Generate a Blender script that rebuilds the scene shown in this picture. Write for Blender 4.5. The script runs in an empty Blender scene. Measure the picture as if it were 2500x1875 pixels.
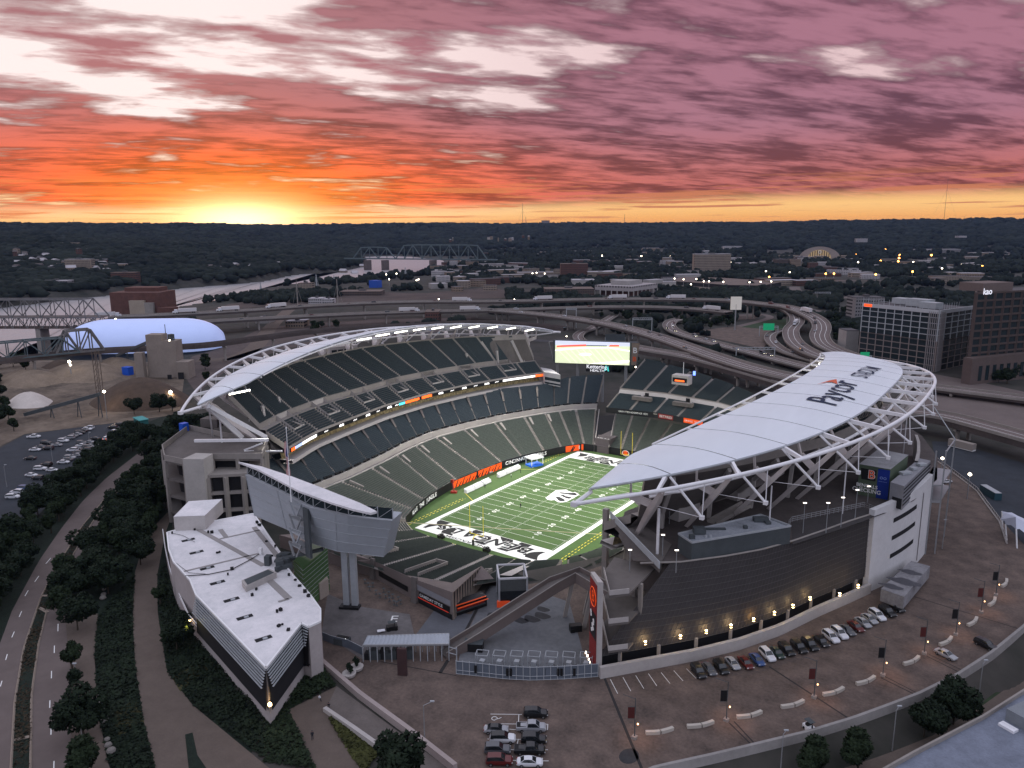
import bpy, math, random
import numpy as np
from mathutils import Vector, Matrix
random.seed(7); rng = np.random.default_rng(7)
SC = bpy.context.scene; COL = SC.collection
# ------------------------------------------------------------ camera (fitted to the pitch markings; the field is z = 0)
CAM = np.array([171.14, -195.55, 102.67]); YAW, PIT, ROL, FOC = -.6157, .2015, -.0069, 1844.17
_f = np.array([math.sin(YAW)*math.cos(PIT), math.cos(YAW)*math.cos(PIT), -math.sin(PIT)])
_r = np.array([math.cos(YAW), -math.sin(YAW), 0.]); _u = np.cross(_r, _f)
_c, _s = math.cos(ROL), math.sin(ROL)
CR, CU = _c*_r + _s*_u, -_s*_r + _c*_u; CF = _f
cd = bpy.data.cameras.new('camera'); cam = bpy.data.objects.new('camera', cd); COL.objects.link(cam)
cd.sensor_width = 36; cd.lens = FOC/2500*36; cd.clip_start = 1; cd.clip_end = 40000
cam.matrix_world = Matrix(((CR[0], CU[0], -CF[0], CAM[0]), (CR[1], CU[1], -CF[1], CAM[1]), (CR[2], CU[2], -CF[2], CAM[2]), (0, 0, 0, 1)))
SC.camera = cam
def at(u, v, z=10.0):
    """point of the place at height z that the photograph shows at (u, v)"""
    d = CF + CR*(u-1250)/FOC - CU*(v-937.5)/FOC
    return Vector(CAM + d*(z-CAM[2])/d[2])
def pts(lst, z=10.0): return [at(u, v, z) for u, v in lst]
# ------------------------------------------------------------ node maths
class X:
    def __init__(s, nt, k): s.nt, s.k = nt, k
    def _m(s, op, b=None, c=None):
        n = s.nt.nodes.new('ShaderNodeMath'); n.operation = op
        for i, q in enumerate((s, b, c)):
            if q is None: continue
            if isinstance(q, X): s.nt.links.new(q.k, n.inputs[i])
            else: n.inputs[i].default_value = q
        return X(s.nt, n.outputs[0])
    def __add__(s, b): return s._m('ADD', b)
    def __sub__(s, b): return s._m('SUBTRACT', b)
    def __mul__(s, b): return s._m('MULTIPLY', b)
    def __truediv__(s, b): return s._m('DIVIDE', b)
    def pw(s, b): return s._m('POWER', b)
    def mx(s, b): return s._m('MAXIMUM', b)
    def ab(s): return s._m('ABSOLUTE')
    def sst(s, a, b, lo=0., hi=1., smooth=True):
        n = s.nt.nodes.new('ShaderNodeMapRange'); n.interpolation_type = 'SMOOTHSTEP' if smooth else 'LINEAR'
        s.nt.links.new(s.k, n.inputs['Value'])
        for nm, q in (('From Min', a), ('From Max', b), ('To Min', lo), ('To Max', hi)): n.inputs[nm].default_value = q
        return X(s.nt, n.outputs['Result'])
def cmix(nt, f, a, b, mode='MIX'):
    n = nt.nodes.new('ShaderNodeMix'); n.data_type = 'RGBA'; n.blend_type = mode; n.clamp_factor = True
    for sk, q in ((n.inputs[0], f), (n.inputs[6], a), (n.inputs[7], b)):
        if isinstance(q, X): nt.links.new(q.k, sk)
        elif isinstance(q, (tuple, list)): sk.default_value = (*q[:3], 1)
        else: sk.default_value = q
    return X(nt, n.outputs[2])
def noise(nt, vec, scale, detail=4, rough=.55, dist=0.):
    n = nt.nodes.new('ShaderNodeTexNoise'); n.inputs['Scale'].default_value = scale
    n.inputs['Detail'].default_value = detail; n.inputs['Roughness'].default_value = rough; n.inputs['Distortion'].default_value = dist
    nt.links.new(vec.k if isinstance(vec, X) else vec, n.inputs['Vector']); return X(nt, n.outputs[0])
def comb(nt, *q):
    n = nt.nodes.new('ShaderNodeCombineXYZ')
    for i, a in enumerate(q):
        if isinstance(a, X): nt.links.new(a.k, n.inputs[i])
        else: n.inputs[i].default_value = a
    return X(nt, n.outputs[0])
# ------------------------------------------------------------ world: overcast sunset sky
SUN_AZ = YAW + math.atan((606-1250)/FOC)          # compass direction of the sun's glow (from +y)
W = bpy.data.worlds.new('World'); SC.world = W; W.use_nodes = True; nt = W.node_tree
bg = nt.nodes['Background']; bg.inputs['Strength'].default_value = 1.0
tc = nt.nodes.new('ShaderNodeTexCoord'); sp = nt.nodes.new('ShaderNodeSeparateXYZ'); nt.links.new(tc.outputs['Generated'], sp.inputs[0])
dx, dy, dz = (X(nt, sp.outputs[i]) for i in range(3))
sx, sy = math.sin(SUN_AZ), math.cos(SUN_AZ)
fwd = dx*sx + dy*sy                                # towards the sun
side = dx*sy - dy*sx                               # to the right of the sun
el = dz.mx(0.0)
cpx = side/(el+.115); cpy = fwd/(el+.115)
cv = comb(nt, cpx*.72, cpy*1.15, 0)
n0 = noise(nt, cv, .62, 4, .5, .3)
n1 = noise(nt, cv, 1.9, 8, .52, .25); n2 = noise(nt, comb(nt, cpx*.75, cpy*1.7, 3.7), 4.6, 7, .55, .3)
n3 = noise(nt, comb(nt, cpx*.6, cpy*2.0, 9.1), 12., 5, .55, .2)
cl = n0*.34 + n1*.44 + n2*.17 + n3*.05
near = side.ab().sst(0, .5)                        # 0 at the sun's azimuth .. 1 off to the side
front = fwd.sst(-.2, .35)
rightness = side.sst(-.05, .62)
lowgap = (el-side.sst(.1, .7)*.012).sst(.016, .036)                         # clear strip just above the horizon
upleft = (side.sst(.40, -.10))*el.sst(.135, .20)
cover = cl - upleft*.030 + rightness*.075 + el.sst(.19, .09)*.055 + .012
mask = cover.sst(.470, .512)*lowgap
streak = noise(nt, comb(nt, side*3.0, fwd*3.0, dz*120), 1.7, 6, .58, .25)
mask2 = streak.sst(.53, .60)*el.sst(.004, .020)*el.sst(.075, .04)*.92
# colours (linear)
sun2 = (side*.62).pw(2) + ((el-.008)*1.7).pw(2)
core = (sun2*-1.)._m('MULTIPLY', 520.)._m('EXPONENT')
halo = (sun2*-1.)._m('MULTIPLY', 150.)._m('EXPONENT')
wide = ((side.pw(2)*11. + (el-.050).pw(2)*190.)*-1.)._m('EXPONENT')
gap_lo = cmix(nt, near, (1.05, .60, .16), (.98, .40, .085)); gap_lo = cmix(nt, el.sst(.002, .030), gap_lo, cmix(nt, near, (1.15, .90, .55), (1.0, .58, .22)))
gap_hi = cmix(nt, rightness, (1.04, .88, .86), (.78, .56, .58))
gap = cmix(nt, el.sst(.045, .12), gap_lo, gap_hi)
cc_hi = cmix(nt, rightness, (.27, .105, .125), (.265, .108, .160))
cc_lo = cmix(nt, near, (.66, .105, .035), (.36, .095, .095))
cc = cmix(nt, el.sst(.04, .135), cc_lo, cc_hi)
cc = cmix(nt, wide*.9, cc, (.84, .095, .020))
sh = n1*.50 + n2*.35 + n3*.15
shade = sh.sst(.42, .58)
cc = cmix(nt, shade, cmix(nt, 1.0, cc, (.50, .46, .52), 'MULTIPLY'), cmix(nt, 1.0, cc, (1.5, 1.6, 1.5), 'MULTIPLY'))
edge = cover.sst(.545, .50)                          # thin, bright cloud edges
cc = cmix(nt, edge*.38, cc, gap)
sky = cmix(nt, mask, gap, cc)
sky = cmix(nt, mask2, sky, cmix(nt, near, (.95, .24, .05), (.60, .20, .10)))
sky = cmix(nt, halo*.80, sky, (1.3, .46, .035), 'MIX'); sky = cmix(nt, core, sky, (2.6, 1.9, 1.0), 'MIX')
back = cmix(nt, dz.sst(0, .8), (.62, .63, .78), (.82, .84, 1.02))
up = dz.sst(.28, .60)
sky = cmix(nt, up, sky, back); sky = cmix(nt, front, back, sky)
sky = cmix(nt, dz.sst(-.01, -.03), sky, (.03, .03, .035))
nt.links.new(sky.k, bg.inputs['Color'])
# a Nishita sky, sun on the horizon, adds the physical dusk part behind the clouds
nis = nt.nodes.new('ShaderNodeTexSky'); nis.sky_type = 'NISHITA'; nis.sun_disc = False
nis.sun_elevation = math.radians(1.2); nis.sun_rotation = SUN_AZ
bg2 = nt.nodes.new('ShaderNodeBackground'); bg2.inputs['Strength'].default_value = .008
nt.links.new(nis.outputs[0], bg2.inputs['Color']); ads = nt.nodes.new('ShaderNodeAddShader')
nt.links.new(bg.outputs[0], ads.inputs[0]); nt.links.new(bg2.outputs[0], ads.inputs[1])
nt.links.new(ads.outputs[0], nt.nodes['World Output'].inputs['Surface'])
# ------------------------------------------------------------ sun: a sliver at the horizon, through cloud
sd = bpy.data.lights.new('sun', 'SUN'); sd.energy = .18; sd.angle = math.radians(6); sd.color = (1, .5, .25)
so = bpy.data.objects.new('sun', sd); COL.objects.link(so)
so.rotation_euler = Vector((sx*math.cos(.035), sy*math.cos(.035), math.sin(.035))).to_track_quat('Z', 'Y').to_euler()
vs = SC.view_settings; vs.view_transform = 'Standard'; vs.look = 'None'; vs.exposure = 0; vs.gamma = 1; vs.use_curve_mapping = False
# ------------------------------------------------------------ mesh builder
class MB:
    def __init__(s): s.v = []; s.f = []; s.m = []; s.mi = 0
    def vv(s, P):
        n = len(s.v); s.v.extend((float(p[0]), float(p[1]), float(p[2])) for p in P); return n
    def face(s, *idx): s.f.append(idx); s.m.append(s.mi)
    def quad(s, a, b, c, d): n = s.vv((a, b, c, d)); s.face(n, n+1, n+2, n+3); return s
    def poly(s, P): n = s.vv(P); s.face(*range(n, n+len(P))); return s
    def grid(s, rows, close=False):
        """rows: list of equally long point lists"""
        m = len(rows[0]); n = s.vv([p for r in rows for p in r])
        for i in range(len(rows)-1):
            for j in range(m if close else m-1):
                k = (j+1) % m; s.face(n+i*m+j, n+i*m+k, n+(i+1)*m+k, n+(i+1)*m+j)
        return s
    def prism(s, P, z0, z1, bottom=False):
        """P: outline (counter-clockwise from above); z0/z1 numbers or lists"""
        k = len(P); zb = z0 if isinstance(z0, (list, tuple)) else [z0]*k; zt = z1 if isinstance(z1, (list, tuple)) else [z1]*k
        n = s.vv([(p[0], p[1], zb[i]) for i, p in enumerate(P)] + [(p[0], p[1], zt[i]) for i, p in enumerate(P)])
        for i in range(k): j = (i+1) % k; s.face(n+i, n+j, n+k+j, n+k+i)
        s.face(*range(n+k, n+2*k))
        if bottom: s.face(*reversed(range(n, n+k)))
        return s
    def box(s, c, size, rz=0., tz=None):
        """centre of the base, size, rotation about z; tz = (sx, sy) taper of the top"""
        ca, sa = math.cos(rz), math.sin(rz); hx, hy, h = size[0]/2, size[1]/2, size[2]; t = tz or (1, 1)
        P = []
        for z, kx, ky in ((0, 1, 1), (h, t[0], t[1])):
            for a, b in ((-1, -1), (1, -1), (1, 1), (-1, 1)):
                x, y = a*hx*kx, b*hy*ky; P.append((c[0]+ca*x-sa*y, c[1]+sa*x+ca*y, c[2]+z))
        n = s.vv(P)
        for q in ((0, 1, 5, 4), (1, 2, 6, 5), (2, 3, 7, 6), (3, 0, 4, 7), (4, 5, 6, 7), (3, 2, 1, 0)): s.face(*(n+i for i in q))
        return s
    def beam(s, a, b, w, h=None, w2=None, h2=None, up=(0, 0, 1)):
        """box beam from a to b; may taper"""
        a, b = Vector(a), Vector(b); h = w if h is None else h; w2 = w if w2 is None else w2; h2 = h if h2 is None else h2
        d = (b-a).normalized(); u = Vector(up)
        if abs(d.dot(u)) > .99: u = Vector((1, 0, 0))
        r = d.cross(u).normalized(); u = r.cross(d)
        P = [p + r*(i*ww/2) + u*(j*hh/2) for p, ww, hh in ((a, w, h), (b, w2, h2)) for i, j in ((-1, -1), (1, -1), (1, 1), (-1, 1))]
        n = s.vv(P)
        for q in ((0, 1, 5, 4), (1, 2, 6, 5), (2, 3, 7, 6), (3, 0, 4, 7), (4, 5, 6, 7), (3, 2, 1, 0)): s.face(*(n+i for i in q))
        return s
    def tube(s, P, r, n=6, r2=None, cap=True):
        P = [Vector(p) for p in P]; K = len(P); rows = []
        for i, p in enumerate(P):
            d = (P[min(i+1, K-1)]-P[max(i-1, 0)]).normalized(); u = Vector((0, 0, 1)) if abs(d.z) < .95 else Vector((1, 0, 0))
            a = d.cross(u).normalized(); b = a.cross(d); rr = r if r2 is None else r+(r2-r)*i/max(1, K-1)
            rows.append([p + a*(rr*math.cos(t*2*math.pi/n)) + b*(rr*math.sin(t*2*math.pi/n)) for t in range(n)])
        s.grid(rows, True)
        if cap: k = len(s.v)-n; s.face(*range(k, k+n)); k0 = len(s.v)-n*K; s.face(*reversed(range(k0, k0+n)))
        return s
    def lathe(s, c, prof, n=12, a0=0, a1=2*math.pi):
        full = abs(a1-a0-2*math.pi) < 1e-6
        rows = [[(c[0]+r*math.cos(a0+(a1-a0)*t/n), c[1]+r*math.sin(a0+(a1-a0)*t/n), c[2]+z) for t in range(n if full else n+1)] for r, z in prof]
        return s.grid(rows, full)
    def text(s, txt, o, r, u, size, al='CENTER', ext=0., shear=0., bold=0., sx=1.):
        o, r, u = Vector(o), Vector(r).normalized(), Vector(u).normalized(); nrm = r.cross(u)
        cu = bpy.data.curves.new('t', 'FONT'); cu.body = txt; cu.size = size; cu.align_x = al; cu.align_y = 'CENTER'
        cu.extrude = ext; cu.shear = shear; cu.offset = bold; cu.resolution_u = 3
        ob = bpy.data.objects.new('t', cu); me = bpy.data.meshes.new_from_object(ob)
        n = s.vv([o + r*(q.co.x*sx) + u*q.co.y + nrm*q.co.z for q in me.vertices])
        for f in me.polygons: s.face(*(n+i for i in f.vertices))
        bpy.data.objects.remove(ob); bpy.data.curves.remove(cu); bpy.data.meshes.remove(me)
        return s
ORG = {}
def kids(o): return list(o.children)
def tag(o, label=None, cat=None, group=None, kind=None):
    if label: o['label'] = label
    if cat: o['category'] = cat
    if group: o['group'] = group
    if kind: o['kind'] = kind
    return o
def thing(name, label, cat, loc=(0, 0, 0), group=None, rz=0.):
    o = bpy.data.objects.new(name, None); COL.objects.link(o); o.empty_display_size = .5
    o.location = loc; o.rotation_euler = (0, 0, rz); ORG[o.name] = Vector(loc); return tag(o, label, cat, group)
def obj(name, mb, mats, parent=None, label=None, cat=None, group=None, kind=None, smooth=False, origin=None):
    if not mb.v: return None
    me = bpy.data.meshes.new(name)
    if parent is not None: og = ORG[parent.name]
    elif origin is not None: og = Vector(origin)
    else:
        A = np.array(mb.v); og = Vector(((A[:, 0].min()+A[:, 0].max())/2, (A[:, 1].min()+A[:, 1].max())/2, A[:, 2].min()))
    A = np.array(mb.v, float) - np.array(og)
    me.from_pydata(A.tolist(), [], mb.f)
    for m in (mats if isinstance(mats, (list, tuple)) else [mats]): me.materials.append(m)
    if any(mb.m): me.polygons.foreach_set('material_index', mb.m)
    if smooth: me.polygons.foreach_set('use_smooth', [True]*len(me.polygons))
    me.update()
    o = bpy.data.objects.new(name, me); COL.objects.link(o)
    if parent is not None: o.parent = parent
    else: o.location = og
    ORG[o.name] = og
    return tag(o, label, cat, group, kind)
def copy_tree(o, parent=None):
    c = o.copy(); COL.objects.link(c)
    if parent is not None: c.parent = parent
    for ch in kids(o): copy_tree(ch, c)
    return c
_proto_used = set()
def place(proto, loc, rz=0., sc=1., label=None, group=None, tilt=None):
    """first call moves the prototype itself, later calls copy it"""
    if proto.name not in _proto_used: _proto_used.add(proto.name); o = proto
    else: o = copy_tree(proto)
    o.location = loc; o.rotation_euler = (tilt or 0, 0, rz); o.scale = (sc, sc, sc) if not isinstance(sc, tuple) else sc
    if label: o['label'] = label
    if group: o['group'] = group
    return o
# ------------------------------------------------------------ materials
def mat(name, col, rough=.85, var=.18, scale=.6, bump=0., metal=0., emis=None, es=1., spec=.3, world=False, col2=None, stretch=None, detail=5, transl=0.):
    m = bpy.data.materials.new(name); m.use_nodes = True; t = m.node_tree; b = t.nodes['Principled BSDF']
    b.inputs['Roughness'].default_value = rough; b.inputs['Metallic'].default_value = metal; b.inputs['Specular IOR Level'].default_value = spec
    if var or bump or col2:
        if world: src = t.nodes.new('ShaderNodeNewGeometry').outputs['Position']
        else: src = t.nodes.new('ShaderNodeTexCoord').outputs['Object']
        if stretch:
            mp = t.nodes.new('ShaderNodeMapping'); mp.inputs['Scale'].default_value = stretch; t.links.new(src, mp.inputs[0]); src = mp.outputs[0]
        a = noise(t, src, scale, detail, .6); a2 = noise(t, src, scale*7.3, 3, .6)
        f = (a*.65 + a2*.35).sst(.33, .67, smooth=False)
        lo = tuple(c*(1-var) for c in col); hi = tuple(min(1, c*(1+var)) for c in (col2 or col))
        t.links.new(cmix(t, f, lo, hi).k, b.inputs['Base Color'])
        if bump:
            bp = t.nodes.new('ShaderNodeBump'); bp.inputs['Strength'].default_value = bump; bp.inputs['Distance'].default_value = .3
            t.links.new(a2.k, bp.inputs['Height']); t.links.new(bp.outputs[0], b.inputs['Normal'])
    else: b.inputs['Base Color'].default_value = (*col, 1)
    if emis: b.inputs['Emission Color'].default_value = (*emis, 1); b.inputs['Emission Strength'].default_value = es
    if transl:
        tr = t.nodes.new('ShaderNodeBsdfTranslucent'); tr.inputs[0].default_value = (*[min(1, c*1.05) for c in col], 1)
        mx = t.nodes.new('ShaderNodeMixShader'); mx.inputs[0].default_value = transl
        t.links.new(b.outputs[0], mx.inputs[1]); t.links.new(tr.outputs[0], mx.inputs[2]); t.links.new(mx.outputs[0], t.nodes['Material Output'].inputs[0])
    return m
M = dict(
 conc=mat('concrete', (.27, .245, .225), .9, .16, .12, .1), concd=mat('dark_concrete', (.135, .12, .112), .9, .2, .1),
 concl=mat('pale_concrete', (.42, .39, .37), .85, .12, .15), white=mat('white_steel', (.74, .73, .74), .5, .07, .3),
 fabric=mat('roof_fabric', (.86, .89, .94), .6, .05, .12, transl=.25, stretch=(1, .15, 1)), roofw=mat('white_roof_membrane', (.66, .66, .67), .8, .13, .14, col2=(.72, .69, .70)),
 seat=mat('green_seats_lit_tone', (.095, .112, .098), .55, .2, 1.2), seatd=mat('dark_seats', (.024, .037, .043), .6, .2, 1.2),  # lower-stand seats coloured paler to stand in for floodlight on them
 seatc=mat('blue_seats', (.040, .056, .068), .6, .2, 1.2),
 asph=mat('asphalt', (.060, .058, .062), .9, .25, .35, world=True), asphb=mat('new_asphalt', (.030, .036, .045), .9, .22, .25, world=True),
 plaza=mat('plaza_paving', (.096, .074, .064), .9, .34, .22, world=True, col2=(.122, .090, .075)),
 path=mat('path_concrete', (.115, .09, .075), .9, .15, .3, world=True),
 road=mat('road_concrete', (.135, .108, .10), .9, .16, .06, world=True), deck=mat('deck_concrete', (.145, .114, .106), .9, .16, .05, world=True),
 deckd=mat('deck_side', (.11, .09, .085), .9, .25, .1, world=True),
 grass=mat('lawn', (.030, .045, .022), .95, .4, .3, world=True), hedge=mat('shrub_bed', (.010, .018, .012), .95, .4, .8, world=True, bump=.4),
 dirt=mat('bare_earth', (.08, .06, .046), .95, .35, .06, world=True, col2=(.15, .118, .09)), sandw=mat('pale_sand', (.52, .47, .43), .95, .12, .15),
 sand=mat('tan_aggregate', (.20, .155, .115), .95, .3, .12, .5), gravel=mat('dark_gravel', (.075, .052, .038), .95, .3, .25, .5),
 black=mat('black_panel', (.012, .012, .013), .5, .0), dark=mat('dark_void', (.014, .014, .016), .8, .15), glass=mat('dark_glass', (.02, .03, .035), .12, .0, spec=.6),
 grey=mat('grey_metal', (.20, .22, .24), .6, .12, .4), greyd=mat('charcoal_metal', (.065, .075, .08), .7, .15, .4), steel=mat('steel', (.33, .34, .35), .45, .1, .5, metal=.4),
 galv=mat('galvanised', (.36, .38, .40), .5, .12, .6), bridge=mat('blue_green_steel', (.095, .125, .135), .7, .25, .3), bridgeg=mat('grey_truss_steel', (.15, .145, .145), .7, .25, .3),
 brick=mat('red_brick', (.115, .055, .045), .9, .25, .2), brickd=mat('brown_brick', (.10, .075, .065), .9, .2, .2), tan=mat('tan_cladding', (.36, .30, .24), .9, .12, .1),
 orange=mat('orange_vinyl', (.80, .09, .012), .5, .0), orangel=mat('orange_board', (.9, .1, .01), .5, 0, emis=(1, .1, .01), es=.25), yellow=mat('yellow_paint', (.75, .62, .03), .5, 0, emis=(.8, .65, .05), es=.12),
 wline=mat('white_line', (.78, .78, .76), .8, 0), tblack=mat('black_turf', (.022, .022, .022), .9, 0), wpaint=mat('white_paint', (.8, .8, .8), .5, 0),
 redp=mat('red_banner', (.23, .022, .02), .6, .1, 1), blue=mat('blue_tarp', (.01, .09, .55), .5, 0), tarp=mat('white_tarp', (.75, .75, .78), .7, .05),
 trunk=mat('bark', (.05, .04, .03), .9, .3, 2), rock=mat('boulder', (.2, .185, .17), .9, .2, 1),
)
# ------------------------------------------------------------ terrain: one sheet with the river valley, the hills and the bowl's hole
FARBANK = pts([(-900, 850), (-300, 785), (0, 752), (120, 738), (260, 722), (390, 709), (520, 698), (640, 688), (716, 671), (831, 664), (880, 655), (887, 648), (889, 626.5)], 4.0)
FARTOP = pts([(930, 625), (1000, 627.5), (1085, 637), (1092, 648)], 4.0)
NEARBANK = pts([(1022, 663), (1020, 671), (947, 671), (849, 678), (820, 687), (701, 692), (600, 709), (540, 728), (492, 736), (400, 752), (300, 772), (200, 800), (120, 850), (60, 900), (-300, 940), (-1200, 1000)], 4.0)
RIVER = [(p.x, p.y) for p in FARBANK+FARTOP+NEARBANK]
FOOT = [(p.x, p.y) for p in pts([(-900, 842), (-300, 777), (0, 744), (120, 730), (390, 702), (640, 682), (760, 667), (880, 645), (930, 622), (1100, 612), (1300, 608), (1500, 607), (1800, 610), (2100, 612), (2500, 612), (3400, 614)], 10.)]
FOOT = np.array(FOOT); RV = np.array(RIVER)
def seg_dist(P, L, close=False):
    best = np.full(len(P), 1e9)
    n = len(L)
    for i in range(n if close else n-1):
        a, b = L[i], L[(i+1) % n]; d = b-a; t = np.clip(((P-a)@d)/max(1e-9, d@d), 0, 1)
        best = np.minimum(best, np.linalg.norm(P-(a+t[:, None]*d), axis=1))
    return best
def inside(P, L):
    c = np.zeros(len(P), bool); n = len(L)
    for i in range(n):
        a, b = L[i], L[(i+1) % n]
        k = ((a[1] > P[:, 1]) != (b[1] > P[:, 1]))
        with np.errstate(divide='ignore', invalid='ignore'): xx = (b[0]-a[0])*(P[:, 1]-a[1])/(b[1]-a[1]+1e-12)+a[0]
        c ^= k & (P[:, 0] < xx)
    return c
FOOTPOLY = np.vstack([FOOT, FOOT[-1]+(FOOT[-1]-CAM[:2])*30, CAM[:2]+np.array([-.6, 1.])*60000, FOOT[0]+(FOOT[0]-CAM[:2])*40])
def vnoise(P, s, seed=0):
    """smooth value noise"""
    q = P/s; i = np.floor(q).astype(int); f = q-i; f = f*f*(3-2*f)
    def h(a, b): 
        n = (a*374761393 + b*668265263 + seed*974711) & 0x7fffffff; n = ((n ^ (n >> 13))*1274126177) & 0x7fffffff; return ((n ^ (n >> 16)) & 0xffff)/65535.
    x0, y0 = i[:, 0], i[:, 1]
    return (h(x0, y0)*(1-f[:, 0])+h(x0+1, y0)*f[:, 0])*(1-f[:, 1]) + (h(x0, y0+1)*(1-f[:, 0])+h(x0+1, y0+1)*f[:, 0])*f[:, 1]
EWPX = [(1480, 1935), (1600, 1884), (1740, 1853), (1860, 1824), (1975, 1796), (2083, 1763), (2170, 1731), (2245, 1702), (2337, 1656), (2420, 1602), (2499, 1537), (2600, 1430)]
EWALL = np.array([tuple(at(u, v, 10))[:2] for u, v in EWPX])
ELOW = np.vstack([EWALL, [[900, 100], [900, -900], [60, -900]]])
def height(P):
    P = np.asarray(P, float); rin = inside(P, RV); dr = seg_dist(P, RV, True); dr = np.where(rin, -dr, dr)
    fi = inside(P, FOOTPOLY); df = np.where(fi, seg_dist(P, FOOT), 0)
    dc = np.linalg.norm(P-CAM[:2], axis=1)
    z = np.full(len(P), 10.)
    t = np.clip((dr+5)/16, 0, 1); z = np.where(fi, 10., 4.2+5.8*np.clip(dr/170, 0, 1))*t + (-2)*(1-t)
    ei = inside(P, ELOW); z -= np.where(ei, 3.2*np.clip(seg_dist(P, EWALL)/5, 0, 1), 0)
    azr = np.arctan2(P[:, 0]-CAM[0], P[:, 1]-CAM[1]) - YAW
    rise = np.clip(df/(1300+500*vnoise(P, 900, 3)), 0, 1)**.8
    top = 95 + 26*vnoise(P, 700, 5)+10*vnoise(P, 230, 8)
    z = z + (top-8)*rise*t
    z += np.where(fi, (6*vnoise(P, 120, 11)-3)*np.clip(df/200, 0, 1)*t, 0)
    far = np.clip((dc-5200)/2500, 0, 1); z = z*(1-far) + far*(np.minimum(z, 104)+8*vnoise(P, 1500, 2))
    return z
HC = np.array([24.4, 42.])
HOLE = [(-41, 45), (-40, 72), (-34, 96), (-20, 124), (0, 140), (24, 142), (50, 138), (75, 118), (87, 90), (91, 45), (84, 5), (70, -22), (58, -40), (54, -50), (36, -52), (16, -50), (-6, -36), (-24, -18), (-36, 8)]
def ring_at(poly, c, n):
    """radius of a star-shaped outline at n angles"""
    A = np.array(poly)-c; out = []
    for k in range(n):
        th = 2*math.pi*k/n; d = np.array([math.cos(th), math.sin(th)]); best = 1e9
        for i in range(len(A)):
            a, b = A[i], A[(i+1) % len(A)]; e = b-a; den = d[0]*e[1]-d[1]*e[0]
            if abs(den) < 1e-9: continue
            t = (a[0]*e[1]-a[1]*e[0])/den; s_ = (a[0]*d[1]-a[1]*d[0])/den
            if t > 0 and -1e-6 <= s_ <= 1+1e-6: best = min(best, t)
        out.append(best)
    return np.array(out)
NA = 540; r0 = ring_at(HOLE, HC, NA); th = np.arange(NA)*2*math.pi/NA; rows = []
NR = 270
for i in range(NR):
    q = i/(NR-1); rr = r0*(1-q)**4 + 0; R = r0 + (math.exp(q*math.log(19000/20.))*20-20)
    P = HC + np.stack([R*np.cos(th), R*np.sin(th)], 1); z = height(P)
    rows.append([(P[k, 0], P[k, 1], z[k]) for k in range(NA)])
mb = MB(); mb.grid(rows, True)
gm = mat('ground_cover', (.026, .034, .024), .95, .45, .02, world=True, col2=(.045, .040, .036), detail=8)
tg = obj('terrain', mb, gm, kind='structure', smooth=True, origin=(24.4, 42, 10))
mb = MB(); wa = mat('river_water', (.30, .29, .30), .35, .0, spec=.9)
t_ = wa.node_tree; bn = t_.nodes['Principled BSDF']; g_ = t_.nodes.new('ShaderNodeNewGeometry').outputs['Position']
wn = noise(t_, g_, .05, 5, .6); bp = t_.nodes.new('ShaderNodeBump'); bp.inputs['Strength'].default_value = .7; bp.inputs['Distance'].default_value = 3.
t_.links.new(wn.k, bp.inputs['Height']); t_.links.new(bp.outputs[0], bn.inputs['Normal'])
rb = np.array(RIVER); mb.poly([(x, y, 4.0) for x, y in [tuple(p) for p in (FOOT[0]+[-400, 0],)]] + []) if False else None
# water sheet: triangulated between the banks, pushed a little under both shores
nb = [Vector((p.x, p.y, 4.0)) for p in reversed(NEARBANK)]; fb = [Vector((p.x, p.y, 4.0)) for p in FARBANK+FARTOP]
def resample(P, n):
    P = [Vector(p) for p in P]; L = [0]
    for a, b in zip(P, P[1:]): L.append(L[-1]+(b-a).length)
    out = []
    for k in range(n):
        s_ = L[-1]*k/(n-1); i = 0
        while i < len(L)-2 and L[i+1] < s_: i += 1
        q = (s_-L[i])/max(1e-9, L[i+1]-L[i]); out.append(P[i].lerp(P[i+1], max(0., min(1., q))))
    return out
fb2 = [p + Vector((-40, 40, 0)) for p in resample(fb, 60)]; nb2 = [p + Vector((90, -90, 0)) for p in resample(nb, 60)]
mb.grid([nb2, fb2]); obj('river', mb, wa, kind='structure')
def sheet(name, P, z, m, parent=None, kind='structure'):
    mb = MB(); mb.poly([(p[0], p[1], z) for p in P]); 
    return obj(name, mb, m, kind=kind)
def strip(A, B, z): 
    mb = MB(); mb.grid([[(p[0], p[1], z) for p in A], [(p[0], p[1], z) for p in B]]); return mb
# big paved sheets round the stadium (each a few cm above the last)
def px(l): return [tuple(at(u, v, 10)[:2]) for u, v in l]
PLAZA = px([(650, 1560), (700, 1440), (720, 1380), (800, 1330)]) + [(-10, -56), (14, -54), (56, -54), (72, -34), (92, 20), (100, 60), (90, 120), (140, 150), (157, 114), (167, 82), (176, 61), (205, 40)] + [tuple(p) for p in EWALL[::-1]] + px([(1420, 1960), (1150, 1960), (1112, 1880), (768, 1606), (690, 1600)])
sheet('plaza', PLAZA, 10.04, M['plaza'])
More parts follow.
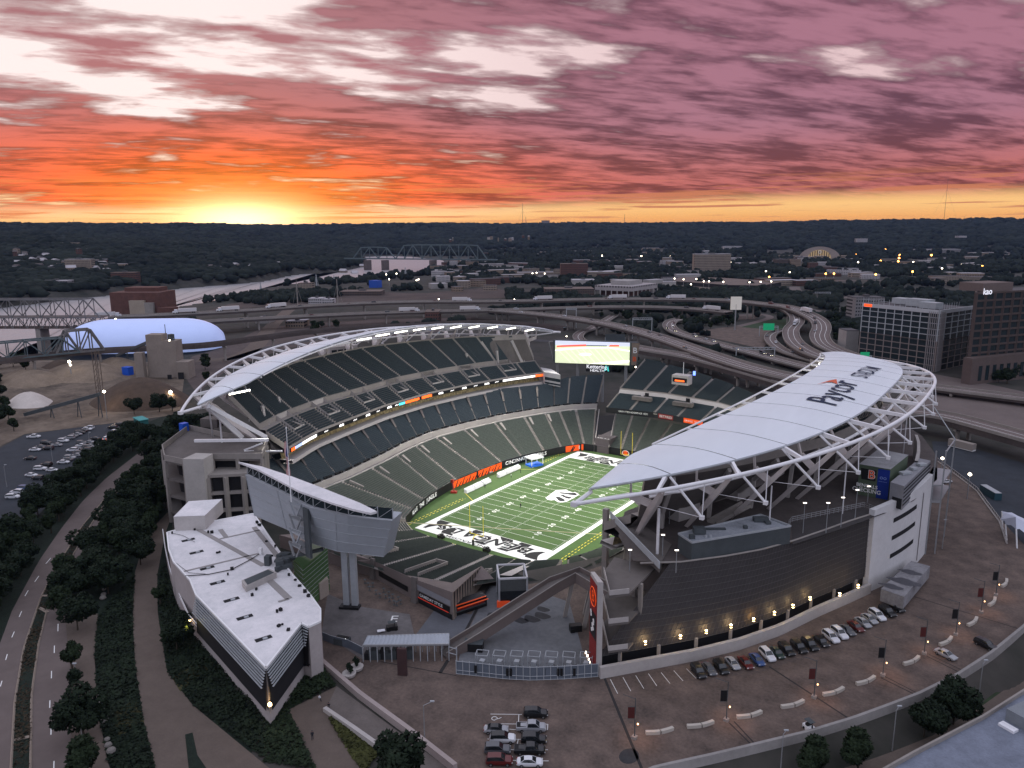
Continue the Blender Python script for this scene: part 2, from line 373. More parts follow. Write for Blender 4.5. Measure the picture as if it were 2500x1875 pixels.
# ------------------------------------------------------------ the field
BOWLF = [(-6, -11), (-2, -15), (3, -17.5), (10, -18.6), (18, -19), (31, -19), (43, -18.5), (52, -15), (57, -11), (61, -4), (64, 5), (66, 17), (66.6, 45), (65.5, 65), (62, 85), (57, 98), (51, 104), (40, 106.5), (28, 107), (12, 107), (5, 106), (-1, 105), (-5, 99), (-8, 91), (-13, 76), (-16, 62), (-17, 45), (-17, 27), (-14.5, 12), (-11, 0)]
def smooth_closed(P, k=3):
    P = [Vector((p[0], p[1], 0)) for p in P]; n = len(P); out = []
    for i in range(n):
        a, b, c, d = P[i-1], P[i], P[(i+1) % n], P[(i+2) % n]
        for j in range(k):
            t = j/k; out.append(.5*((2*b)+(c-a)*t+(2*a-5*b+4*c-d)*t*t+(3*b-a-3*c+d)*t**3))
    return out
BF = smooth_closed(BOWLF)
tm = mat('turf', (.060, .112, .032), .9, .16, .25, world=True)
t_ = tm.node_tree; b_ = t_.nodes['Principled BSDF']; sp_ = t_.nodes.new('ShaderNodeSeparateXYZ'); t_.links.new(t_.nodes.new('ShaderNodeNewGeometry').outputs['Position'], sp_.inputs[0])
yy = X(t_, sp_.outputs[1]); band = (yy*(math.pi/9.144))._m('SINE').sst(-.15, .15)
old = b_.inputs['Base Color'].links[0].from_socket
t_.links.new(cmix(t_, band*.35, X(t_, old), (.072, .132, .038)).k, b_.inputs['Base Color'])
sheet('playing_field', BF, 0., tm)
root = thing('field_markings', 'white yard lines, borders and lettering painted on the green football field', 'field marking', (24.4, 45.7, 0))
ln = MB()
def rect(mb, x0, y0, x1, y1, z): mb.quad((x0, y0, z), (x1, y0, z), (x1, y1, z), (x0, y1, z))
WD, LN, E0 = 48.77, 91.44, 9.144
zb = .02
for a in ((-1.83, -E0-1.83, 0, LN+E0+1.83), (WD, -E0-1.83, WD+1.83, LN+E0+1.83), (0, -E0-1.83, WD, -E0), (0, LN+E0, WD, LN+E0+1.83)): rect(ln, *a, zb)
obj('border', ln, M['wline'], root)
ln = MB()
for k in range(0, 21): rect(ln, 0.1, k*4.572-.07, WD-.1, k*4.572+.07, .024)
for k in range(1, 100):
    if k % 5 == 0: continue
    y = k*.9144
    for x in (.35, WD-.95, 21.3, WD-21.9): rect(ln, x, y-.06, x+.6, y+.06, .024)
obj('yard_line', ln, M['wline'], root)
nm = MB()
for k, s_ in enumerate(('1 0', '2 0', '3 0', '4 0', '5 0', '4 0', '3 0', '2 0', '1 0')):
    y = (k+1)*9.144
    nm.text(s_, (11.9, y, .03), (0, -1, 0), (1, 0, 0), 2.5, bold=.07)
    nm.text(s_, (WD-11.9, y, .03), (0, 1, 0), (-1, 0, 0), 2.5, bold=.07)
    if k != 4:
        d = -1 if k < 4 else 1
        for x in (11.6, WD-11.6): yt = y+d*3.2; nm.poly([(x-.35, yt, .03), (x+.35, yt, .03), (x, yt+d*.9, .03)])
obj('yard_number', nm, M['wline'], root)
def endzone(y0, flip):
    w = MB(); rect(w, 0.02, y0+.02, WD-.02, y0+E0-.02, .03); obj('end_zone_panel', w, M['wline'], root)
    st = MB(); r2 = random.Random(4 if flip else 9); x = .2
    def T(x, t):  # t across the depth
        return (x if flip else WD-x, (y0+.15+(E0-.3)*t) if not flip else (y0+E0-.15-(E0-.3)*t), .034)
    xs = [0.3, 6.6, 10.6, 15.6, 22.8, 29.2, 35.6, 41.6, 45.6]
    for i, x in enumerate(xs):
        wd = 4.2+1.2*r2.random(); top = i % 2 == 0; ln_ = .62+.3*r2.random(); K = 9; A, B = [], []
        for j in range(K):
            t = j/(K-1)*ln_; wob = math.sin(t*3.4+i)*1.7; ww = wd*(1-.75*(j/(K-1))**1.8)
            tt = t if top else 1-t; A.append(T(min(WD-.2, max(.2, x+wob)), tt)); B.append(T(min(WD-.2, max(.2, x+wob+ww)), tt))
        st.grid([A, B])
    obj('tiger_stripe', st, M['tblack'], root)
    r_, u_ = ((1, 0, 0), (0, 1, 0)) if flip else ((-1, 0, 0), (0, -1, 0))
    c = (WD/2, y0+E0/2, 0)
    for off, z, m_, nm_ in ((.42, .045, 'wline', 'letter_outline'), (.20, .055, 'tblack', 'letter')):
        tx = MB(); 
        for i, ch in enumerate('BENGALS'):
            o_ = Vector(c)+Vector(r_)*((i-3)*5.7)+Vector((0, 0, z)); tx.text(ch, o_, r_, u_, 6.6, bold=off, shear=.25, sx=1.12)
        obj(nm_, tx, M[m_], root)
endzone(-E0, False); endzone(LN, True)
tx = MB(); tx.text('END RACISM', (WD*.43, -E0-.9, .04), (-1, 0, 0), (0, -1, 0), 1.7, bold=.03, sx=1.9); obj('end_line_lettering', tx, M['tblack'], root)
c2 = lambda L: [at(1300+a/6.506, 1080+b/6.506, 0) for a, b in L]
OB = [(205, 880), (235, 862), (330, 790), (380, 757), (540, 752), (555, 768), (640, 797), (672, 788), (745, 828), (700, 858), (540, 945), (470, 955), (400, 948), (350, 915), (300, 922), (240, 912)]
lg = MB(); lg.poly([(p.x, p.y, .03) for p in c2(OB)]); obj('midfield_emblem', lg, M['wline'], root)
sb = MB()
for L in ([(325, 822), (450, 793), (560, 805), (668, 800), (712, 822), (690, 845), (600, 835), (520, 822), (430, 812)], [(430, 833), (498, 836), (525, 855), (570, 862), (615, 872), (630, 888), (580, 898), (540, 890), (470, 858)], [(360, 862), (430, 868), (480, 892), (520, 915), (505, 935), (450, 938), (412, 925), (388, 895)]):
    sb.poly([(p.x, p.y, .04) for p in c2(L)])
obj('emblem_stripe', sb, M['tblack'], root)
# bench-area boundary lines in yellow
yl = MB()
def dash(a, b, w=.12, dl=1.2, gap=.9):
    a, b = Vector(a), Vector(b); d = (b-a); L = d.length; d.normalize(); n_ = Vector((-d.y, d.x, 0))*w; s_ = 0
    while s_ < L:
        p, q = a+d*s_, a+d*min(L, s_+dl); yl.quad(p-n_, q-n_, q+n_, p+n_); s_ += dl+gap
for off in (3.6, 4.8):
    z = .02
    dash((-1.83-off, -12, z), (-1.83-off, 22, z)); dash((-1.83-off, 69, z), (-1.83-off, 102, z)); dash((WD+1.83+off, -8, z), (WD+1.83+off, 102, z)); dash((0, -E0-1.83-off*.8, z), (WD, -E0-1.83-off*.8, z))
dash((-1.8, 22, .02), (-9.5, 27, .02), .12, 99); dash((-1.8, 69, .02), (-9.5, 64, .02), .12, 99)
obj('yellow_boundary', yl, M['yellow'], root)
# goal posts
def goal(y, lab, s):
    g = thing('goal_post', lab, 'goal post', (WD/2, y+s*2.0, 0), 'goal posts')
    b = MB(); b.tube([(WD/2, y+s*2, 0), (WD/2, y+s*2, 2.2), (WD/2, y+s*1.5, 2.9), (WD/2, y, 3.05)], .14, 8); obj('stem', b, M['yellow'], g)
    b = MB(); b.tube([(WD/2, y+s*2, 0.02), (WD/2, y+s*2, 1.9)], .38, 8); obj('pad', b, M['black'], g)
    b = MB(); b.tube([(WD/2-2.82, y, 3.05), (WD/2+2.82, y, 3.05)], .10, 6); obj('crossbar', b, M['yellow'], g)
    for q in (-1, 1): b = MB(); b.tube([(WD/2+q*2.82, y, 3.05), (WD/2+q*2.82, y, 13.7)], .09, 6); obj('upright', b, M['yellow'], g)
goal(-E0, 'yellow goal post standing over the upside-down end-zone lettering at the near end of the field', -1)
goal(LN+E0, 'yellow goal post at the far end of the field in front of the scoreboard stand', 1)
# ------------------------------------------------------------ the stadium
ST = thing('stadium', 'huge open football stadium with green seats and two white crescent roofs round the lit field', 'stadium', (24.4, 45.7, 0))
def rs3(P, n): return resample([Vector(p) for p in P], n)
def mir(P): return [Vector((48.77-p[0], p[1], p[2])) for p in P]
def cum(P):
    L = [0]
    for a, b in zip(P, P[1:]): L.append(L[-1]+(Vector(b)-Vector(a)).length)
    return [l/L[-1] for l in L]
def curve_at(P, C, t):
    i = 0
    while i < len(C)-2 and C[i+1] < t: i += 1
    q = (t-C[i])/max(1e-9, C[i+1]-C[i]); return Vector(P[i]).lerp(Vector(P[i+1]), max(0., min(1., q)))
def tier(name, F, B, n, nsec, smat, parent=ST, cmat=None, paired=True, aisle=1.3, skip=(), rail=True, ends=True, seat_h=.75, K=60, first_gap=0):
    """stepped stand between a front curve F and a back curve B (3-D polylines)"""
    if paired: CFr = [i/(len(F)-1) for i in range(len(F))]; CBk = CFr
    else: CFr, CBk = cum(F), cum(B)
    def pt(t, q): return curve_at(F, CFr, t).lerp(curve_at(B, CBk, t), q)
    mb = MB(); T = [k/K for k in range(K+1)]
    zf = lambda t: curve_at(F, CFr, t).z; zb = lambda t: curve_at(B, CBk, t).z
    rows = []
    for i in range(n):
        for q in (i/n, (i+1)/n):
            rows.append([(pt(t, q).x, pt(t, q).y, zf(t)+(zb(t)-zf(t))*(i+1)/n) for t in T])
    rows.insert(0, [(pt(t, 0).x, pt(t, 0).y, zf(t)) for t in T])
    mb.grid(rows)
    if ends:      # closing side walls
        for t in (0., 1.):
            a = [pt(t, q/8) for q in range(9)]
            mb.grid([[(p.x, p.y, p.z+.9) for p in a], [(p.x, p.y, p.z-1.4) for p in a]])
    st = obj(name, mb, cmat or M['conc'], parent)
    L = sum((pt(a, .5)-pt(b, .5)).length for a, b in zip(T, T[1:]))
    for s_ in range(nsec):
        if s_ in skip: continue
        t0, t1 = s_/nsec, (s_+1)/nsec; am = MB(); sub = max(2, int(K/nsec))
        for i in range(first_gap, n):
            ll = (pt(t0, i/n)-pt(t1, i/n)).length; g = aisle/2/ll*(t1-t0)
            ts = [t0+g+(t1-t0-2*g)*k/sub for k in range(sub+1)]
            def P_(t, q, h): p = pt(t, q); return (p.x, p.y, zf(t)+(zb(t)-zf(t))*(i+1)/n+h)
            qa, qb, qc = (i+.60)/n, (i+.84)/n, (i+.93)/n
            am.grid([[P_(t, qa, .30) for t in ts], [P_(t, qa+.01/n, .44) for t in ts], [P_(t, qb, .42) for t in ts], [P_(t, qc, seat_h+.1) for t in ts], [P_(t, qc+.02/n, .1) for t in ts]])
        obj('seat_block', am, smat, st)
    return st, pt
def wall_along(name, P, h, th, m, parent=ST, z=None, closed=False):
    """a wall of thickness th standing on the polyline P"""
    P = [Vector(p) for p in P]; K = len(P); N = []
    for i, p in enumerate(P):
        d = (P[(i+1) % K if closed else min(i+1, K-1)]-P[i-1 if (closed or i) else 0]); d.z = 0; d.normalize(); N.append(Vector((-d.y, d.x, 0)))
    a = [p-n_*th/2 for p, n_ in zip(P, N)]; b = [p+n_*th/2 for p, n_ in zip(P, N)]; U = Vector((0, 0, h)); mb = MB()
    mb.grid([a, [p+U for p in a], [p+U for p in b], b], False) if not closed else mb.grid([a+[a[0]], [p+U for p in a+[a[0]]], [p+U for p in b+[b[0]]], b+[b[0]]])
    if not closed:
        for i in (0, -1): mb.quad(a[i], b[i], b[i]+U, a[i]+U)
    return obj(name, mb, m, parent)
LBF = [(-4, -13), (-6, -11), (-11, 0), (-14.5, 12), (-17, 27), (-17, 45), (-16, 62), (-13, 76), (-8, 91), (-4.5, 99), (-1, 105), (4.6, 106)]
LBB = [(-22, -44), (-28, -30), (-29, -14), (-33, 9), (-37, 26), (-39, 43), (-36.5, 63), (-32, 84), (-25, 103), (-21, 112), (-16, 121), (-7, 129)]
LB = [(*a, *b) for a, b in zip(LBF, LBB)]
LN_ = [(12.4, 107, 2, 133), (20, 107, 13, 135), (28, 107, 25, 136), (40, 106.5, 44, 134), (51, 104, 59, 125), (57, 98, 70, 115), (62, 85, 79, 100), (65.5, 65, 85, 74), (66.6, 45, 87.5, 45), (66, 17, 84, 18), (64, 5, 80, -2), (61.5, -3, 76, -18), (59, -8, 72, -30)]
LS = [(58, -9.5, 69, -36), (52, -15, 61, -44), (47, -17, 60, -52), (43, -18.5, 56, -60), (31, -19, 41, -62), (18, -19, 25, -63), (10, -18.6, 10, -62), (3, -17.5, -3, -58), (-3, -14, -21, -45)]
fb_ = lambda L, zf_, zb_: ([Vector((a, b, zf_)) for a, b, c, d in L], [Vector((c, d, zb_)) for a, b, c, d in L])
F, B = fb_(LB, 2.5, 13.5); lowW, ptW = tier('lower_stand', F, B, 26, 13, M['seat'])
F, B = fb_(LN_, 2.5, 13.5); B[-1].z, B[-2].z, B[-3].z, B[-4].z = 8.8, 10, 11.8, 13; lowN, ptN = tier('lower_stand', F, B, 26, 15, M['seat'])
F, B = fb_(LS, 2.5, 13.5); B[0].z, B[1].z, B[2].z = 8.8, 11, 12.8; lowS, ptS = tier('lower_stand', F, B, 38, 7, M['seat'])
# vomitory parapets low in the west bowl and the long walls in the south bowl
for k in range(1, 11):
    t = k/13; mb = MB(); a, b = ptW(t+.012, .97), ptW(t+.012, .72); c, d = ptW(t+.028, .97), ptW(t+.028, .72)
    b = a.lerp(b, .85); mb.beam(a+Vector((0, 0, .4)), b+Vector((0, 0, .5)), 1.3, 1.2, .8, .7); obj('vomitory_wall', mb, M['conc'], lowW)
for t0 in (.30, .47, .63, .80):
    mb = MB(); a, b, c = ptS(t0, .55), ptS(t0, .95), ptS(t0+.035, .95); d = ptS(t0+.035, .55)
    for p, q in ((a, b), (d, c), (a, d)): mb.beam(p+Vector((0, 0, .8)), q+Vector((0, 0, .8)), .3, 1.5)
    obj('vomitory_wall', mb, M['conc'], lowS)
# wall round the field with its boards
ring = [Vector((a, b, 0)) for a, b, *_ in LB] ; ringN = [Vector((a, b, 0)) for a, b, *_ in LN_]; ringS = [Vector((a, b, 0)) for a, b, *_ in LS]
fw = wall_along('field_wall', rs3(ring, 50), 3.3, .3, M['black']); wall_along('field_wall', rs3(ringN, 60), 3.3, .3, M['black']); wall_along('field_wall', rs3(ringS, 40), 2.7, .3, M['concl'])
def on_wall(mb, P, C, t0, t1, z0, z1, off=.22, k=8):
    A = [curve_at(P, C, t0+(t1-t0)*i/k) for i in range(k+1)]; 
    d0 = (A[1]-A[0]); n_ = Vector((d0.y, -d0.x, 0)).normalized()*off
    mb.grid([[p+n_+Vector((0, 0, z0)) for p in A], [p+n_+Vector((0, 0, z1)) for p in A]])
Cw = cum(ring)
def wtext(mb, s, t0, t1, zc, size, C=Cw, P=ring, off=.26, **k):
    n = len(s)
    for i, ch in enumerate(s):
        if ch == ' ': continue
        t = t0+(t1-t0)*(i+.5)/n; a, b = curve_at(P, C, t-.004), curve_at(P, C, t+.004); d = (b-a).normalized(); n_ = Vector((d.y, -d.x, 0))
        mb.text(ch, (a+b)/2+n_*off+Vector((0, 0, zc)), d, (0, 0, 1), size, **k)
tx = MB(); wtext(tx, 'RULE THE JUNGLE', .075, .245, 1.75, 2.2, sx=1.1, bold=.04); wtext(tx, 'CINCINNATI BENGALS', .61, .80, 1.75, 2.2, sx=1.1, bold=.04); obj('wall_lettering', tx, mat('lit_white', (.8, .8, .8), .5, 0, emis=(1, 1, 1), es=.25), fw)
ob = MB()
for t in (.34, .47): on_wall(ob, ring, Cw, t, t+.12, .15, 3.0)
on_wall(ob, ring, Cw, .885, .985, .15, 3.0); obj('orange_board', ob, M['orangel'], fw)
sb = MB()
for t in [.35+.0165*i for i in range(14)]+[.905, .91]:
    a, b = curve_at(ring, Cw, t), curve_at(ring, Cw, t+.008); d = (b-a).normalized(); n_ = Vector((d.y, -d.x, 0))*.25; h = 2.6*(.6+.4*((int(t*1000) % 3)/2))
    sb.quad(a+n_+Vector((0, 0, .2)), a+n_+d*.9+Vector((0, 0, .2)), a+n_+d*2.3+Vector((0, 0, .2+h)), a+n_+d*1.7+Vector((0, 0, .2+h)))
obj('board_stripe', sb, M['black'], fw)
eb = MB(); wtext(eb, 'B', .93, .96, 1.6, 2.2, bold=.06); obj('board_emblem', eb, M['wline'], fw)
Cn = cum(ringN); eb = MB(); a = curve_at(ringN, Cn, .055); n_ = Vector((0, -1, 0))
eb.poly([a+n_*.3+Vector((1.9*math.cos(q*.4), 0, 1.7+1.4*math.sin(q*.4))) for q in range(16)]); obj('board_emblem', eb, M['wline'], fw)
eb = MB(); eb.poly([a+n_*.36+Vector((1.45*math.cos(q*.4), 0, 1.75+1.1*math.sin(q*.4))) for q in range(16)]); obj('board_emblem', eb, M['orangel'], fw)
eb = MB()
for q in (-1, 1):
    for h in (.9, 1.5, 2.1): c_ = a+n_*.4; eb.poly([c_+Vector((q*1.4, 0, h)), c_+Vector((q*.4, 0, h+.25)), c_+Vector((q*1.3, 0, h+.35))])
obj('board_emblem', eb, M['black'], fw)
# rim rail of the south bowl, ceremonial ramp, players' tunnel
mb = MB(); mb.tube([p+Vector((0, 0, 2.75)) for p in rs3(ringS, 40)+rs3(ringN, 40)[-8:]], .12, 5); obj('rim_rail', mb, mat('cream_rail', (.55, .5, .32), .6, 0), fw)
mb = MB(); mb.quad(*[Vector(p) for p in ((51.2, -15.5, 3.0), (59.6, -44.5, 12.2), (62.6, -43, 12.2), (52.8, -14.6, 3.0))]); obj('aisle_strip', mb, M['concl'], lowS)
tn = MB(); tn.box((8.6, 121, 0), (7.4, 30, 3.4)); tn.box((8.6, 116, 3.4), (7.4, 19, 3.2)); tn.quad((5.1, 106.3, 3.4), (12.2, 107.3, 3.4), (12.2, 109.5, 7.6), (5.1, 109.5, 7.6)); tun = obj('tunnel_canopy', tn, mat('tunnel_panel', (.10, .085, .09), .8, .1), ST)
tn = MB(); tn.quad((5.2, 105.8, .05), (12.2, 106.9, .05), (12.2, 106.9, 3.2), (5.2, 105.8, 3.2)); obj('tunnel_mouth', tn, M['black'], tun)
tn = MB(); tn.text('GEICO', (8.7, 107.6, 6.0), (1, .02, 0), (0, .35, .9), 1.9, bold=.05, sx=1.3); obj('tunnel_lettering', tn, M['wline'], tun)
for q in (5.0, 12.5): tn = MB(); tn.beam((q, 106.4, 3.6), (q+(-13 if q < 8 else -11), 134, 12.8), .35, 1.0); obj('tunnel_side_wall', tn, M['concl'], tun)
# ---- club tier (west): from the concourse wall to the slab under the upper deck
off = lambda L, d, z: [Vector((c+(c-24.4)/math.hypot(c-24.4, e-45.7)*d, e+(e-45.7)/math.hypot(c-24.4, e-45.7)*d, z)) for a, b, c, e in L]
clubF = off(LB[:-2], 2.6, 16.2)
clubB = [at(*p, 24.0) for p in ((598, 1132), (655, 1118), (707, 1104), (761, 1080), (851, 1042), (942, 1011.5), (1032, 986), (1122.5, 966), (1213, 953.6), (1290, 946), (1352, 939))]
clubW, ptC = tier('club_stand', rs3(clubF, 24), rs3(clubB, 24), 22, 18, M['seatc'], aisle=.5)
clubF2 = [clubF[-1], *off(LB[-2:-1], 2.6, 16.2), *off(LB[-1:], 2.6, 16.2)]; 
clubB2 = [clubB[-1]+Vector((0, 0, .2)), at(1380, 925, 27), at(1430, 920, 27.5), at(1474, 919, 27.5)]
tier('club_stand', rs3(clubF2, 8), rs3(clubB2, 8), 26, 3, M['seatc'], aisle=.9)
# hoods over the club's stairs, concourse wall with its rail of chairs
hd = MB()
for k in range(1, 18):
    t = k/18; a, b = ptC(t, .80), ptC(t, .48); d = (b-a); s_ = Vector((-d.y, d.x, 0)).normalized()*.6
    hd.v.extend([]); n0 = hd.vv([a-s_+Vector((0, 0, 1.6)), a+s_+Vector((0, 0, 1.6)), b+s_*.6+Vector((0, 0, .9)), b-s_*.6+Vector((0, 0, .9)), a-s_, a+s_, b+s_*.6, b-s_*.6])
    for q in ((0, 1, 2, 3), (0, 3, 7, 4), (1, 5, 6, 2), (3, 2, 6, 7), (0, 4, 5, 1)): hd.face(*(n0+i for i in q))
obj('stair_hood', hd, M['concd'], clubW, kind='stuff')
cw = off(LB, 0.3, 13.3); wall_along('concourse_wall', rs3(cw, 50), 1.4, .5, M['concl']); cw2 = off(LB, 2.5, 13.3); wall_along('concourse_wall', rs3(cw2, 50), 3.3, .5, M['concl'])
mb = MB(); mb.grid([rs3(off(LB, .5, 13.6), 50), rs3(off(LB, 2.4, 13.6), 50)]); obj('concourse_floor', mb, M['conc'], ST)
chairs = MB()
for i, p in enumerate(rs3(off(LB, 3.0, 16.7), 240)):
    if i % 7 < 5: chairs.box(p, (.7, .5, .7), i)
obj('bar_chair', chairs, M['black'], clubW, kind='stuff')
# ---- upper decks
def upper(mirror):
    Mx = mir if mirror else (lambda P: [Vector(p) for p in P])
    rib = [(706.6, 1096), (768, 1059), (855, 1025), (941.7, 992.5), (1043, 963.5), (1140.6, 942), (1238, 924.5), (1327, 912)]
    UF = Mx(rs3([at(*p, 29) for p in rib], 24))
    mid = [(634, 1042), (688.5, 1013), (782.5, 978), (884, 951), (974, 925), (1064.6, 907), (1173, 889.5), (1303, 875)]
    UM = Mx(rs3([at(*p, 36) for p in mid], 24)); UM0 = [a.lerp(b, .80) for a, b in zip(UF, UM)]
    for p in UM0: p.z = 34.0
    T_ = [(-53, -46), (-61, -34), (-70, -18), (-80, 5), (-84.5, 28), (-86, 50), (-79.5, 76), (-70, 98), (-54, 116), (-46, 124)]
    UT = Mx(rs3([Vector((x, y, 48.4)) for x, y in T_], 24))
    g = 'upper_stand'
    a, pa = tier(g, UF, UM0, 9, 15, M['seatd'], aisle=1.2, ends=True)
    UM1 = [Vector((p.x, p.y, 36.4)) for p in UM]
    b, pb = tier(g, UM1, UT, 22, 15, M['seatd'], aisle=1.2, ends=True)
    w = MB(); w.grid([UM0, [p+Vector((0, 0, 1.0)) for p in UM0], [Vector((p.x, p.y, 35.0)) for p in UM], UM1]); obj('cross_aisle', w, M['conc'], b)
    for k in range(1, 15, 2):          # vomitory boxes cut in the lower rows
        t0, t1 = (k+.08)/15, (k+.72)/15; w = MB(); P0 = [pa(t0, .45), pa(t1, .45)]; P1 = [pb(t0, .0), pb(t1, .0)]
        z0, z1 = P0[0].z, 37.0
        lo = [Vector((p.x, p.y, z0-.2)) for p in P0+P1[::-1]]; n0 = w.vv(lo+[Vector((p.x, p.y, z0+1.5)) for p in P0]+[Vector((p.x, p.y, z1)) for p in P1[::-1]])
        w.face(n0, n0+1, n0+5, n0+4); w.face(n0+1, n0+2, n0+6, n0+5); w.face(n0+3, n0, n0+4, n0+7); w.face(n0+2, n0+3, n0+7, n0+6)
        fl = [Vector((p.x, p.y, z0+.9)) for p in P0+P1[::-1]]; w.poly(fl)
        v = obj('vomitory', w, M['concl'], b); w = MB(); c0, c1 = P1[0].lerp(P1[1], .3), P1[0].lerp(P1[1], .52); e = (pa(t0, 0)-P1[0]).normalized()*.15; e.z = 0
        w.quad(*[Vector((p.x, p.y, z))+e for p, z in ((c0, z0+.95), (c1, z0+.95), (c1, z0+3.4), (c0, z0+3.4))]); obj('doorway', w, M['black'], v)
        w = MB(); q0, q1 = P1[0].lerp(P1[1], .62), P0[0].lerp(P0[1], .8); w.beam((q0.x, q0.y, z0+3.6), (q1.x, q1.y, z0+1.0), .9, .5); obj('stair_flight', w, M['conc'], v)
    # fascia, ribbon, recessed suites, slab edge
    C = cum(UF); out = []
    for i, p in enumerate(UF):
        d = (UM[i]-p); d.z = 0; out.append(d.normalized())
    low = lambda z, o: [Vector((p.x, p.y, z))+n_*o for p, n_ in zip(UF, out)]
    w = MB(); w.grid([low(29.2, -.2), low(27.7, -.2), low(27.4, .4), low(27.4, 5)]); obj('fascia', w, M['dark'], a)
    w = MB(); w.grid([low(29.95, 0), low(29.1, -.25)]); obj('front_parapet', w, M['conc'], a)
    sm = mat('suite_painted_glow', (.05, .045, .03), .3, .6, .9, col2=(.30, .24, .12)); w = MB(); w.grid([low(27.4, 4), low(24.6, 3.2)]); obj('suite_front', w, sm, a)  # yellow blotches in the colour stand in for lit suites
    w = MB(); w.grid([low(24.8, 4.5), low(24.8, -.8), low(23.7, -1.2), low(23.5, 3)]); obj('slab_edge', w, M['concl'], a)
    # underside and back wall
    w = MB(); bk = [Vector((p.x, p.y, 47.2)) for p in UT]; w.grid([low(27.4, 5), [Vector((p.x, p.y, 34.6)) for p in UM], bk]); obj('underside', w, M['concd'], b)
    w = MB(); w.grid([[Vector((p.x, p.y, 47.2)) for p in UT], [Vector((p.x, p.y, 49.9)) for p in UT]]); obj('rear_parapet', w, M['conc'], b)
    # raking beams and columns behind, down to the concourse
    for k in range(12):
        t = .04+.92*k/11; top = curve_at(UT, cum(UT), t); fr = curve_at(UM, cum(UM), t); d = (top-fr); d.z = 0; d.normalize()
        w = MB(); w.beam((top.x, top.y, 46.8), (fr.x, fr.y, 34.0), .9, 1.5); ft = Vector((top.x, top.y, 31))-d*9; w.beam(ft, (top.x-d.x*8, top.y-d.y*8, 42), .9, .9)
        obj('raking_beam', w, M['concl'], b)
    return UF, UM, UT, C, out, a
UFw, UMw, UTw, CW_, outw, upW = upper(False)
UFe, UMe, UTe, CE_, oute, upE = upper(True)
# LED ribbon on the west deck
led = MB(); rows_ = [[], []]
NR_ = 60
for k in range(NR_+1):
    t = k/NR_; p = curve_at(UFw, CW_, t); n_ = Vector((1, 0, 0)); rows_[0].append(Vector((p.x+.34, p.y, 29.0))); rows_[1].append(Vector((p.x+.34, p.y, 27.75)))
led.grid(rows_); obj('led_ribbon', led, M['black'], upW)
def rib_seg(t0, t1, z0, z1, m, nm='led_picture'):
    mb = MB(); k = 6; A = [curve_at(UFw, CW_, t0+(t1-t0)*i/k)+Vector((.42, 0, 0)) for i in range(k+1)]
    mb.grid([[Vector((p.x, p.y, z1)) for p in A], [Vector((p.x, p.y, z0)) for p in A]]); return obj(nm, mb, m, upW)
lw = mat('led_white', (1, 1, 1), .5, 0, emis=(1, .97, .93), es=1.6); lo = mat('led_orange', (1, .2, .02), .5, 0, emis=(1, .11, .02), es=1.7); lc = mat('led_cyan', (.1, .7, .8), .5, 0, emis=(.1, .65, .8), es=1.3); lbl = mat('led_pale_blue', (.5, .6, .9), .5, 0, emis=(.45, .55, .95), es=1.)
rib_seg(.005, .022, 27.8, 28.95, lo); rib_seg(.022, .055, 27.85, 28.9, lbl); rib_seg(.055, .12, 27.85, 28.9, lw)
rib_seg(.445, .468, 27.85, 28.9, lc); rib_seg(.470, .525, 27.85, 28.95, lo); rib_seg(.535, .575, 27.8, 29.0, lo); rib_seg(.845, .965, 27.9, 28.9, lw); rib_seg(.965, .995, 27.8, 29.0, lo)
gl = MB()
for i, t in enumerate((.15, .205, .26, .31, .355, .40, .43, .60, .645, .69, .735, .775, .815)):
    big = i % 2 == 1
    for j in range(5 if big else 4):
        p = curve_at(UFw, CW_, t+(j*.0035)); p2 = curve_at(UFw, CW_, t+(j*.0035)+(.0026 if big else .002)); h = .42 if big else .22; zc = 28.4+(.1 if j % 2 else -.06)
        gl.quad(*[Vector((q.x+.44, q.y, z)) for q, z in ((p, zc-h), (p2, zc-h), (p2, zc+h), (p, zc+h))])
obj('led_lettering', gl, lw, upW)
# north end of the west suites (white box with a dark window band)
e = MB(); P0 = [Vector((p[0], p[1], 0)) for p in [at(1306, 918, 22)[:2], at(1374, 935, 22)[:2], at(1379, 893, 27)[:2], at(1322, 893, 27)[:2]]]
e = MB(); q0, q1 = at(1330, 938, 24.2), at(1368, 945, 24.2); dd = Vector((-.75, .66, 0))*16; P_ = [q0, q1, q1+dd, q0+dd]; e.prism([(p.x, p.y) for p in P_], 24.2, 30.6); bx = obj('suite_end_block', e, mat('pale_cladding', (.42, .41, .42), .8, .08), ST)
for z0, z1 in ((26.6, 28.2), (24.8, 25.6)):
    e = MB(); n_ = (q1-q0).cross(Vector((0, 0, 1))).normalized()*.06; n_ = n_ if n_.dot(q0-q0-dd) > 0 else -n_
    e.quad(*[Vector((p.x, p.y, z))+n_ for p, z in ((q0, z0), (q1, z0), (q1, z1), (q0, z1))]); obj('window_band', e, M['glass'], bx)
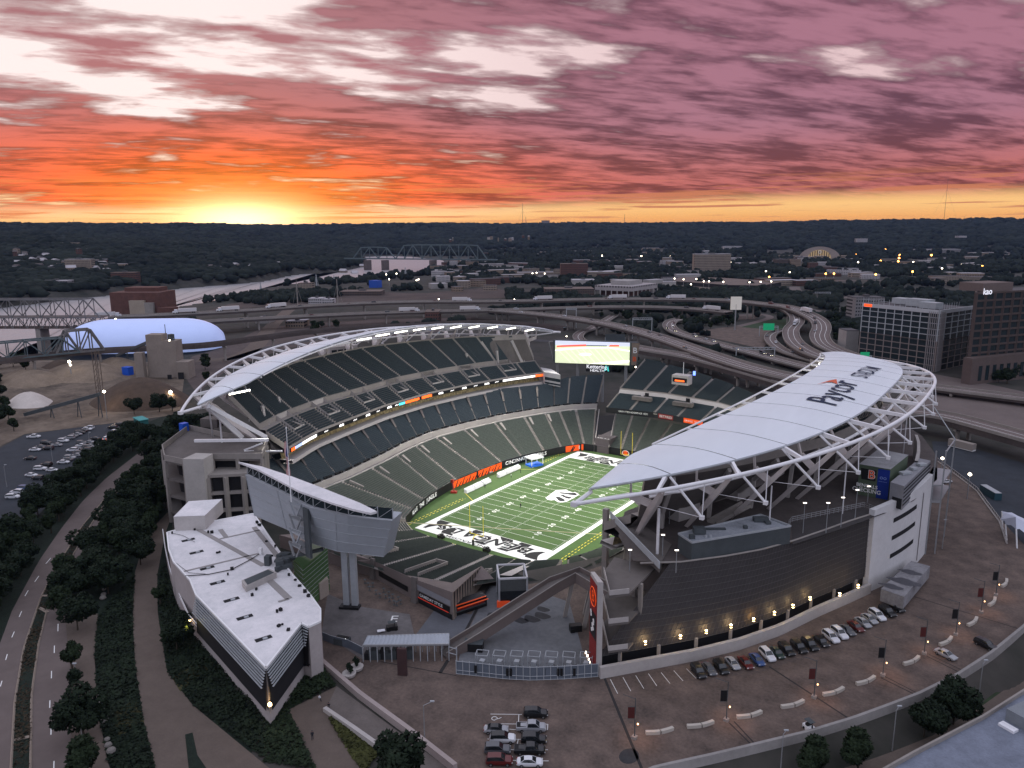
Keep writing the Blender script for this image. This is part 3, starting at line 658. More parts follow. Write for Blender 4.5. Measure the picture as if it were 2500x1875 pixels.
# ---- north-east end stand
nF = [Vector(p) for p in ((13, 102, 22.5), (36, 105, 22.5), (60, 102.5, 22.5), (68, 99, 22.5))]; nM = [Vector(p) for p in ((14, 111.5, 27.6), (36, 114, 27.6), (62, 111, 27.2), (71, 106, 27.2))]
nM1 = [p+Vector((0, 1.6, 2.2)) for p in nM]; nT = [Vector(p) for p in ((17, 133, 41), (42, 130, 38.2), (61, 124, 35.6), (76, 116, 33.4))]
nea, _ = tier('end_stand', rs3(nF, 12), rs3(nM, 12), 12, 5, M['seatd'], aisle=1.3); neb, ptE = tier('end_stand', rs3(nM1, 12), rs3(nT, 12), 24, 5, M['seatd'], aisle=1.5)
w = MB(); w.grid([rs3(nM, 12), rs3(nM1, 12)]); obj('cross_aisle', w, M['concl'], nea)
for t in (.27, .68):
    p = Vector(nM[0]).lerp(nM[2], t); w = MB(); w.box((p.x, p.y-1.6, 26.8), (9, 2.6, 1.6)); v = obj('vomitory', w, M['concd'], nea); w = MB(); w.box((p.x+1, p.y+1.3, 27.4), (1.8, .3, 2.4)); obj('doorway', w, M['black'], v)
w = MB(); w.grid([[p+Vector((0, -.15, .9)) for p in nF], [p+Vector((0, -.3, -1.6)) for p in nF], [p+Vector((0, 3, -1.8)) for p in nF]]); fas = obj('fascia', w, M['black'], nea)
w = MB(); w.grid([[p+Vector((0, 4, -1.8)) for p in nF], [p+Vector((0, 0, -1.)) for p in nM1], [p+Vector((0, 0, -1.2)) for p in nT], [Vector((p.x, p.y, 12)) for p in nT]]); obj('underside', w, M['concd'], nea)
w = MB(); w.poly([nF[-1]+Vector((0, 0, -1.8)), nM[-1], nM1[-1], nT[-1], Vector((nT[-1].x, nT[-1].y, 29)), Vector((nM1[-1].x+3, nM1[-1].y, 20))]); obj('end_wall', w, M['concl'], nea)
Cf = cum(nF)
for s_, a_, b_, bg_, fg_ in (('GRAVITYDIAGNOSTICS.COM', .10, .36, None, 'wline'), ('BETFRED', .44, .57, 'redp', 'wline'), ('ORANGE ROLLS', .66, .82, 'orangel', 'wline'), ('INSURANCE', .86, .985, 'blue', 'wline')):
    if bg_:
        w = MB(); on_wall(w, [p+Vector((0, -.25, 0)) for p in nF], Cf, a_, b_, -1.3, .75, .06); obj('sponsor_board', w, M[bg_], fas)
    w = MB(); wtext(w, s_, a_+.01, b_-.01, -.3, 1.5 if len(s_) < 10 else 1.1, C=Cf, P=[p+Vector((0, -.3, 0)) for p in nF], off=.12); obj('sponsor_lettering', w, M[fg_], fas)
w = MB(); c_ = at(1665, 925, 37.5); w.box((c_.x, c_.y, 35.2), (7.5, 5, 4.2)); cb = obj('camera_booth', w, M['concl'], neb); w = MB(); w.box((c_.x, c_.y-2.56, 36.4), (6.6, .1, 1.9)); obj('booth_window', w, M['black'], cb)
w = MB(); w.box((c_.x, c_.y-2.66, 36.7), (4.4, .08, .7)); obj('booth_sign', w, lo, cb)
w = MB(); w.tube([(c_.x+.5, c_.y, 39), (c_.x+.5, c_.y, 45)], .15, 5); obj('booth_mast', w, M['white'], cb)
w = MB(); w.box((c_.x+4.6, c_.y+2.5, 39.2), (1.0, .4, 1.8)); obj('blue_light', w, mat('blue_lamp', (.1, .2, 1), .5, 0, emis=(.15, .25, 1), es=3), cb)
# press box on the west deck
w = MB(); pb_ = at(838, 862, 46); d_ = Vector((.93, -.36, 0)); s_ = Vector((.36, .93, 0))
for z0, z1, a_, b_, c_ in ((43.6, 44.6, -9, 9, 2.5), (44.6, 49.4, -7, 7, 1)): P_ = [pb_+s_*a_+d_*c_, pb_+s_*b_+d_*c_, pb_+s_*b_-d_*6, pb_+s_*a_-d_*6]; w.prism([(p.x, p.y) for p in P_], z0, z1)
pbx = obj('press_box', w, M['concl'], upW)
for k in range(4): w = MB(); a_ = pb_+s_*(-6+3.1*k)+d_*1.05; b_ = a_+s_*2.5; w.quad(*[Vector((p.x, p.y, z)) for p, z in ((a_, 45.6), (b_, 45.6), (b_, 48), (a_, 48))]); obj('window', w, M['glass'], pbx)
# ------------------------------------------------------------ the two crescent roofs
YC = 45.7
def zc(y): return 47+8.6*(1-((y-YC)/113.)**2)
def xo(y): return 96+50.5*(1-abs((y-YC)/113.)**2.55)
def xf(y): return 96+40.5*max(0, 1-abs((y-YC)/107.)**2.8)
def xi(y):
    a = abs(y-YC); 
    if a > 87: return 96.3+ (a-87)/20*(-.3)
    return 96.5+15.2*(1-(a/87.)**2)
mat_rk = mat('painted_raker', (.58, .53, .51), .6, .08, .2)
def tilt(a, x, b, y): return 2.4*(1-(abs(y-YC)/107)**2)*max(0, min(1, (b-x)/max(1, b-a)))
def canopy(mirror):
    Q = (lambda P: Vector((48.77-P[0], P[1], P[2]))) if mirror else Vector
    nm = 'white crescent roof'; TL = 4.0 if mirror else 1.2; OT = -2.2 if mirror else 0.; TO = lambda y: OT*(1-(abs(y-YC)/107)**2); TI = lambda y: TL*(1-(abs(y-YC)/107)**2)
    root = obj('roof_canopy', MB_seed(Q), M['white'], ST)
    # fabric in panels between seams
    N = 16; ys = [YC-107+214*(.5-.5*math.cos(math.pi*(k/N)))*1. for k in range(N+1)]; ys = [YC + 107*max(-1, min(1, (2*k/N-1)*(1-.0)))*1 for k in range(N+1)]
    for k in range(N):
        y0, y1 = ys[k], ys[k+1]; rows = []
        for i in range(5):
            y = y0+.12+(y1-y0-.24)*i/4; a, b = xi(y), max(xf(y), xi(y)+.05); r_ = []
            for j in range(7):
                t = j/6; sag = .9*math.sin(math.pi*t)*min(1, (b-a)/12)*(1+.4*math.cos((i/4-.5)*math.pi)); r_.append(Q((a+(b-a)*t, y, zc(y)+.6+sag+.25*t+TL*(1-t)*(1-(abs(y-YC)/107)**2)+t*TO(y))))
            rows.append(r_)
        mb = MB(); mb.grid(rows)
        for s_ in (0, 6): mb.grid([[r_[s_] for r_ in rows], [r_[s_]-Vector((0, 0, .5)) for r_ in rows]])
        obj('fabric_panel', mb, M['fabric'], root, smooth=True)
        if 0 < k:
            y = y0; mb = MB(); a, b = xi(y), xf(y); mb.tube([Q((a+(b-a)*j/6, y, zc(y)+.52+(.9*math.sin(math.pi*j/6)*min(1, (b-a)/12))+.25*j/6+TI(y)*(1-j/6)+TO(y)*j/6)) for j in range(7)], .10, 4); obj('seam_cable', mb, M['greyd'], root)
    # edge trims
    for fn, nm_, r_ in ((xf, 'edge_tube', .28), (xi, 'edge_tube', .22)):
        mb = MB(); mb.tube([Q((fn(y), y, zc(y)+.35+(.25+TO(y) if fn is xf else TI(y)))) for y in np.linspace(YC-106.8, YC+106.8, 70)], r_, 6); obj(nm_, mb, M['galv'], root)
    mb = MB(); mb.tube([Q((xo(y), y, zc(y))) for y in YC+113*np.sin(np.linspace(-math.pi/2, math.pi/2, 90))], .46, 8); obj('ring_tube', mb, M['white'], root, smooth=True)
    mb = MB(); mb.tube([Q((xo(y)-8.5+1.0*abs(y-YC)/60, y, zc(y)-3.6)) for y in np.linspace(YC-97, YC+97, 50)], .38, 6); obj('lower_tube', mb, M['white'], root)
    inn = lambda y: xi(y)-3.2*max(0, 1-(abs(y-YC)/93)**2)
    mb = MB(); mb.tube([Q((inn(y), y, zc(y)+.4+TI(y))) for y in np.linspace(YC-80, YC+80, 40)], .26, 6); obj('inner_tube', mb, M['white'], root)
    for s_ in (-1, 1):
        mb = MB(); tip = Q((96, YC+s_*113, 47)); mb.tube([tip, Q((96, YC+s_*106, 47.6))], .45, 6); mb.tube([tip, Q((102, YC+s_*100, zc(YC+s_*100)-2.4)), Q((xo(YC+s_*92)-6, YC+s_*92, zc(YC+s_*92)-3.5))], .35, 6); obj('tip_brace', mb, M['white'], root)
    # ribs
    for k in range(1, N):
        y = ys[k]; dyo = (y-YC)*.06; mb = MB()
        yo = YC+(y-YC)*1.055+(2 if y > YC else -2)*abs((y-YC)/100); yo = max(YC-112, min(YC+112, yo))
        mb.beam(Q((xf(y)-1, y, zc(y)+.1+TO(y))), Q((xo(yo), yo, zc(yo))), .7, 1.1, .6, .8); mb.beam(Q((xi(y), y, zc(y)-.1+TI(y))), Q((xf(y)-1, y, zc(y)-.1+TO(y))), .5, .9)
        if abs(y-YC) < 80: mb.beam(Q((inn(y), y, zc(y)+.3+TI(y))), Q((xi(y), y, zc(y)+.2+TI(y))), .45, .6)
        obj('rib', mb, M['white'], root)
    # rakers from the terrace up to the ring
    RK = [(97, -39, 111, -54), (105, -28, 121, -42), (112, -17, 129, -29), (118, -5, 135.5, -16), (122, 7, 140, -3), (125, 21, 143.5, 11), (126.5, 35, 145.5, 27)]
    RK = RK+[(127, 46, 146.5, 45.7)]+[(a, 2*YC-b, c, 2*YC-d) for a, b, c, d in reversed(RK)]
    for k, (fx, fy, tx_, ty_) in enumerate(RK):
        ft = Vector((fx, fy, 31.)); tp = Vector((xo(ty_)-.3, ty_, zc(ty_)-.4)); md = ft.lerp(tp, .70); lt = Vector((xo(ty_)-8.5, ty_+(2 if ty_ < YC else -2), zc(ty_)-3.6)); U = (0, 1, 0)
        mb = MB(); mb.beam(Q(ft), Q(md), .9, 1.1, 1.2, 3.6, up=U); mb.beam(Q(md), Q(tp), 1.2, 3.6, .8, .9, up=U); mb.beam(Q(md), Q(lt), .8, 1.6); mb.beam(Q(lt), Q((xf(ty_)-1, ty_, zc(ty_))), .5, .6)
        rk = obj('raker', mb, mat_rk, root)
        mb = MB(); pp = ft.lerp(tp, .62); mb.tube([Q((pp.x+1.2, pp.y+1, 31)), Q((pp.x+1.2, pp.y+1, pp.z))], .18 if k else .34, 6); obj('prop', mb, M['white'], rk) if k % 2 == 0 else None
        if k < len(RK)-1:
            ym = (ty_+RK[k+1][3])/2; N_ = Vector((xo(ym)+1.0, ym, zc(ym)-7.5)); mb = MB(); mb.tube([Q((xf(ym), ym, zc(ym)+.2)), Q(N_)], .3, 6); mb.tube([Q(N_), Q((xo(ym+1), ym+1, zc(ym)))], .12, 5); mb.tube([Q(N_), Q(md)], .07, 4)
            mb.box(Q(N_)-Vector((0, 0, .4)), (.9, .9, .8)); obj('strut', mb, M['white'], root)
    return root
def MB_seed(Q):
    """tension plate at the southern tip, the canopy's own mesh"""
    mb = MB(); a = Q((96, YC-113, 47)); mb.box(a-Vector((0, 0, .5)), (1.2, 1.2, 1.)); a = Q((96, YC+113, 47)); mb.box(a-Vector((0, 0, .5)), (1.2, 1.2, 1.)); return mb
canE = canopy(False); canW = canopy(True)
# roof lettering
def fab_z(x, y, TL=1.2):
    a, b = xi(y), xf(y); t = max(0, min(1, (x-a)/(b-a))); i_ = ((y-(YC-107))/(214/16.)) % 1
    return zc(y)+.6+.9*math.sin(math.pi*t)*min(1, (b-a)/12)*(1+.4*math.cos((i_-.5)*math.pi))+.25*t+TL*(1-t)*(1-(abs(y-YC)/107)**2)
navy = mat('navy_lettering', (.012, .022, .055), .7, 0)
def roof_text(s, x, y, size, sx, m, nm, bold=0.):
    mb = MB(); mb.text(s, (x, y, 0), (0, 1, 0), (-1, 0, 0), size, al='LEFT', sx=sx, bold=bold); mb.v = [(a, b, fab_z(a, b)+.22) for a, b, z in mb.v]
    return obj(nm, mb, m, canE)
roof_text('Paycor', 125.7, 10.5, 11.2, .95, navy, 'roof_lettering', .05); roof_text('STADIUM', 127.2, 49.5, 7.0, .86, navy, 'roof_lettering', .03)
mb = MB(); A = [(119.2, 31.5), (121.2, 37.4), (122.6, 40.6), (124.2, 34.6), (122.3, 36.0), (121.0, 35.2)]; n0 = mb.vv([(x, y, fab_z(x, y)+.22) for x, y in A])
mb.face(n0, n0+5, n0+4, n0+3, n0+2, n0+1); obj('roof_emblem', mb, mat('coral_vinyl', (.62, .12, .05), .6, 0), canE)
# floodlight banks under both roofs' inner edges, with their light
lampm = mat('floodlight_glass', (1, 1, 1), .4, 0, emis=(1, .93, .78), es=7)
def flood(Q, y, TLv, energy, n=9, light=True):
    x = xi(y)-.6; z = zc(y)-.9+TLv*(1-(abs(y-YC)/107)**2); c = Q((x, y, z))
    b = MB(); b.beam(Q((x, y-4.2, z)), Q((x, y+4.2, z)), .5, .35); b.beam(Q((x, y-3, z+.1)), Q((x+.6, y-3, z+1.3)), .12); b.beam(Q((x, y+3, z+.1)), Q((x+.6, y+3, z+1.3)), .12)
    fl = obj('floodlight_bank', b, M['galv'], canW if Q((1, 0, 0)).x > 2 else canE)
    b = MB()
    for i in range(n): p = Q((x-.35, y-3.8+7.6*i/(n-1), z-.15)); b.box(p-Vector((0, 0, .32)), (.34, .42, .5))
    obj('lamp', b, lampm, fl)
    if light:
        L = bpy.data.lights.new('floodlight', 'AREA'); L.shape = 'RECTANGLE'; L.size = 7; L.size_y = .8; L.energy = energy; L.color = (1, .97, .86); L.spread = math.radians(92)
        o = bpy.data.objects.new('floodlight', L); COL.objects.link(o); p = Q((x-1.2, y, z-.9)); o.location = p
        tgt = Vector((24.4+(9 if p.x > 24 else -9)*-.2, YC+(y-YC)*.55-2, 0)); o.rotation_euler = (p-tgt).to_track_quat('Z', 'Y').to_euler()
FLOOD = 4700
for k in range(11):
    flood(lambda P: Vector((48.77-P[0], P[1], P[2])), 14+11.6*k if k else -46, 4.0, FLOOD*1.1)
for k in range(9): flood(Vector, -4+12.5*k, 1.2, FLOOD*1.1)
# ------------------------------------------------------------ east terrace and facade (parts of the stadium)
FBASE = [Vector(p) for p in ((103, -68, 10), (110, -59, 10), (117, -50, 10), (123.5, -40, 10), (129, -29, 10), (134, -15, 10), (138.5, -4, 10), (142, 5, 10))]
TOPL = [Vector(p) for p in ((105, -54, 31), (112, -48.5, 31), (119, -40, 31), (124.5, -32, 31), (129, -23, 31), (133.5, -12, 31), (137, -3, 31), (140.5, 5, 31))]
low = wall_along('base_wall', rs3(FBASE, 30), 2.6, .9, M['concl'])
# the building mass behind, filled solid and dark so light cannot leak
inner = [(88, -28), (92, -10), (97, 10), (100, 45), (97, 85), (90, 112), (84, 126)]
outer = [(p.x-1.2, p.y+.6) for p in TOPL[1:]]+[(147, 22), (150, 45.7), (147.5, 70), (140, 95), (128, 118), (108, 140)]
mb = MB(); mb.prism(outer+inner[::-1]+[(99, -46)], 10, 30.6); mass = obj('terrace_building', mb, M['concd'], ST)
mb = MB(); mb.poly([(x, y, 31.0) for x, y in [(103, -53.5)]+[(p.x, p.y) for p in TOPL[1:]]+[(148, 22), (151, 45.7), (148.5, 70), (141, 95), (129, 118), (109, 140)]+inner[::-1]+[(94, -43)]]); obj('terrace_deck', mb, mat('terrace_paving', (.085, .072, .068), .9, .25, .2), mass)
# mesh facade: leaning panel wall with its grid of joints
meshm = mat('metal_mesh', (.052, .046, .046), .75, .15, .3); t_ = meshm.node_tree; b_ = t_.nodes['Principled BSDF']
bb = [p+Vector((-1.0, 1.0, 4.2)) for p in FBASE]; 
F1 = rs3(bb, 40); F2 = rs3([Vector(p) for p in TOPL], 40)
F2[0] = F2[0]
def fp(s, t):   # s along 0..1, t up 0..1
    a = curve_at(F1, CF1, s); b = curve_at(F2, CF2, s); return a.lerp(b, t)
CF1, CF2 = cum(F1), cum(F2)
S0 = lambda t: .0+.095*t
mb = MB(); rows = []
for j in range(13):
    t = j/12; rows.append([fp(S0(t)+(1-S0(t))*i/48, t) for i in range(49)])
mb.grid(rows); fac = obj('mesh_facade', mb, meshm, mass)
mb = MB()
for j in range(0, 13):
    t = j/12
    P = [fp(S0(t)+(1-S0(t))*i/48, t)+Vector((.12, -.12, 0)) for i in range(49)]; mb.tube(P, .055, 4, cap=False)
for i in range(0, 74):
    s_ = i/73; t1 = min(1., s_/.095) if s_ < .095 else 1.; mb.tube([fp(max(s_, S0(t1*q/6)) if s_ < .095 else s_, t1*q/6)+Vector((.1, -.1, 0)) for q in range(7)], .04, 4, cap=False)
obj('mesh_frame', mb, mat('mesh_frame_steel', (.085, .08, .077), .6, .1), fac)
mb = MB(); mb.tube([p+Vector((0, 0, .15)) for p in F2], .25, 5); obj('facade_coping', mb, M['conc'], fac)
# dark gap with short posts below the mesh, wall lamps on it
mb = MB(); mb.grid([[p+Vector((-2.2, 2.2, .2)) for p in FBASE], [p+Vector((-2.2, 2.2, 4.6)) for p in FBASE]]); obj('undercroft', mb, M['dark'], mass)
for k in range(9): p = curve_at(FBASE, cum(FBASE), .06+.11*k)+Vector((-.9, .9, 0)); mb = MB(); mb.box(p, (.6, .6, 4.4)); obj('short_post', mb, M['conc'], mass)
warm = mat('warm_lamp_glass', (1, .8, .5), .5, 0, emis=(1, .68, .30), es=14)
LAMPPX = [(1573, 1567), (1653, 1556), (1720, 1545), (1787, 1531), (1848, 1517), (1903, 1504), (1955, 1492), (2004, 1471), (2050, 1453), (2095, 1433)]
for k, (u, v) in enumerate(LAMPPX):
    p = at(u, v, 15.6); 
    d = min(range(39), key=lambda i: (Vector((F1[i].x, F1[i].y, 0))-Vector((p.x, p.y, 0))).length); q = F1[d]; off_ = Vector((.9, -.9, 0)).normalized()
    w = (Vector((p.x, p.y, 0))-Vector((q.x, q.y, 0))); c = Vector((p.x, p.y, 15.6))
    base = Vector((q.x, q.y, 15.6))+ (off_*.8); c = base.lerp(c, .2) if w.length < 4 else c
    mb = MB(); mb.box(c, (.55, .45, .35), .8); mb.beam(c+Vector((0, 0, .2)), c-off_*1.4+Vector((0, 0, .2)), .08); wl = obj('wall_lamp', mb, M['greyd'], fac)
    mb = MB(); mb.box(c+Vector((0, 0, .36)), (.42, .38, .22), .8); mb.box(c-Vector((0, 0, .16)), (.42, .38, .14), .8); obj('lamp_glass', mb, warm, wl)
    L = bpy.data.lights.new('wall_lamp_light', 'POINT'); L.energy = 190 if k != 4 else 150; L.shadow_soft_size = .2; L.color = (1, .72, .36) if k != 4 else (1, .55, .16)
    o = bpy.data.objects.new('wall_lamp_light', L); COL.objects.link(o); o.location = c+Vector((.0, 0, .95))
# corner fin with its banner, and the open decks behind it
fin0, fin1, fin2 = (Vector((*at(u, v, 31)[:2], 0)) for u, v in ((1459, 1424), (1442, 1398), (1473, 1424))); fd = (fin0-fin1).normalized(); fn = Vector((-fd.y, fd.x, 0))
mb = MB(); 
P = [fin0+fd*0+fn*1.2, fin1+fn*1.2, fin1, fin0]; P = [fin0-fn*0, fin0+fn*0]; 
mb.prism([tuple((fin0+fn*(-0))[:2]), tuple(fin2[:2]), tuple((fin1+Vector((.7, .5, 0)))[:2]), tuple(fin1[:2])], 10, 31.2); fin = obj('corner_fin', mb, M['concl'], ST)
def banner_quad(a, b, z0, z1, o_=.08):
    mb = MB(); n_ = Vector(((b-a).y, -(b-a).x, 0)).normalized()*o_
    if n_.x > 0: n_ = -n_
    mb.quad(*[Vector((p.x, p.y, z))+n_ for p, z in ((a, z0), (b, z0), (b, z1), (a, z1))]); return mb, n_
mb, n_ = banner_quad(fin1, fin0, 11, 30.4); obj('banner', mb, M['redp'], fin)
mb, n_ = banner_quad(fin1.lerp(fin0, .06), fin1.lerp(fin0, .94), 17.6, 23.4, .12); obj('banner_panel', mb, M['black'], fin)
bc = fin1.lerp(fin0, .5); dd = (fin0-fin1).normalized()
ring_m = MB(); ring_m.tube([bc+n_*1.4+dd*(2.1*math.cos(a*.5236))+Vector((0, 0, 26.8+2.1*math.sin(a*.5236))) for a in range(13)], .11, 4); obj('banner_emblem', ring_m, M['orangel'], fin)
tx = MB(); tx.text('B', bc+n_*1.5+Vector((0, 0, 26.8)), dd, (0, 0, 1), 3.4); obj('banner_emblem', tx, M['orangel'], fin)
tx = MB(); r3 = random.Random(3)
for k in range(7): c = bc+n_*1.6+dd*(r3.uniform(-1.6, 1.6))+Vector((0, 0, 18.4+k*.65)); tx.quad(c, c+dd*.9+Vector((0, 0, .5)), c+dd*.5+Vector((0, 0, 1.2)), c-dd*.4+Vector((0, 0, .7)))
obj('banner_artwork', tx, M['wline'], fin)
dk = [at(1474, 1396, 28.4), at(1488, 1454, 28.4), at(1536, 1449, 28.4), at(1600, 1385, 28.4), at(1500, 1360, 28.4)]
for z in (28.4, 22.0, 15.8):
    mb = MB(); mb.prism([(p.x, p.y) for p in dk], z-.5, z, True); d_ = obj('open_deck', mb, M['concd'], mass)
    mb = MB()
    for a, b in zip(dk[:2], dk[1:3]): mb.beam((a.x, a.y, z+.6), (b.x, b.y, z+.6), .15, 1.1)
    obj('parapet', mb, M['concl'], d_)
mb = MB(); c = dk[0]; mb.box((c.x+5, c.y+5, 10.1), (1, 1, 18)); mb.box((c.x+9, c.y+0, 10.1), (.8, .8, 18)); obj('deck_column', mb, M['conc'], mass)
# white end slab with three slots
SL = [(141.6, 4.6), (150.4, 39.4)]; a, b = Vector((*SL[0], 0)), Vector((*SL[1], 0)); d = (b-a).normalized(); n_ = Vector((d.y, -d.x, 0)); Ls = (b-a).length
def sp(s, z, o=0.): return a+d*s+n_*o+Vector((0, 0, z))
mb = MB(); K = 18; r1, r2_, r3_, r4 = [], [], [], []
for i in range(K+1):
    s = Ls*i/K; bow = 1.6*math.sin(math.pi*i/K); lean = 1.6*(1-i/K)
    r1.append(sp(s, 10, bow)); r2_.append(sp(s-lean*0, 32.6+1.6*i/K, bow)); r3_.append(sp(s, 32.6+1.6*i/K, bow-1.4)); r4.append(sp(s, 10, bow-1.4))
mb.grid([r1, r2_, r3_, r4]); mb.quad(r1[0], r2_[0], r3_[0], r4[0]); mb.quad(r1[-1], r2_[-1], r3_[-1], r4[-1]); slab = obj('end_wall', mb, mat('white_render', (.58, .57, .57), .8, .1, .12), mass)
def bow(s): return 1.6*math.sin(math.pi*s/Ls)+.05
for z in (28.2, 23.3, 18.2):
    mb = MB(); mb.grid([[sp(s, z-.9+(s-12)*.05, bow(s)) for s in np.linspace(9, 22.5, 8)], [sp(s, z+.35+(s-12)*.05, bow(s)) for s in np.linspace(9, 22.5, 8)]]); obj('wall_slot', mb, M['dark'], slab)
mb = MB(); mb.grid([[sp(s, 11, bow(s)) for s in (27.2, 27.9)], [sp(s, 31, bow(s)) for s in (27.2, 27.9)]]); obj('wall_slot', mb, mat('shadow_gap', (.12, .11, .11), .9, 0), slab)
# entrance canopy at its foot
cp = [at(1860+a_/3.456, 980+b_/3.456, 14.5) for a_, b_ in ((1005, 1580), (1200, 1650), (1420, 1390), (1260, 1345))]
mb = MB(); mb.prism([(p.x, p.y) for p in cp], 11.2, 14.5); en = obj('entrance_canopy', mb, mat('weathered_roof', (.22, .215, .225), .9, .35, .2), mass)
mb = MB()
for cx_, cy_, r_ in ((1090, 1560, 3.), (1200, 1520, 4.2), (1250, 1440, 3.)):
    c = at(1860+cx_/3.456, 980+cy_/3.456, 14.52); mb.poly([(c.x+r_*math.cos(q*.45)*.9*(1+.2*math.sin(q*2.1)), c.y+r_*.45*math.sin(q*.45)*(1+.2*math.cos(q*1.7)), 14.53) for q in range(14)])
obj('puddle', mb, mat('wet_stain', (.06, .06, .07), .3, .0), en)
# boxes on the terrace
def pbox(name, P, z0, z1, m, parent=mass, **k): mb = MB(); mb.prism([(p[0], p[1]) for p in P], z0, z1); return obj(name, mb, m, parent, **k)
def px34(l, z, ox=1400, oy=1000, s=3.456): return [at(ox+a_/s, oy+b_/s, z) for a_, b_ in l]
P = px34([(885, 1045), (1000, 1120), (1835, 980), (1580, 885)], 35.4); gb = pbox('plant_room', P, 31.0, 35.2, M['greyd'])
pbox('plant_room_roof', [Vector(p).lerp(sum((Vector(q) for q in P), Vector())/4, .03) for p in P], 35.2, 35.3, mat('roof_membrane', (.30, .32, .35), .8, .25, .3), gb) if False else None
mb = MB(); cc_ = sum(P, Vector())/4; mb.poly([(cc_+(p-cc_)*.97)*1 for p in P]); mb.v = [(x, y, 35.22) for x, y, z in mb.v]; obj('roof_membrane', mb, mat('roof_felt', (.27, .29, .32), .8, .3, .3), mass)
mb = MB()
for p, q in zip(P, P[1:]+P[:1]): mb.beam((p.x, p.y, 35.35), (q.x, q.y, 35.35), .3, .4)
obj('roof_edge', mb, M['galv'], mass)
mb = MB(); 
for a_, b_, sz in ((1060, 1040, (2.6, 2.2, 1.3)), (1000, 1085, (1.2, 1., .8)), (1200, 1010, (4.5, .8, .3)), (1580, 940, (3.4, 1.6, .9)), (1640, 960, (1.2, 1.4, .5)), (1450, 1000, (.9, .9, .6))):
    c = px34([(a_, b_)], 35.3)[0]; mb.box(c, sz, .6)
obj('rooftop_unit', mb, M['greyd'], mass, kind='stuff')
for u_ in (1120, 1160): c = px34([(u_, 1240)], 31)[0]; mb = MB(); mb.tube([c, (c.x-.5, c.y+.6, 35.8)], .28, 6); obj('duct', mb, M['galv'], mass)
P = px34([(825, 530), (1085, 575), (1235, 455), (985, 405)], 39.6, 1860, 980); P = [Vector((p.x, p.y, 0)) for p in P]; bk = pbox('sign_building', P, 31, 39.6, mat('olive_vinyl', (.085, .115, .075), .7, .12))
a, b = P[0], P[1]; d = (b-a); n_ = Vector((d.y, -d.x, 0)).normalized()
mb = MB(); mb.quad(*[Vector((p.x, p.y, z))+n_*.06 for p, z in ((a.lerp(b, .62), 31.1), (b, 31.1), (b, 39.3), (a.lerp(b, .62), 39.3))]); obj('blue_panel', mb, mat('royal_blue', (.008, .03, .24), .6, .05), bk)
mb = MB(); mb.quad(*[Vector((p.x, p.y, z))+n_*.08 for p, z in ((a.lerp(b, .10), 35.6), (a.lerp(b, .56), 35.6), (a.lerp(b, .58), 38.7), (a.lerp(b, .06), 38.7))]); obj('black_panel', mb, M['black'], bk)
for s_, q, z, sz, m_ in (('BENGALS', .30, 33.9, 1.35, 'wline'), ('CHECKING', .30, 32.6, 1.5, 'wline'), ('B', .42, 37.2, 3.2, 'orange'), ('', .5, 34, 1, 'wline')):
    if s_: mb = MB(); mb.text(s_, a.lerp(b, q)+n_*.12+Vector((0, 0, z)), d, (0, 0, 1), sz, bold=.03, sx=.95); obj('sign_lettering', mb, M[m_], bk)
mb = MB(); mb.text('B', a.lerp(b, .42)+n_*.11+Vector((0, 0, 37.2)), d, (0, 0, 1), 3.2, bold=.14); obj('sign_lettering', mb, M['wline'], bk)
mb = MB(); mb.text('oo', a.lerp(b, .8)+n_*.12+Vector((0, 0, 37)), d, (0, 0, 1), 1.6); mb.text('~~~~', a.lerp(b, .8)+n_*.12+Vector((0, 0, 35.9)), d, (0, 0, 1), .9); obj('sign_lettering', mb, mat('pale_blue_print', (.25, .35, .7), .6, 0), bk)
mb = MB(); c = sum(P, Vector())/4; mb.poly([c+(p-c)*1.02+Vector((0, 0, 39.7)) for p in P]); obj('flat_roof', mb, mat('grey_membrane', (.29, .29, .30), .85, .25, .2), bk)
P2 = px34([(1085, 680), (1200, 715), (1425, 500), (1330, 480)], 37.5, 1860, 980); P2 = [Vector((p.x, p.y, 0)) for p in P2]; lb = pbox('louvred_building', P2, 31, 37.5, mat('grey_louvre', (.25, .25, .27), .7, .1))
a, b = P2[1], P2[2]; n_ = Vector(((b-a).y, -(b-a).x, 0)).normalized()*.08; mb = MB()
for z in (32, 33.1, 34.2, 35.3, 36.3): mb.quad(*[Vector((p.x, p.y, zz))+n_ for p, zz in ((a, z), (b, z), (b, z+.5), (a, z+.5))])
obj('louvre', mb, M['dark'], lb)
mb = MB(); mb.box(P2[0].lerp(P2[1], .6)+Vector((0, 0, 31.1)), (2.6, .3, 2.8), math.atan2((P2[1]-P2[0]).y, (P2[1]-P2[0]).x)); obj('doorway', mb, M['dark'], lb)
mb = MB()
for q, w_ in ((.35, 3.), (.55, 1.6), (.75, 2.4)): mb.box(P2[0].lerp(P2[2], q)+Vector((0, 0, 37.6)), (w_, 1.6, .6), .9)
obj('rooftop_unit', mb, M['galv'], lb)
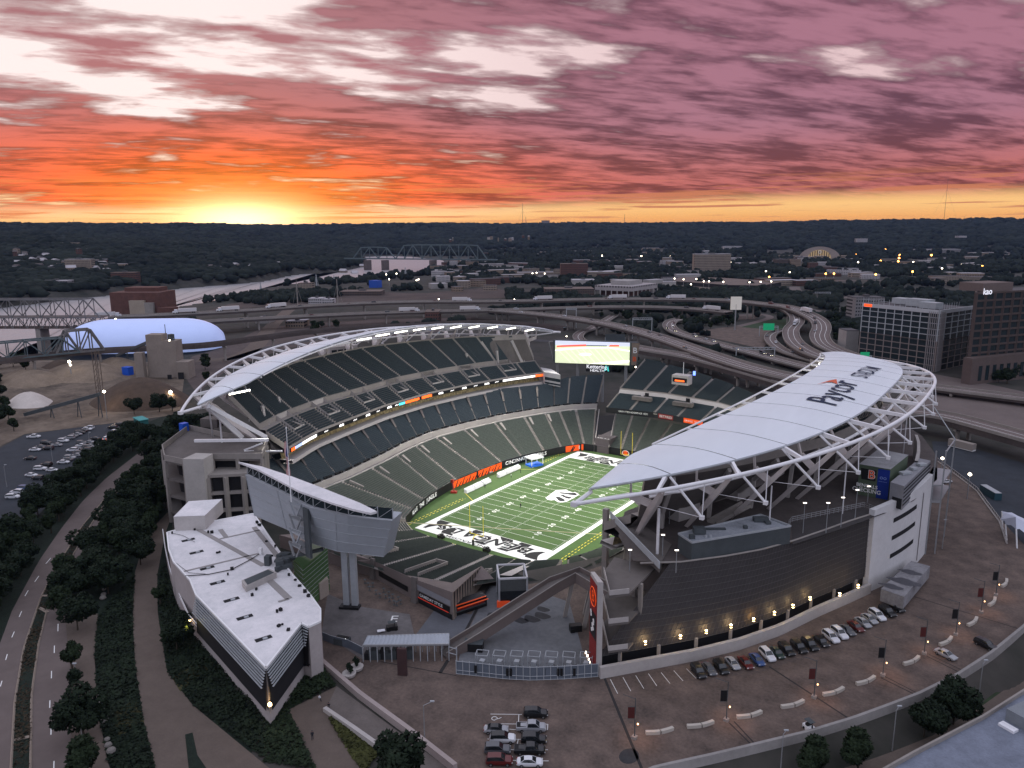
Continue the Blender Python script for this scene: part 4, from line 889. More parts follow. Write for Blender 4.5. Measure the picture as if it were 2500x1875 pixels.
# tall curved fin between the boxes and the open steel frame beyond
mb = MB(); cv_ = [at(1860+a_/3.456, 980+b_/3.456, 38) for a_, b_ in ((1290, 500), (1310, 420), (1310, 340), (1290, 280))]; mb.grid([[Vector((p.x, p.y, 31)) for p in cv_], [Vector((p.x, p.y, 38)) for p in cv_], [Vector((p.x+.8, p.y+.2, 38)) for p in cv_], [Vector((p.x+.8, p.y+.2, 31)) for p in cv_]]); obj('curved_fin', mb, M['concl'], mass)
fr = [at(2240, 1097, 31), at(2279, 1098, 31), at(2279, 1135, 27), at(2277, 1060, 36)]
for z in (31, 26.0): mb = MB(); mb.prism([(148.2, 38.6), (152.6, 41), (153.5, 58), (148.5, 58)], z-.4, z, True); obj('steel_deck', mb, M['steel'], mass)
mb = MB()
for x_, y_ in ((150.6, 39.6), (152.8, 41.5), (153.5, 57)): mb.box((x_, y_, 10), (.35, .35, 31))
mb.beam((152.8, 41.5, 40.6), (153.5, 57, 40.6), .3); mb.beam((153.5, 57, 40.8), (146, 70, 47), .25); obj('steel_frame', mb, M['steel'], mass)
# terrace fence with lamps, ramp cover, food-stand boards under the deck
fpx = [(1400+1815/3.456, 1000+980/3.456), (1860+250/3.456, 980+1020/3.456), (1860+860/3.456, 980+895/3.456), (1860+990/3.456, 980+945/3.456)]
fp_ = [at(u, v, 31) for u, v in fpx]; mb = MB()
for h in (.4, .9, 1.4): mb.tube([p+Vector((0, 0, h)) for p in fp_], .05, 4)
for p in rs3(fp_, 22): mb.tube([p, p+Vector((0, 0, 1.5))], .05, 4)
obj('terrace_fence', mb, M['steel'], mass)
mb = MB(); P = [at(1860+250/3.456, 980+1180/3.456, 31), at(1860+860/3.456, 980+930/3.456, 31), at(1860+985/3.456, 980+955/3.456, 31)]
mb.poly([(p.x, p.y, 31.05) for p in ([fp_[1]]+[fp_[2], fp_[3]]+[at(2166, 1252, 31), at(2060, 1290, 31), at(1935, 1330, 31)])]); obj('sunken_yard', mb, mat('yard_floor', (.055, .05, .05), .9, .2, .2), mass)
mb = MB(); r0_ = [at(1726, 1275, 31), at(1748, 1281, 31), at(1834, 1236, 34.5), at(1812, 1229, 34.5)]; mb.poly(r0_); mb.poly([p-Vector((0, 0, .4)) for p in r0_]); 
for p, q in ((r0_[0], r0_[3]), (r0_[1], r0_[2])): mb.beam(p+Vector((0, 0, .3)), q+Vector((0, 0, .3)), .25, .9)
obj('stair_roof', mb, M['conc'], mass)
fs = [(94, -31), (99.5, -20), (105, -8), (109, 4), (112, 18)]
mb = MB(); mb.grid([[(x, y, 31.1) for x, y in fs], [(x, y, 34.2) for x, y in fs], [(x-3, y+2, 34.6) for x, y in fs]]); stand_ = obj('food_stand', mb, mat('stand_wall', (.24, .21, .20), .8, .2), mass)
for s_, q in (('PIZZA', 0), ('FLAVOR', 1), ('GRILL', 2)):
    a, b = Vector((*fs[q], 0)), Vector((*fs[q+1], 0)); n_ = Vector(((b-a).y, -(b-a).x, 0)).normalized(); mb = MB(); mb.quad(*[Vector((p.x, p.y, z))+n_*.1 for p, z in ((a.lerp(b, .08), 32.5), (a.lerp(b, .75), 32.5), (a.lerp(b, .75), 34.1), (a.lerp(b, .08), 34.1))]); obj('signboard', mb, M['black'], stand_)
    mb = MB(); mb.text(s_, a.lerp(b, .4)+n_*.15+Vector((0, 0, 33.3)), b-a, (0, 0, 1), 1.3, bold=.03); obj('sign_lettering', mb, M['wline'], stand_)
# triangular prow of the terrace over the south-east stairs
pr = [at(1490, 1263, 31), at(1612, 1385, 31), at(1540, 1260, 31)]
mb = MB(); mb.prism([(p.x, p.y) for p in (pr[0], at(1610, 1380, 31), at(1640, 1330, 31), at(1540, 1262, 31))], 29.2, 31.1, True); obj('terrace_prow', mb, M['concd'], mass)
mb = MB(); mb.beam(pr[0]+Vector((0, 0, .8)), at(1610, 1380, 31.8), .25, 1.6); obj('prow_parapet', mb, M['galv'], mass)
for u, v in ((1556, 1352), (1478+0, 1345)): p = at(u, v, 18); mb = MB(); mb.box((p.x, p.y, 10), (1.4, 1.4, 20)); obj('column', mb, M['conc'], mass)
# ------------------------------------------------------------ south-west: curved scoreboard block on its column
bd_b = [at(621, 1258, 27), at(701, 1292, 27), at(756, 1324, 27), at(820, 1345, 27), at(937, 1359, 27)]; bd_t = [at(600, 1159, 39.5), at(701, 1208, 39.5), at(753, 1237, 39.5), at(855, 1261, 39), at(957, 1271, 38)]
SB = thing('scoreboard_building', 'grey panelled back of the curved scoreboard block raised on a steel column above the plaza', 'scoreboard', (bd_b[2].x, bd_b[2].y, 10))
panm = mat('zinc_panels', (.36, .39, .42), .55, .07, .12); mb = MB(); nb_ = []
def nrm_(P, i): a, b = P[max(0, i-1)], P[min(len(P)-1, i+1)]; d = (b-a); return Vector((-d.y, d.x, 0)).normalized()
B5, T5 = rs3(bd_b, 17), rs3(bd_t, 17)
rows = [[b.lerp(t, q/8) for b, t in zip(B5, T5)] for q in range(9)]; back_ = [[p+nrm_(B5, i)*5.5 for i, p in enumerate(r_)] for r_ in (rows[-1], rows[0])]
mb.grid(rows+back_+[rows[0]]); 
for i in (0, -1): mb.quad(rows[0][i], rows[-1][i], back_[0][i], back_[1][i])
pn = obj('panel_wall', mb, panm, SB)
mb = MB()
for q in (0, .27, .52, .76, 1.): mb.tube([b.lerp(t, q)-nrm_(B5, i)*.08 for i, (b, t) in enumerate(zip(B5, T5))], .09, 4)
for i in (0, 5, 12, 16): mb.tube([B5[i]-nrm_(B5, i)*.06, T5[i]-nrm_(B5, i)*.06], .07, 4)
obj('panel_joint', mb, M['galv'], pn)
mb = MB(); T0 = T5[:]; mb.grid([[p+Vector((0, 0, .1))+nrm_(B5, i)*.6 for i, p in enumerate(T0)], [p+Vector((0, 0, 2.6))+nrm_(B5, i)*.9 for i, p in enumerate(T0)]]); obj('glazed_gallery', mb, M['glass'], SB)
mb = MB()
for i in range(0, 17): p = T0[i]+nrm_(B5, i)*.5; mb.beam(p, p+Vector((0, 0, 2.8)), .16)
for i in range(0, 16): p, q = T0[i]+nrm_(B5, i)*.4, T0[i+1]+nrm_(B5, i+1)*.4; mb.beam(p, q+Vector((0, 0, 2.7)), .09)
obj('gallery_frame', mb, M['galv'], SB)
bl = [(582, 1127), (640, 1139), (713, 1163), (800, 1196), (880, 1228), (920, 1248), (905, 1252), (860, 1242), (808, 1226), (727, 1197), (629, 1145)]
P = [at(u, v, 42.6) for u, v in bl]; mb = MB(); mb.prism([(p.x, p.y) for p in P], 42.1, 42.6, True); rf_ = obj('blade_roof', mb, M['roofw'], SB)
# columns
c = at(848, 1480, 10); 
for dx_ in (0, 2.4): mb = MB(); mb.box((c.x+dx_*.8, c.y+dx_*.4, 10), (1.5, 1.3, 17.5), .5); obj('column', mb, M['galv'], SB)
mb = MB(); mb.box((c.x+1.2, c.y-.2, 10.04), (5, 2.2, .6), .5); obj('column_base', mb, M['black'], SB)
# zig-zag stair on the board's back
for k in range(4):
    z = 38.0-k*3.3; o = at(733, 1232+k*33, z); mb = MB(); mb.box((o.x, o.y, z), (4.6, 3.0, .25), -.15); mb.box((o.x, o.y+1.2, z-2.6), (3.4, .3, 2.6), -.15)
    for s_ in (-1, 1): mb.beam(o+Vector((s_*2.2, -1.4, 1.0)), o+Vector((s_*2.2*.2, -1.6, -2.3)), .5, .25)
    mb.beam(o+Vector((-2.2, -1.5, 1.1)), o+Vector((2.2, -1.5, 1.1)), .1, .1); obj('stair_flight', mb, M['steel'] if k % 2 else M['galv'], SB)
mb = MB(); o = at(735, 1300, 33); mb.box((o.x, o.y+1.9, 26.), (2.2, .6, 12.5), -.15); obj('stair_shaft', mb, M['greyd'], SB)
# flagpole and flag
f0 = at(711, 1225, 39.6); fl = thing('flagpole', 'tall white flagpole on the scoreboard block with a limp striped flag', 'flagpole', tuple(f0))
mb = MB(); mb.tube([f0, f0+Vector((0, 0, 18))], .16, 6, .08); mb.tube([f0+Vector((0, 0, 18)), f0+Vector((0, 0, 18.35))], .16, 6); obj('pole', mb, M['wpaint'], fl)
flr, flw, flb_ = mat('flag_red', (.38, .03, .04), .8, 0), mat('flag_white', (.6, .58, .58), .8, 0), mat('flag_blue', (.03, .04, .14), .8, 0)
mb = MB(); NI, NJ = 13, 14
for i in range(NI):
    mb.mi = 0 if i % 2 == 0 else 1; rr = []
    for a_ in (i/NI, (i+1)/NI):
        r_ = []
        for j in range(NJ+1):
            q = j/NJ; w_ = 2.3; fold = .22*math.sin(q*9+a_*2); r_.append(f0+Vector((.15-w_*.62*a_*(.9-.25*q)+fold*.5, fold*.7, 14.6-q*8.2+a_*.2)))
        rr.append(r_)
    if i > 6: mb.grid(rr)
    else:
        k_ = 6; keep = mb.mi; mb.mi = 2; mb.grid([r_[:k_+1] for r_ in rr]); mb.mi = keep; mb.grid([r_[k_:] for r_ in rr])
obj('flag', mb, [flr, flw, flb_], fl)
# ------------------------------------------------------------ south-west: white-roofed office with its ship's-prow balcony
c5 = lambda l, z: [at(380+a_/3.456, 1200+b_/3.456, z) for a_, b_ in l]
RO = c5([(95, 340), (145, 325), (420, 255), (825, 180), (1050, 510), (1070, 580), (1150, 690), (1300, 860), (1390, 985), (1390, 1085), (1290, 1130), (1228, 1100), (930, 1475), (340, 865), (290, 740), (150, 585), (110, 480)], 22.5)
OF = thing('office_building', 'long angular building with white flat roof and pointed balcony at the near corner', 'building', (20, -100, 10))
mb = MB(); mb.prism([(p.x, p.y) for p in RO][::-1] if False else [(p.x, p.y) for p in RO], 10, 22.0); obj('wall', mb, mat('warm_render', (.42, .38, .37), .85, .12, .15), OF)
mb = MB(); mb.poly([(p.x, p.y, 22.15) for p in RO]); rf = obj('roof', mb, M['roofw'], OF)
mb = MB(); 
for p, q in list(zip(RO, RO[1:]+RO[:1])): mb.beam((p.x, p.y, 22.2), (q.x, q.y, 22.2), .35, .45)
obj('roof_edge', mb, M['wpaint'], rf)
lv = MB(); lvl = MB()
LVP = [RO[13], RO[12], RO[11], RO[10]]
for a, b in zip(LVP, LVP[1:]):
    d = (b-a).normalized(); n_ = Vector((-d.y, d.x, 0)); n_ = n_ if n_.dot(Vector((20, -100, 0))-Vector((a.x, a.y, 0))) < 0 else -n_
    for k in range(7):
        z = 21.7-k*.55; o_ = .15+k*.16; lvl.beam((a.x, a.y, z)+n_*0 if False else Vector((a.x, a.y, z))+n_*o_, Vector((b.x, b.y, z))+n_*o_, .3, .12)
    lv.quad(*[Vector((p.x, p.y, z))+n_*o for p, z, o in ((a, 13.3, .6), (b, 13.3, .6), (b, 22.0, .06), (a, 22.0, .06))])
obj('louvre_backing', lv, M['dark'], OF); obj('louvre', lvl, M['galv'], OF)  # dark wall behind the louvres, down to the balcony
BAL = [at(*q, 13.4) for q in ((398, 1300), (404, 1345), (414, 1390), (430, 1440), (462, 1511), (520, 1577), (590, 1652), (658, 1726), (706, 1665), (756, 1590), (756, 1530))]
mb = MB(); mb.poly([(p.x, p.y, 13.4) for p in BAL]+[(RO[10].x, RO[10].y, 13.4), (20, -96, 13.4), (RO[0].x, RO[0].y, 13.4)]); obj('balcony_floor', mb, M['concd'], OF)
mb = MB(); mb.grid([[(p.x, p.y, 14.4) for p in BAL], [(p.x, p.y, 12.8) for p in BAL], [(p.x, p.y, 9.5) for p in BAL]]); obj('balcony_wall', mb, mat('pink_concrete', (.40, .345, .33), .85, .1, .12), OF)
mb = MB(); mb.tube([Vector((p.x, p.y, 14.5)) for p in BAL], .12, 4); mb.tube([Vector((p.x, p.y, 13.7)) for p in BAL], .07, 4); obj('handrail', mb, M['wpaint'], OF)
mb = MB(); IN = [p.lerp(Vector((20, -96, p.z)), .055) for p in BAL[4:10]]; mb.grid([[(p.x, p.y, 13.5) for p in IN], [(p.x, p.y, 14.1) for p in IN]]); obj('planter_edge', mb, M['conc'], OF)
for a_, b_ in ((275, 408), (345, 512), (435, 645), (522, 768), (640, 912), (752, 1060), (910, 1240)):
    c = c5([(a_, b_)], 22.2)[0]; mb = MB(); d = (RO[3]-RO[0]).normalized(); rz_ = math.atan2(d.y, d.x); mb.box((c.x, c.y, 22.18), (3.3, 1.3, .05), rz_); hh = obj('drain_mat', mb, M['dark'], rf); mb = MB(); mb.box((c.x+.4, c.y+.1, 22.24), (.9, .5, .25), rz_); obj('roof_drain', mb, M['galv'], hh)
mb = MB(); wkm = mat('walkway_pads', (.30, .28, .27), .9, .1, .4)
for l, w_ in ((((360, 320), (910, 625)), 1.1), (((540, 400), (880, 325)), .5), (((235, 675), (880, 520)), .5), (((830, 300), (1040, 560)), 1.1), (((545, 320), (595, 385)), 1.), (((945, 735), (1125, 905)), 1.3), (((1035, 930), (1125, 905)), .6)):
    p, q = c5(l, 22.2); mb.beam((p.x, p.y, 22.22), (q.x, q.y, 22.22), w_*1.2, .06)
obj('roof_walkway', mb, wkm, rf)
mb = MB(); mb.tube([p+Vector((0, 0, .2)) for p in c5([(250, 718), (450, 705), (640, 665), (800, 580), (895, 520)], 22.2)], .12, 4); mb.tube([p+Vector((0, 0, .15)) for p in c5([(140, 355), (230, 375), (330, 430)], 22.2)], .06, 4); mb.tube([p+Vector((0, 0, .15)) for p in c5([(150, 590), (280, 690), (420, 700)], 22.2)], .06, 4); obj('roof_cable', mb, M['black'], rf)
mb = MB(); r5 = random.Random(5)
for a_, b_ in ((805, 185), (855, 265), (865, 285), (880, 290), (935, 425), (980, 545), (1010, 470), (1125, 710), (1180, 750), (1215, 800), (1260, 850), (1290, 885), (445, 350), (475, 350), (520, 520), (540, 515), (610, 705), (815, 880), (850, 830), (1025, 1020), (1055, 1005), (1040, 1138), (1070, 1125), (1120, 1170), (645, 660), (330, 325), (140, 355)):
    c = c5([(a_, b_)], 22.2)[0]; s_ = r5.uniform(.4, .8); mb.box(c, (s_, s_*.8, r5.uniform(.3, .7)), r5.uniform(0, 3))
obj('roof_vent', mb, M['dark'], rf, kind='stuff')
P = c5([(155, 238), (162, 330), (425, 320), (408, 205), (400, 180), (155, 215)], 22.2); P = [P[1], P[2], P[3]+Vector((2, 5, 0)), P[0]+Vector((0, 5, 0))]
mb = MB(); mb.prism([(p.x, p.y) for p in P], 22.1, 26.2); hb = obj('roof_house', mb, mat('pale_render', (.48, .45, .43), .85, .1, .2), OF); mb = MB(); mb.poly([(p.x, p.y, 26.25) for p in P]); obj('flat_roof', mb, M['roofw'], hb)
P = c5([(725, 750), (960, 650), (1020, 680), (760, 800)], 23.6); mb = MB(); mb.prism([(p.x, p.y) for p in P], 22.1, 23.6); sk = obj('skylight_box', mb, M['concl'], OF); mb = MB(); c = sum(P, Vector())/4; mb.poly([(c+(p-c)*.86)*1+Vector((0, 0, .06)) for p in P]); obj('skylight_glass', mb, M['greyd'], sk)
for a_, b_, h in ((890, 530, 1.8), (930, 600, 1.5)): c = c5([(a_, b_)], 22.2)[0]; mb = MB(); mb.box(c, (.8, .8, h), .3); obj('chimney_duct', mb, M['wpaint'], rf)
# spiral of plant at the roof's corner and the green glass stair
mb = MB(); c = c5([(1060, 610)], 22.2)[0]
for k in range(9): mb.box((c.x+r5.uniform(-3.5, 3.5), c.y+r5.uniform(-2.5, 2.5), 22.2), (r5.uniform(1, 3), r5.uniform(.8, 2), r5.uniform(.6, 2.4)), r5.uniform(0, 3))
mb.beam(c+Vector((-1, -1, 1)), c+Vector((9, 6, 4)), 1.6, .5); obj('roof_plant', mb, M['greyd'], rf, kind='stuff')
gs = [at(716, 1372, 21), at(740, 1395, 21), at(800, 1345, 21), at(770, 1330, 21)]; mb = MB(); mb.prism([(p.x, p.y) for p in gs], 10, 22); g_ = obj('glazed_stair', mb, mat('green_glass', (.02, .05, .03), .15, 0, emis=(.12, .2, .08), es=.12), OF)
mb = MB()
for k in range(9): z = 12+k*1.15; a, b, c = gs[1], gs[2], gs[0]; mb.beam((a.x, a.y-.1, z), (b.x, b.y-.1, z), .12); mb.beam((c.x, c.y-.1, z), (a.x, a.y-.1, z), .12)
obj('glazing_bar', mb, M['galv'], g_)
P = [at(742, 1395, 17), at(756, 1448, 10), at(790, 1465, 10), at(783, 1420, 12)]; mb = MB(); w1, w2, w3 = at(735, 1400, 14), at(782, 1466, 10), at(804, 1452, 10)
mb.prism([(w1.x, w1.y), (w2.x, w2.y), (w3.x, w3.y), (gs[2].x, gs[2].y-1)], 10, 14.5); obj('stair_plinth', mb, mat('buff_render', (.40, .34, .29), .85, .1), OF)
# ------------------------------------------------------------ west block: open concrete decks and stair tower
WP = [at(403, 1124, 31), at(397, 1098, 31), at(461, 1049, 31), at(560, 1070, 31), at(655, 1073, 31), at(640, 1120, 31), at(519, 1120, 31), at(497, 1134, 31), at(450, 1134, 31)]
wm = MB(); cW = sum(WP, Vector())/len(WP); wm.prism([tuple((cW+(p-cW)*.72)[:2]) for p in WP], 10, 30.4); wb = obj('west_block', wm, M['dark'], ST)  # dark inset box stands in for the shade between the decks
for z in (31, 25.2, 19.4, 13.6): mb = MB(); mb.prism([(p.x, p.y) for p in WP], z-.7, z, True); obj('open_deck', mb, M['concd'], wb)
mb = MB(); wall_pts = WP+[WP[0]]
for a, b in zip(wall_pts, wall_pts[1:]): mb.beam((a.x, a.y, 31.9), (b.x, b.y, 31.9), .3, 1.9)
obj('parapet', mb, M['conc'], wb)
for a, b in zip(wall_pts, wall_pts[1:]):
    n_ = max(1, int((b-a).length/7))
    for k in range(n_): p = a.lerp(b, k/n_); mb = MB(); mb.box((p.x, p.y, 10), (.9, .9, 21)); obj('column', mb, M['conc'], wb)
tw = [at(447, 1133, 31.5), at(497, 1134, 31.5), at(520, 1120, 31.5), at(480, 1118, 31.5)]; mb = MB(); mb.prism([(p.x, p.y) for p in tw], 10, 33.2); obj('stair_tower', mb, mat('tower_concrete', (.40, .375, .35), .9, .12, .2), wb)
# open floors between the tower and the scoreboard block
OP = [at(505, 1156, 28), at(622, 1150, 28), at(640, 1100, 30), at(560, 1100, 30)]
for z in (27.4, 21.6, 15.8): mb = MB(); mb.prism([(p.x, p.y) for p in OP], z-.9, z, True); obj('open_deck', mb, M['conc'], wb)
for q in (0, .38, .75, 1.): p = OP[0].lerp(OP[1], q); mb = MB(); mb.box((p.x, p.y, 10), (1.2, 1.2, 16.5)); obj('column', mb, M['conc'], wb)
mb = MB(); cO = sum(OP, Vector())/4; mb.prism([tuple((cO+(p-cO)*.85)[:2]) for p in OP], 10, 26.4); obj('shade_core', mb, M['dark'], wb)  # dark core stands in for shade inside the open floors
# long white beam and braces, leaning struts under the roof's southern end
beams = [((475, 1076, 34.5), (655, 1074, 34.5), .9), ((596, 1099, 31), (640, 1082, 34), .5), ((596, 1102, 31), (690, 1101, 30), .5), ((508, 992, 46), (590, 1068, 33), 1.6), ((515, 993, 46), (650, 1067, 33), 1.3), ((510, 994, 46), (519, 1064, 32), .5), ((570, 1050, 36), (587, 1067, 33), .5)]
mb = MB()
for a, b, w_ in beams: mb = MB(); mb.beam(at(*a), at(*b), w_); obj('roof_strut', mb, M['white'], canW)
mb = MB(); p = at(450, 1052, 31); mb.box((p.x, p.y, 31), (2.4, 2.4, 3)); obj('blue_tank', mb, M['blue'], wb)
mb = MB(); p = at(520, 1040, 31); mb.box((p.x, p.y, 31), (7, 5, 3.2), .4); obj('plant_room', mb, M['concd'], wb)
# ------------------------------------------------------------ near ground: roads, paths, beds on the west side
def psheet(name, P, z, m, kind='structure', zp=10): mb = MB(); mb.poly([(p.x, p.y, z) for p in pts(P, zp)]); return obj(name, mb, m, kind=kind)
def pstrip(name, A, B, z, m, n=40):
    a, b = rs3(pts(A), n), rs3(pts(B), n); mb = MB(); mb.grid([[(p.x, p.y, z) for p in a], [(p.x, p.y, z) for p in b]]); return obj(name, mb, m, kind='structure')
psheet('parking_lot', [(-260, 1330), (-120, 1160), (60, 1062), (160, 1048), (308, 1030), (312, 1046), (285, 1078), (262, 1100), (205, 1140), (120, 1230), (30, 1330), (-60, 1450), (-200, 1560)], 10.10, M['asphb'])
psheet('yard_ground', [(-120, 1080), (-60, 900), (20, 880), (320, 880), (420, 890), (450, 920), (440, 1000), (420, 1014), (300, 1030), (60, 1060), (-60, 1120)], 10.06, M['dirt'])
psheet('grass_verge', [(-300, 1700), (-200, 1560), (30, 1330), (120, 1230), (205, 1140), (285, 1078), (320, 1046), (410, 1012), (440, 1010), (440, 1030), (405, 1080), (398, 1230), (417, 1240), (440, 1520), (640, 1760), (560, 2000), (-300, 2000)], 10.03, M['hedge'])
R1L = [(10, 1960), (29, 1875), (38, 1684), (69, 1540), (127, 1395), (165, 1330), (203, 1250), (245, 1195), (290, 1150), (345, 1105), (400, 1062), (450, 1030)]
R1R = [(24, 1960), (27, 1875), (36, 1713), (58, 1583), (101, 1456), (150, 1365), (202, 1283), (262, 1210), (310, 1163), (360, 1120), (412, 1078), (462, 1040)]
R1L = [(u-70, v) if i < 3 else (u-55+i*3, v) for i, (u, v) in enumerate(R1L)]
pstrip('road', [(-60, 1960), (-45, 1800), (-18, 1620), (30, 1490), (95, 1370), (150, 1290), (203, 1222), (262, 1165), (318, 1122), (372, 1080), (430, 1040)], R1R, 10.08, M['road'])
MR = [(66, 1960), (75, 1875), (77, 1699), (95, 1569), (124, 1456), (165, 1378), (212, 1297), (258, 1226), (300, 1180)]
med = pstrip('median', R1R[:9], MR, 10.16, M['hedge'])
pstrip('road', MR, [(182, 1960), (176, 1875), (174, 1757), (172, 1626), (158, 1500), (168, 1420), (215, 1330), (262, 1240), (304, 1190)], 10.08, M['road'])
pstrip('pavement', [(182, 1960), (176, 1875), (174, 1757), (172, 1626), (158, 1500)], [(300, 1960), (262, 1860), (237, 1713), (231, 1598), (240, 1500)], 10.2, M['path'])
PL = [(400, 1960), (379, 1875), (350, 1757), (330, 1626), (324, 1510), (329, 1400), (344, 1350), (372, 1290), (417, 1243)]
PR = [(760, 1960), (640, 1862), (470, 1722), (408, 1641), (385, 1496), (384, 1405), (396, 1340), (408, 1290), (424, 1250)]
pstrip('footpath', PL, PR, 10.1, M['path'])
psheet('planting_bed', [(452, 1795), (470, 1790), (482, 1845), (560, 1960), (470, 1960)], 10.16, M['hedge'])
kerb = mat('kerb_stone', (.27, .22, .18), .9, .15)
for A in (R1R[:9], MR):
    mb = MB(); mb.tube([p+Vector((0, 0, .16)) for p in rs3(pts(A), 60)], .22, 4); obj('kerb', mb, kerb, kind='structure')
for P_ in ([(101, 1456), (124, 1456)], [(96, 1485), (117, 1497)], [(35, 1808), (75, 1800)]):
    a, b = pts(P_); mb = MB(); mb.beam((a.x, a.y, 10.2), (b.x, b.y, 10.2), .8, .12); obj('median_crossing', mb, kerb, kind='structure')
mb = MB(); dl = []
for (u, v) in ((142, 1533), (133, 1586), (126, 1648), (122, 1720), (125, 1786), (132, 1868)): dl.append((at(u, v-9), at(u-(.5), v+9)))
for (u, v, du) in ((65, 1449, 4), (50, 1500, 3), (32, 1550, 3), (16, 1605, 2), (3, 1670, 2), (90, 1414, 5), (118, 1370, 6)): dl.append((at(u+du, v-7), at(u-du, v+7)))
for a, b in dl: d = (b-a).normalized(); n_ = Vector((-d.y, d.x, 0))*.09; mb.quad(*[Vector((p.x, p.y, 10.1)) for p in (a-n_, b-n_, b+n_, a+n_)])
obj('lane_marking', mb, M['wline'], kind='structure')
# olive grass strips in the beds
olv = mat('dry_grass', (.060, .055, .022), .95, .35, .5, world=True)
psheet('grass_strip', [(420, 1655), (505, 1605), (525, 1622), (440, 1690)], 10.12, olv); psheet('grass_strip', [(270, 1745), (335, 1705), (352, 1765), (290, 1800)], 10.12, olv)
# low wedge-shaped walls and ramp by the plaza
psheet('footpath', [(705, 1733), (822, 1676), (845, 1700), (795, 1735), (805, 1750), (880, 1880), (770, 1880)], 10.1, M['path']); psheet('ramp', [(822, 1676), (1112, 1890), (1000, 1900), (795, 1735)], 10.12, mat('ramp_paving', (.135, .115, .105), .9, .2, .3, world=True))
def wedge(name, lab, A, h0, h1, w, m, cat='wall'):
    P = rs3(pts(A), 24); mb = MB(); K = len(P); r = [[], [], [], []]
    for i, p in enumerate(P):
        d = (P[min(i+1, K-1)]-P[max(i-1, 0)]).normalized(); n_ = Vector((-d.y, d.x, 0)); h = h0+(h1-h0)*i/(K-1)
        for k, (o, z) in enumerate(((-w/2, 9.), (-w/2, 10+h), (w/2, 10+h), (w/2, 9.))): r[k].append(Vector((p.x, p.y, z))+n_*o)
    mb.grid(r); mb.quad(*[q[0] for q in r]); mb.quad(*[q[-1] for q in r]); return obj(name, mb, m, None, lab, cat)
wedge('retaining_wall', 'long pale pink retaining wall between the ramp and the brick plaza', [(768, 1606), (880, 1705), (1000, 1795), (1112, 1885)], 1.2, 1.6, .9, mat('pink_wall', (.34, .285, .27), .85, .12, .2))
wedge('retaining_wall', 'short pale wall ending in a point beside the yellow-leaved hedge and ramp', [(793, 1736), (860, 1785), (930, 1838)], .9, 1.5, .8, M['concl'])
EW = [Vector((x, y, 10)) for x, y in EWALL]
mb = MB(); P = rs3(EW, 60); rr = [[], [], [], []]
for i, p in enumerate(P):
    d = (P[min(i+1, 59)]-P[max(i-1, 0)]).normalized(); n_ = Vector((d.y, -d.x, 0))
    for k, (o, z) in enumerate(((-.35, 10), (-.35, 11.05), (.25, 11.05), (1.0, 6.6))): rr[k].append(Vector((p.x, p.y, z))+n_*o)
mb.grid(rr); obj('boundary_wall', mb, mat('boundary_concrete', (.26, .245, .235), .9, .18, .15), None, 'long curved pale concrete wall along the outer edge of the brick plaza', 'wall')
def offp(P, o, z):
    K = len(P); out = []
    for i, p in enumerate(P):
        d = (P[min(i+1, K-1)]-P[max(i-1, 0)]).normalized(); out.append(Vector((p.x+d.y*o, p.y-d.x*o, z)))
    return out
mb = MB(); mb.grid([offp(P, 5.5, 6.92), offp(P, 11, 6.92)]); obj('pavement', mb, M['path'], kind='structure')
mb = MB(); mb.grid([offp(P, 11, 6.86), offp(P, 30, 6.86)]); obj('road', mb, M['asph'], kind='structure')
mb = MB(); mb.tube(offp(P, 11, 6.95), .16, 4); obj('kerb', mb, kerb, kind='structure')
mb = MB(); mb.grid([offp(P, 1.0, 6.9), offp(P, 5.5, 6.9)]); obj('grass_verge', mb, M['grass'], kind='structure')
# grey roof at the lower right
gr = [at(*p, 12) for p in ((2080, 1930), (2230, 1845), (2398, 1757), (2500, 1692), (2640, 1600), (2700, 1950))]; g0 = thing('garage_building', 'flat blue-grey roofed building cut off by the lower right corner', 'building', (gr[2].x, gr[2].y, 7))
mb = MB(); mb.prism([(p.x, p.y) for p in gr], 6, 12); obj('wall', mb, M['concd'], g0); mb = MB(); mb.poly([(p.x, p.y, 12.05) for p in gr]); rg = obj('roof', mb, mat('blue_grey_roof', (.17, .19, .24), .85, .25, .3), g0)
mb = MB(); 
for a, b in zip(gr[:4], gr[1:5]): mb.beam((a.x, a.y, 12.4), (b.x, b.y, 12.4), .4, .9)
obj('parapet', mb, M['conc'], rg); mb = MB(); c = at(2480, 1755, 12.1); mb.box((c.x+2, c.y, 12.06), (5, 6, 2.4), -.5); obj('rooftop_unit', mb, M['grey'], rg); mb = MB(); c = at(2461, 1778, 12.1); mb.box((c.x, c.y, 12.06), (2.8, 1.5, .5), -.5); mb.box((c.x, c.y+.2, 12.57), (2.2, .3, .1), -.5); obj('vent_hatch', mb, M['tarp'], rg)
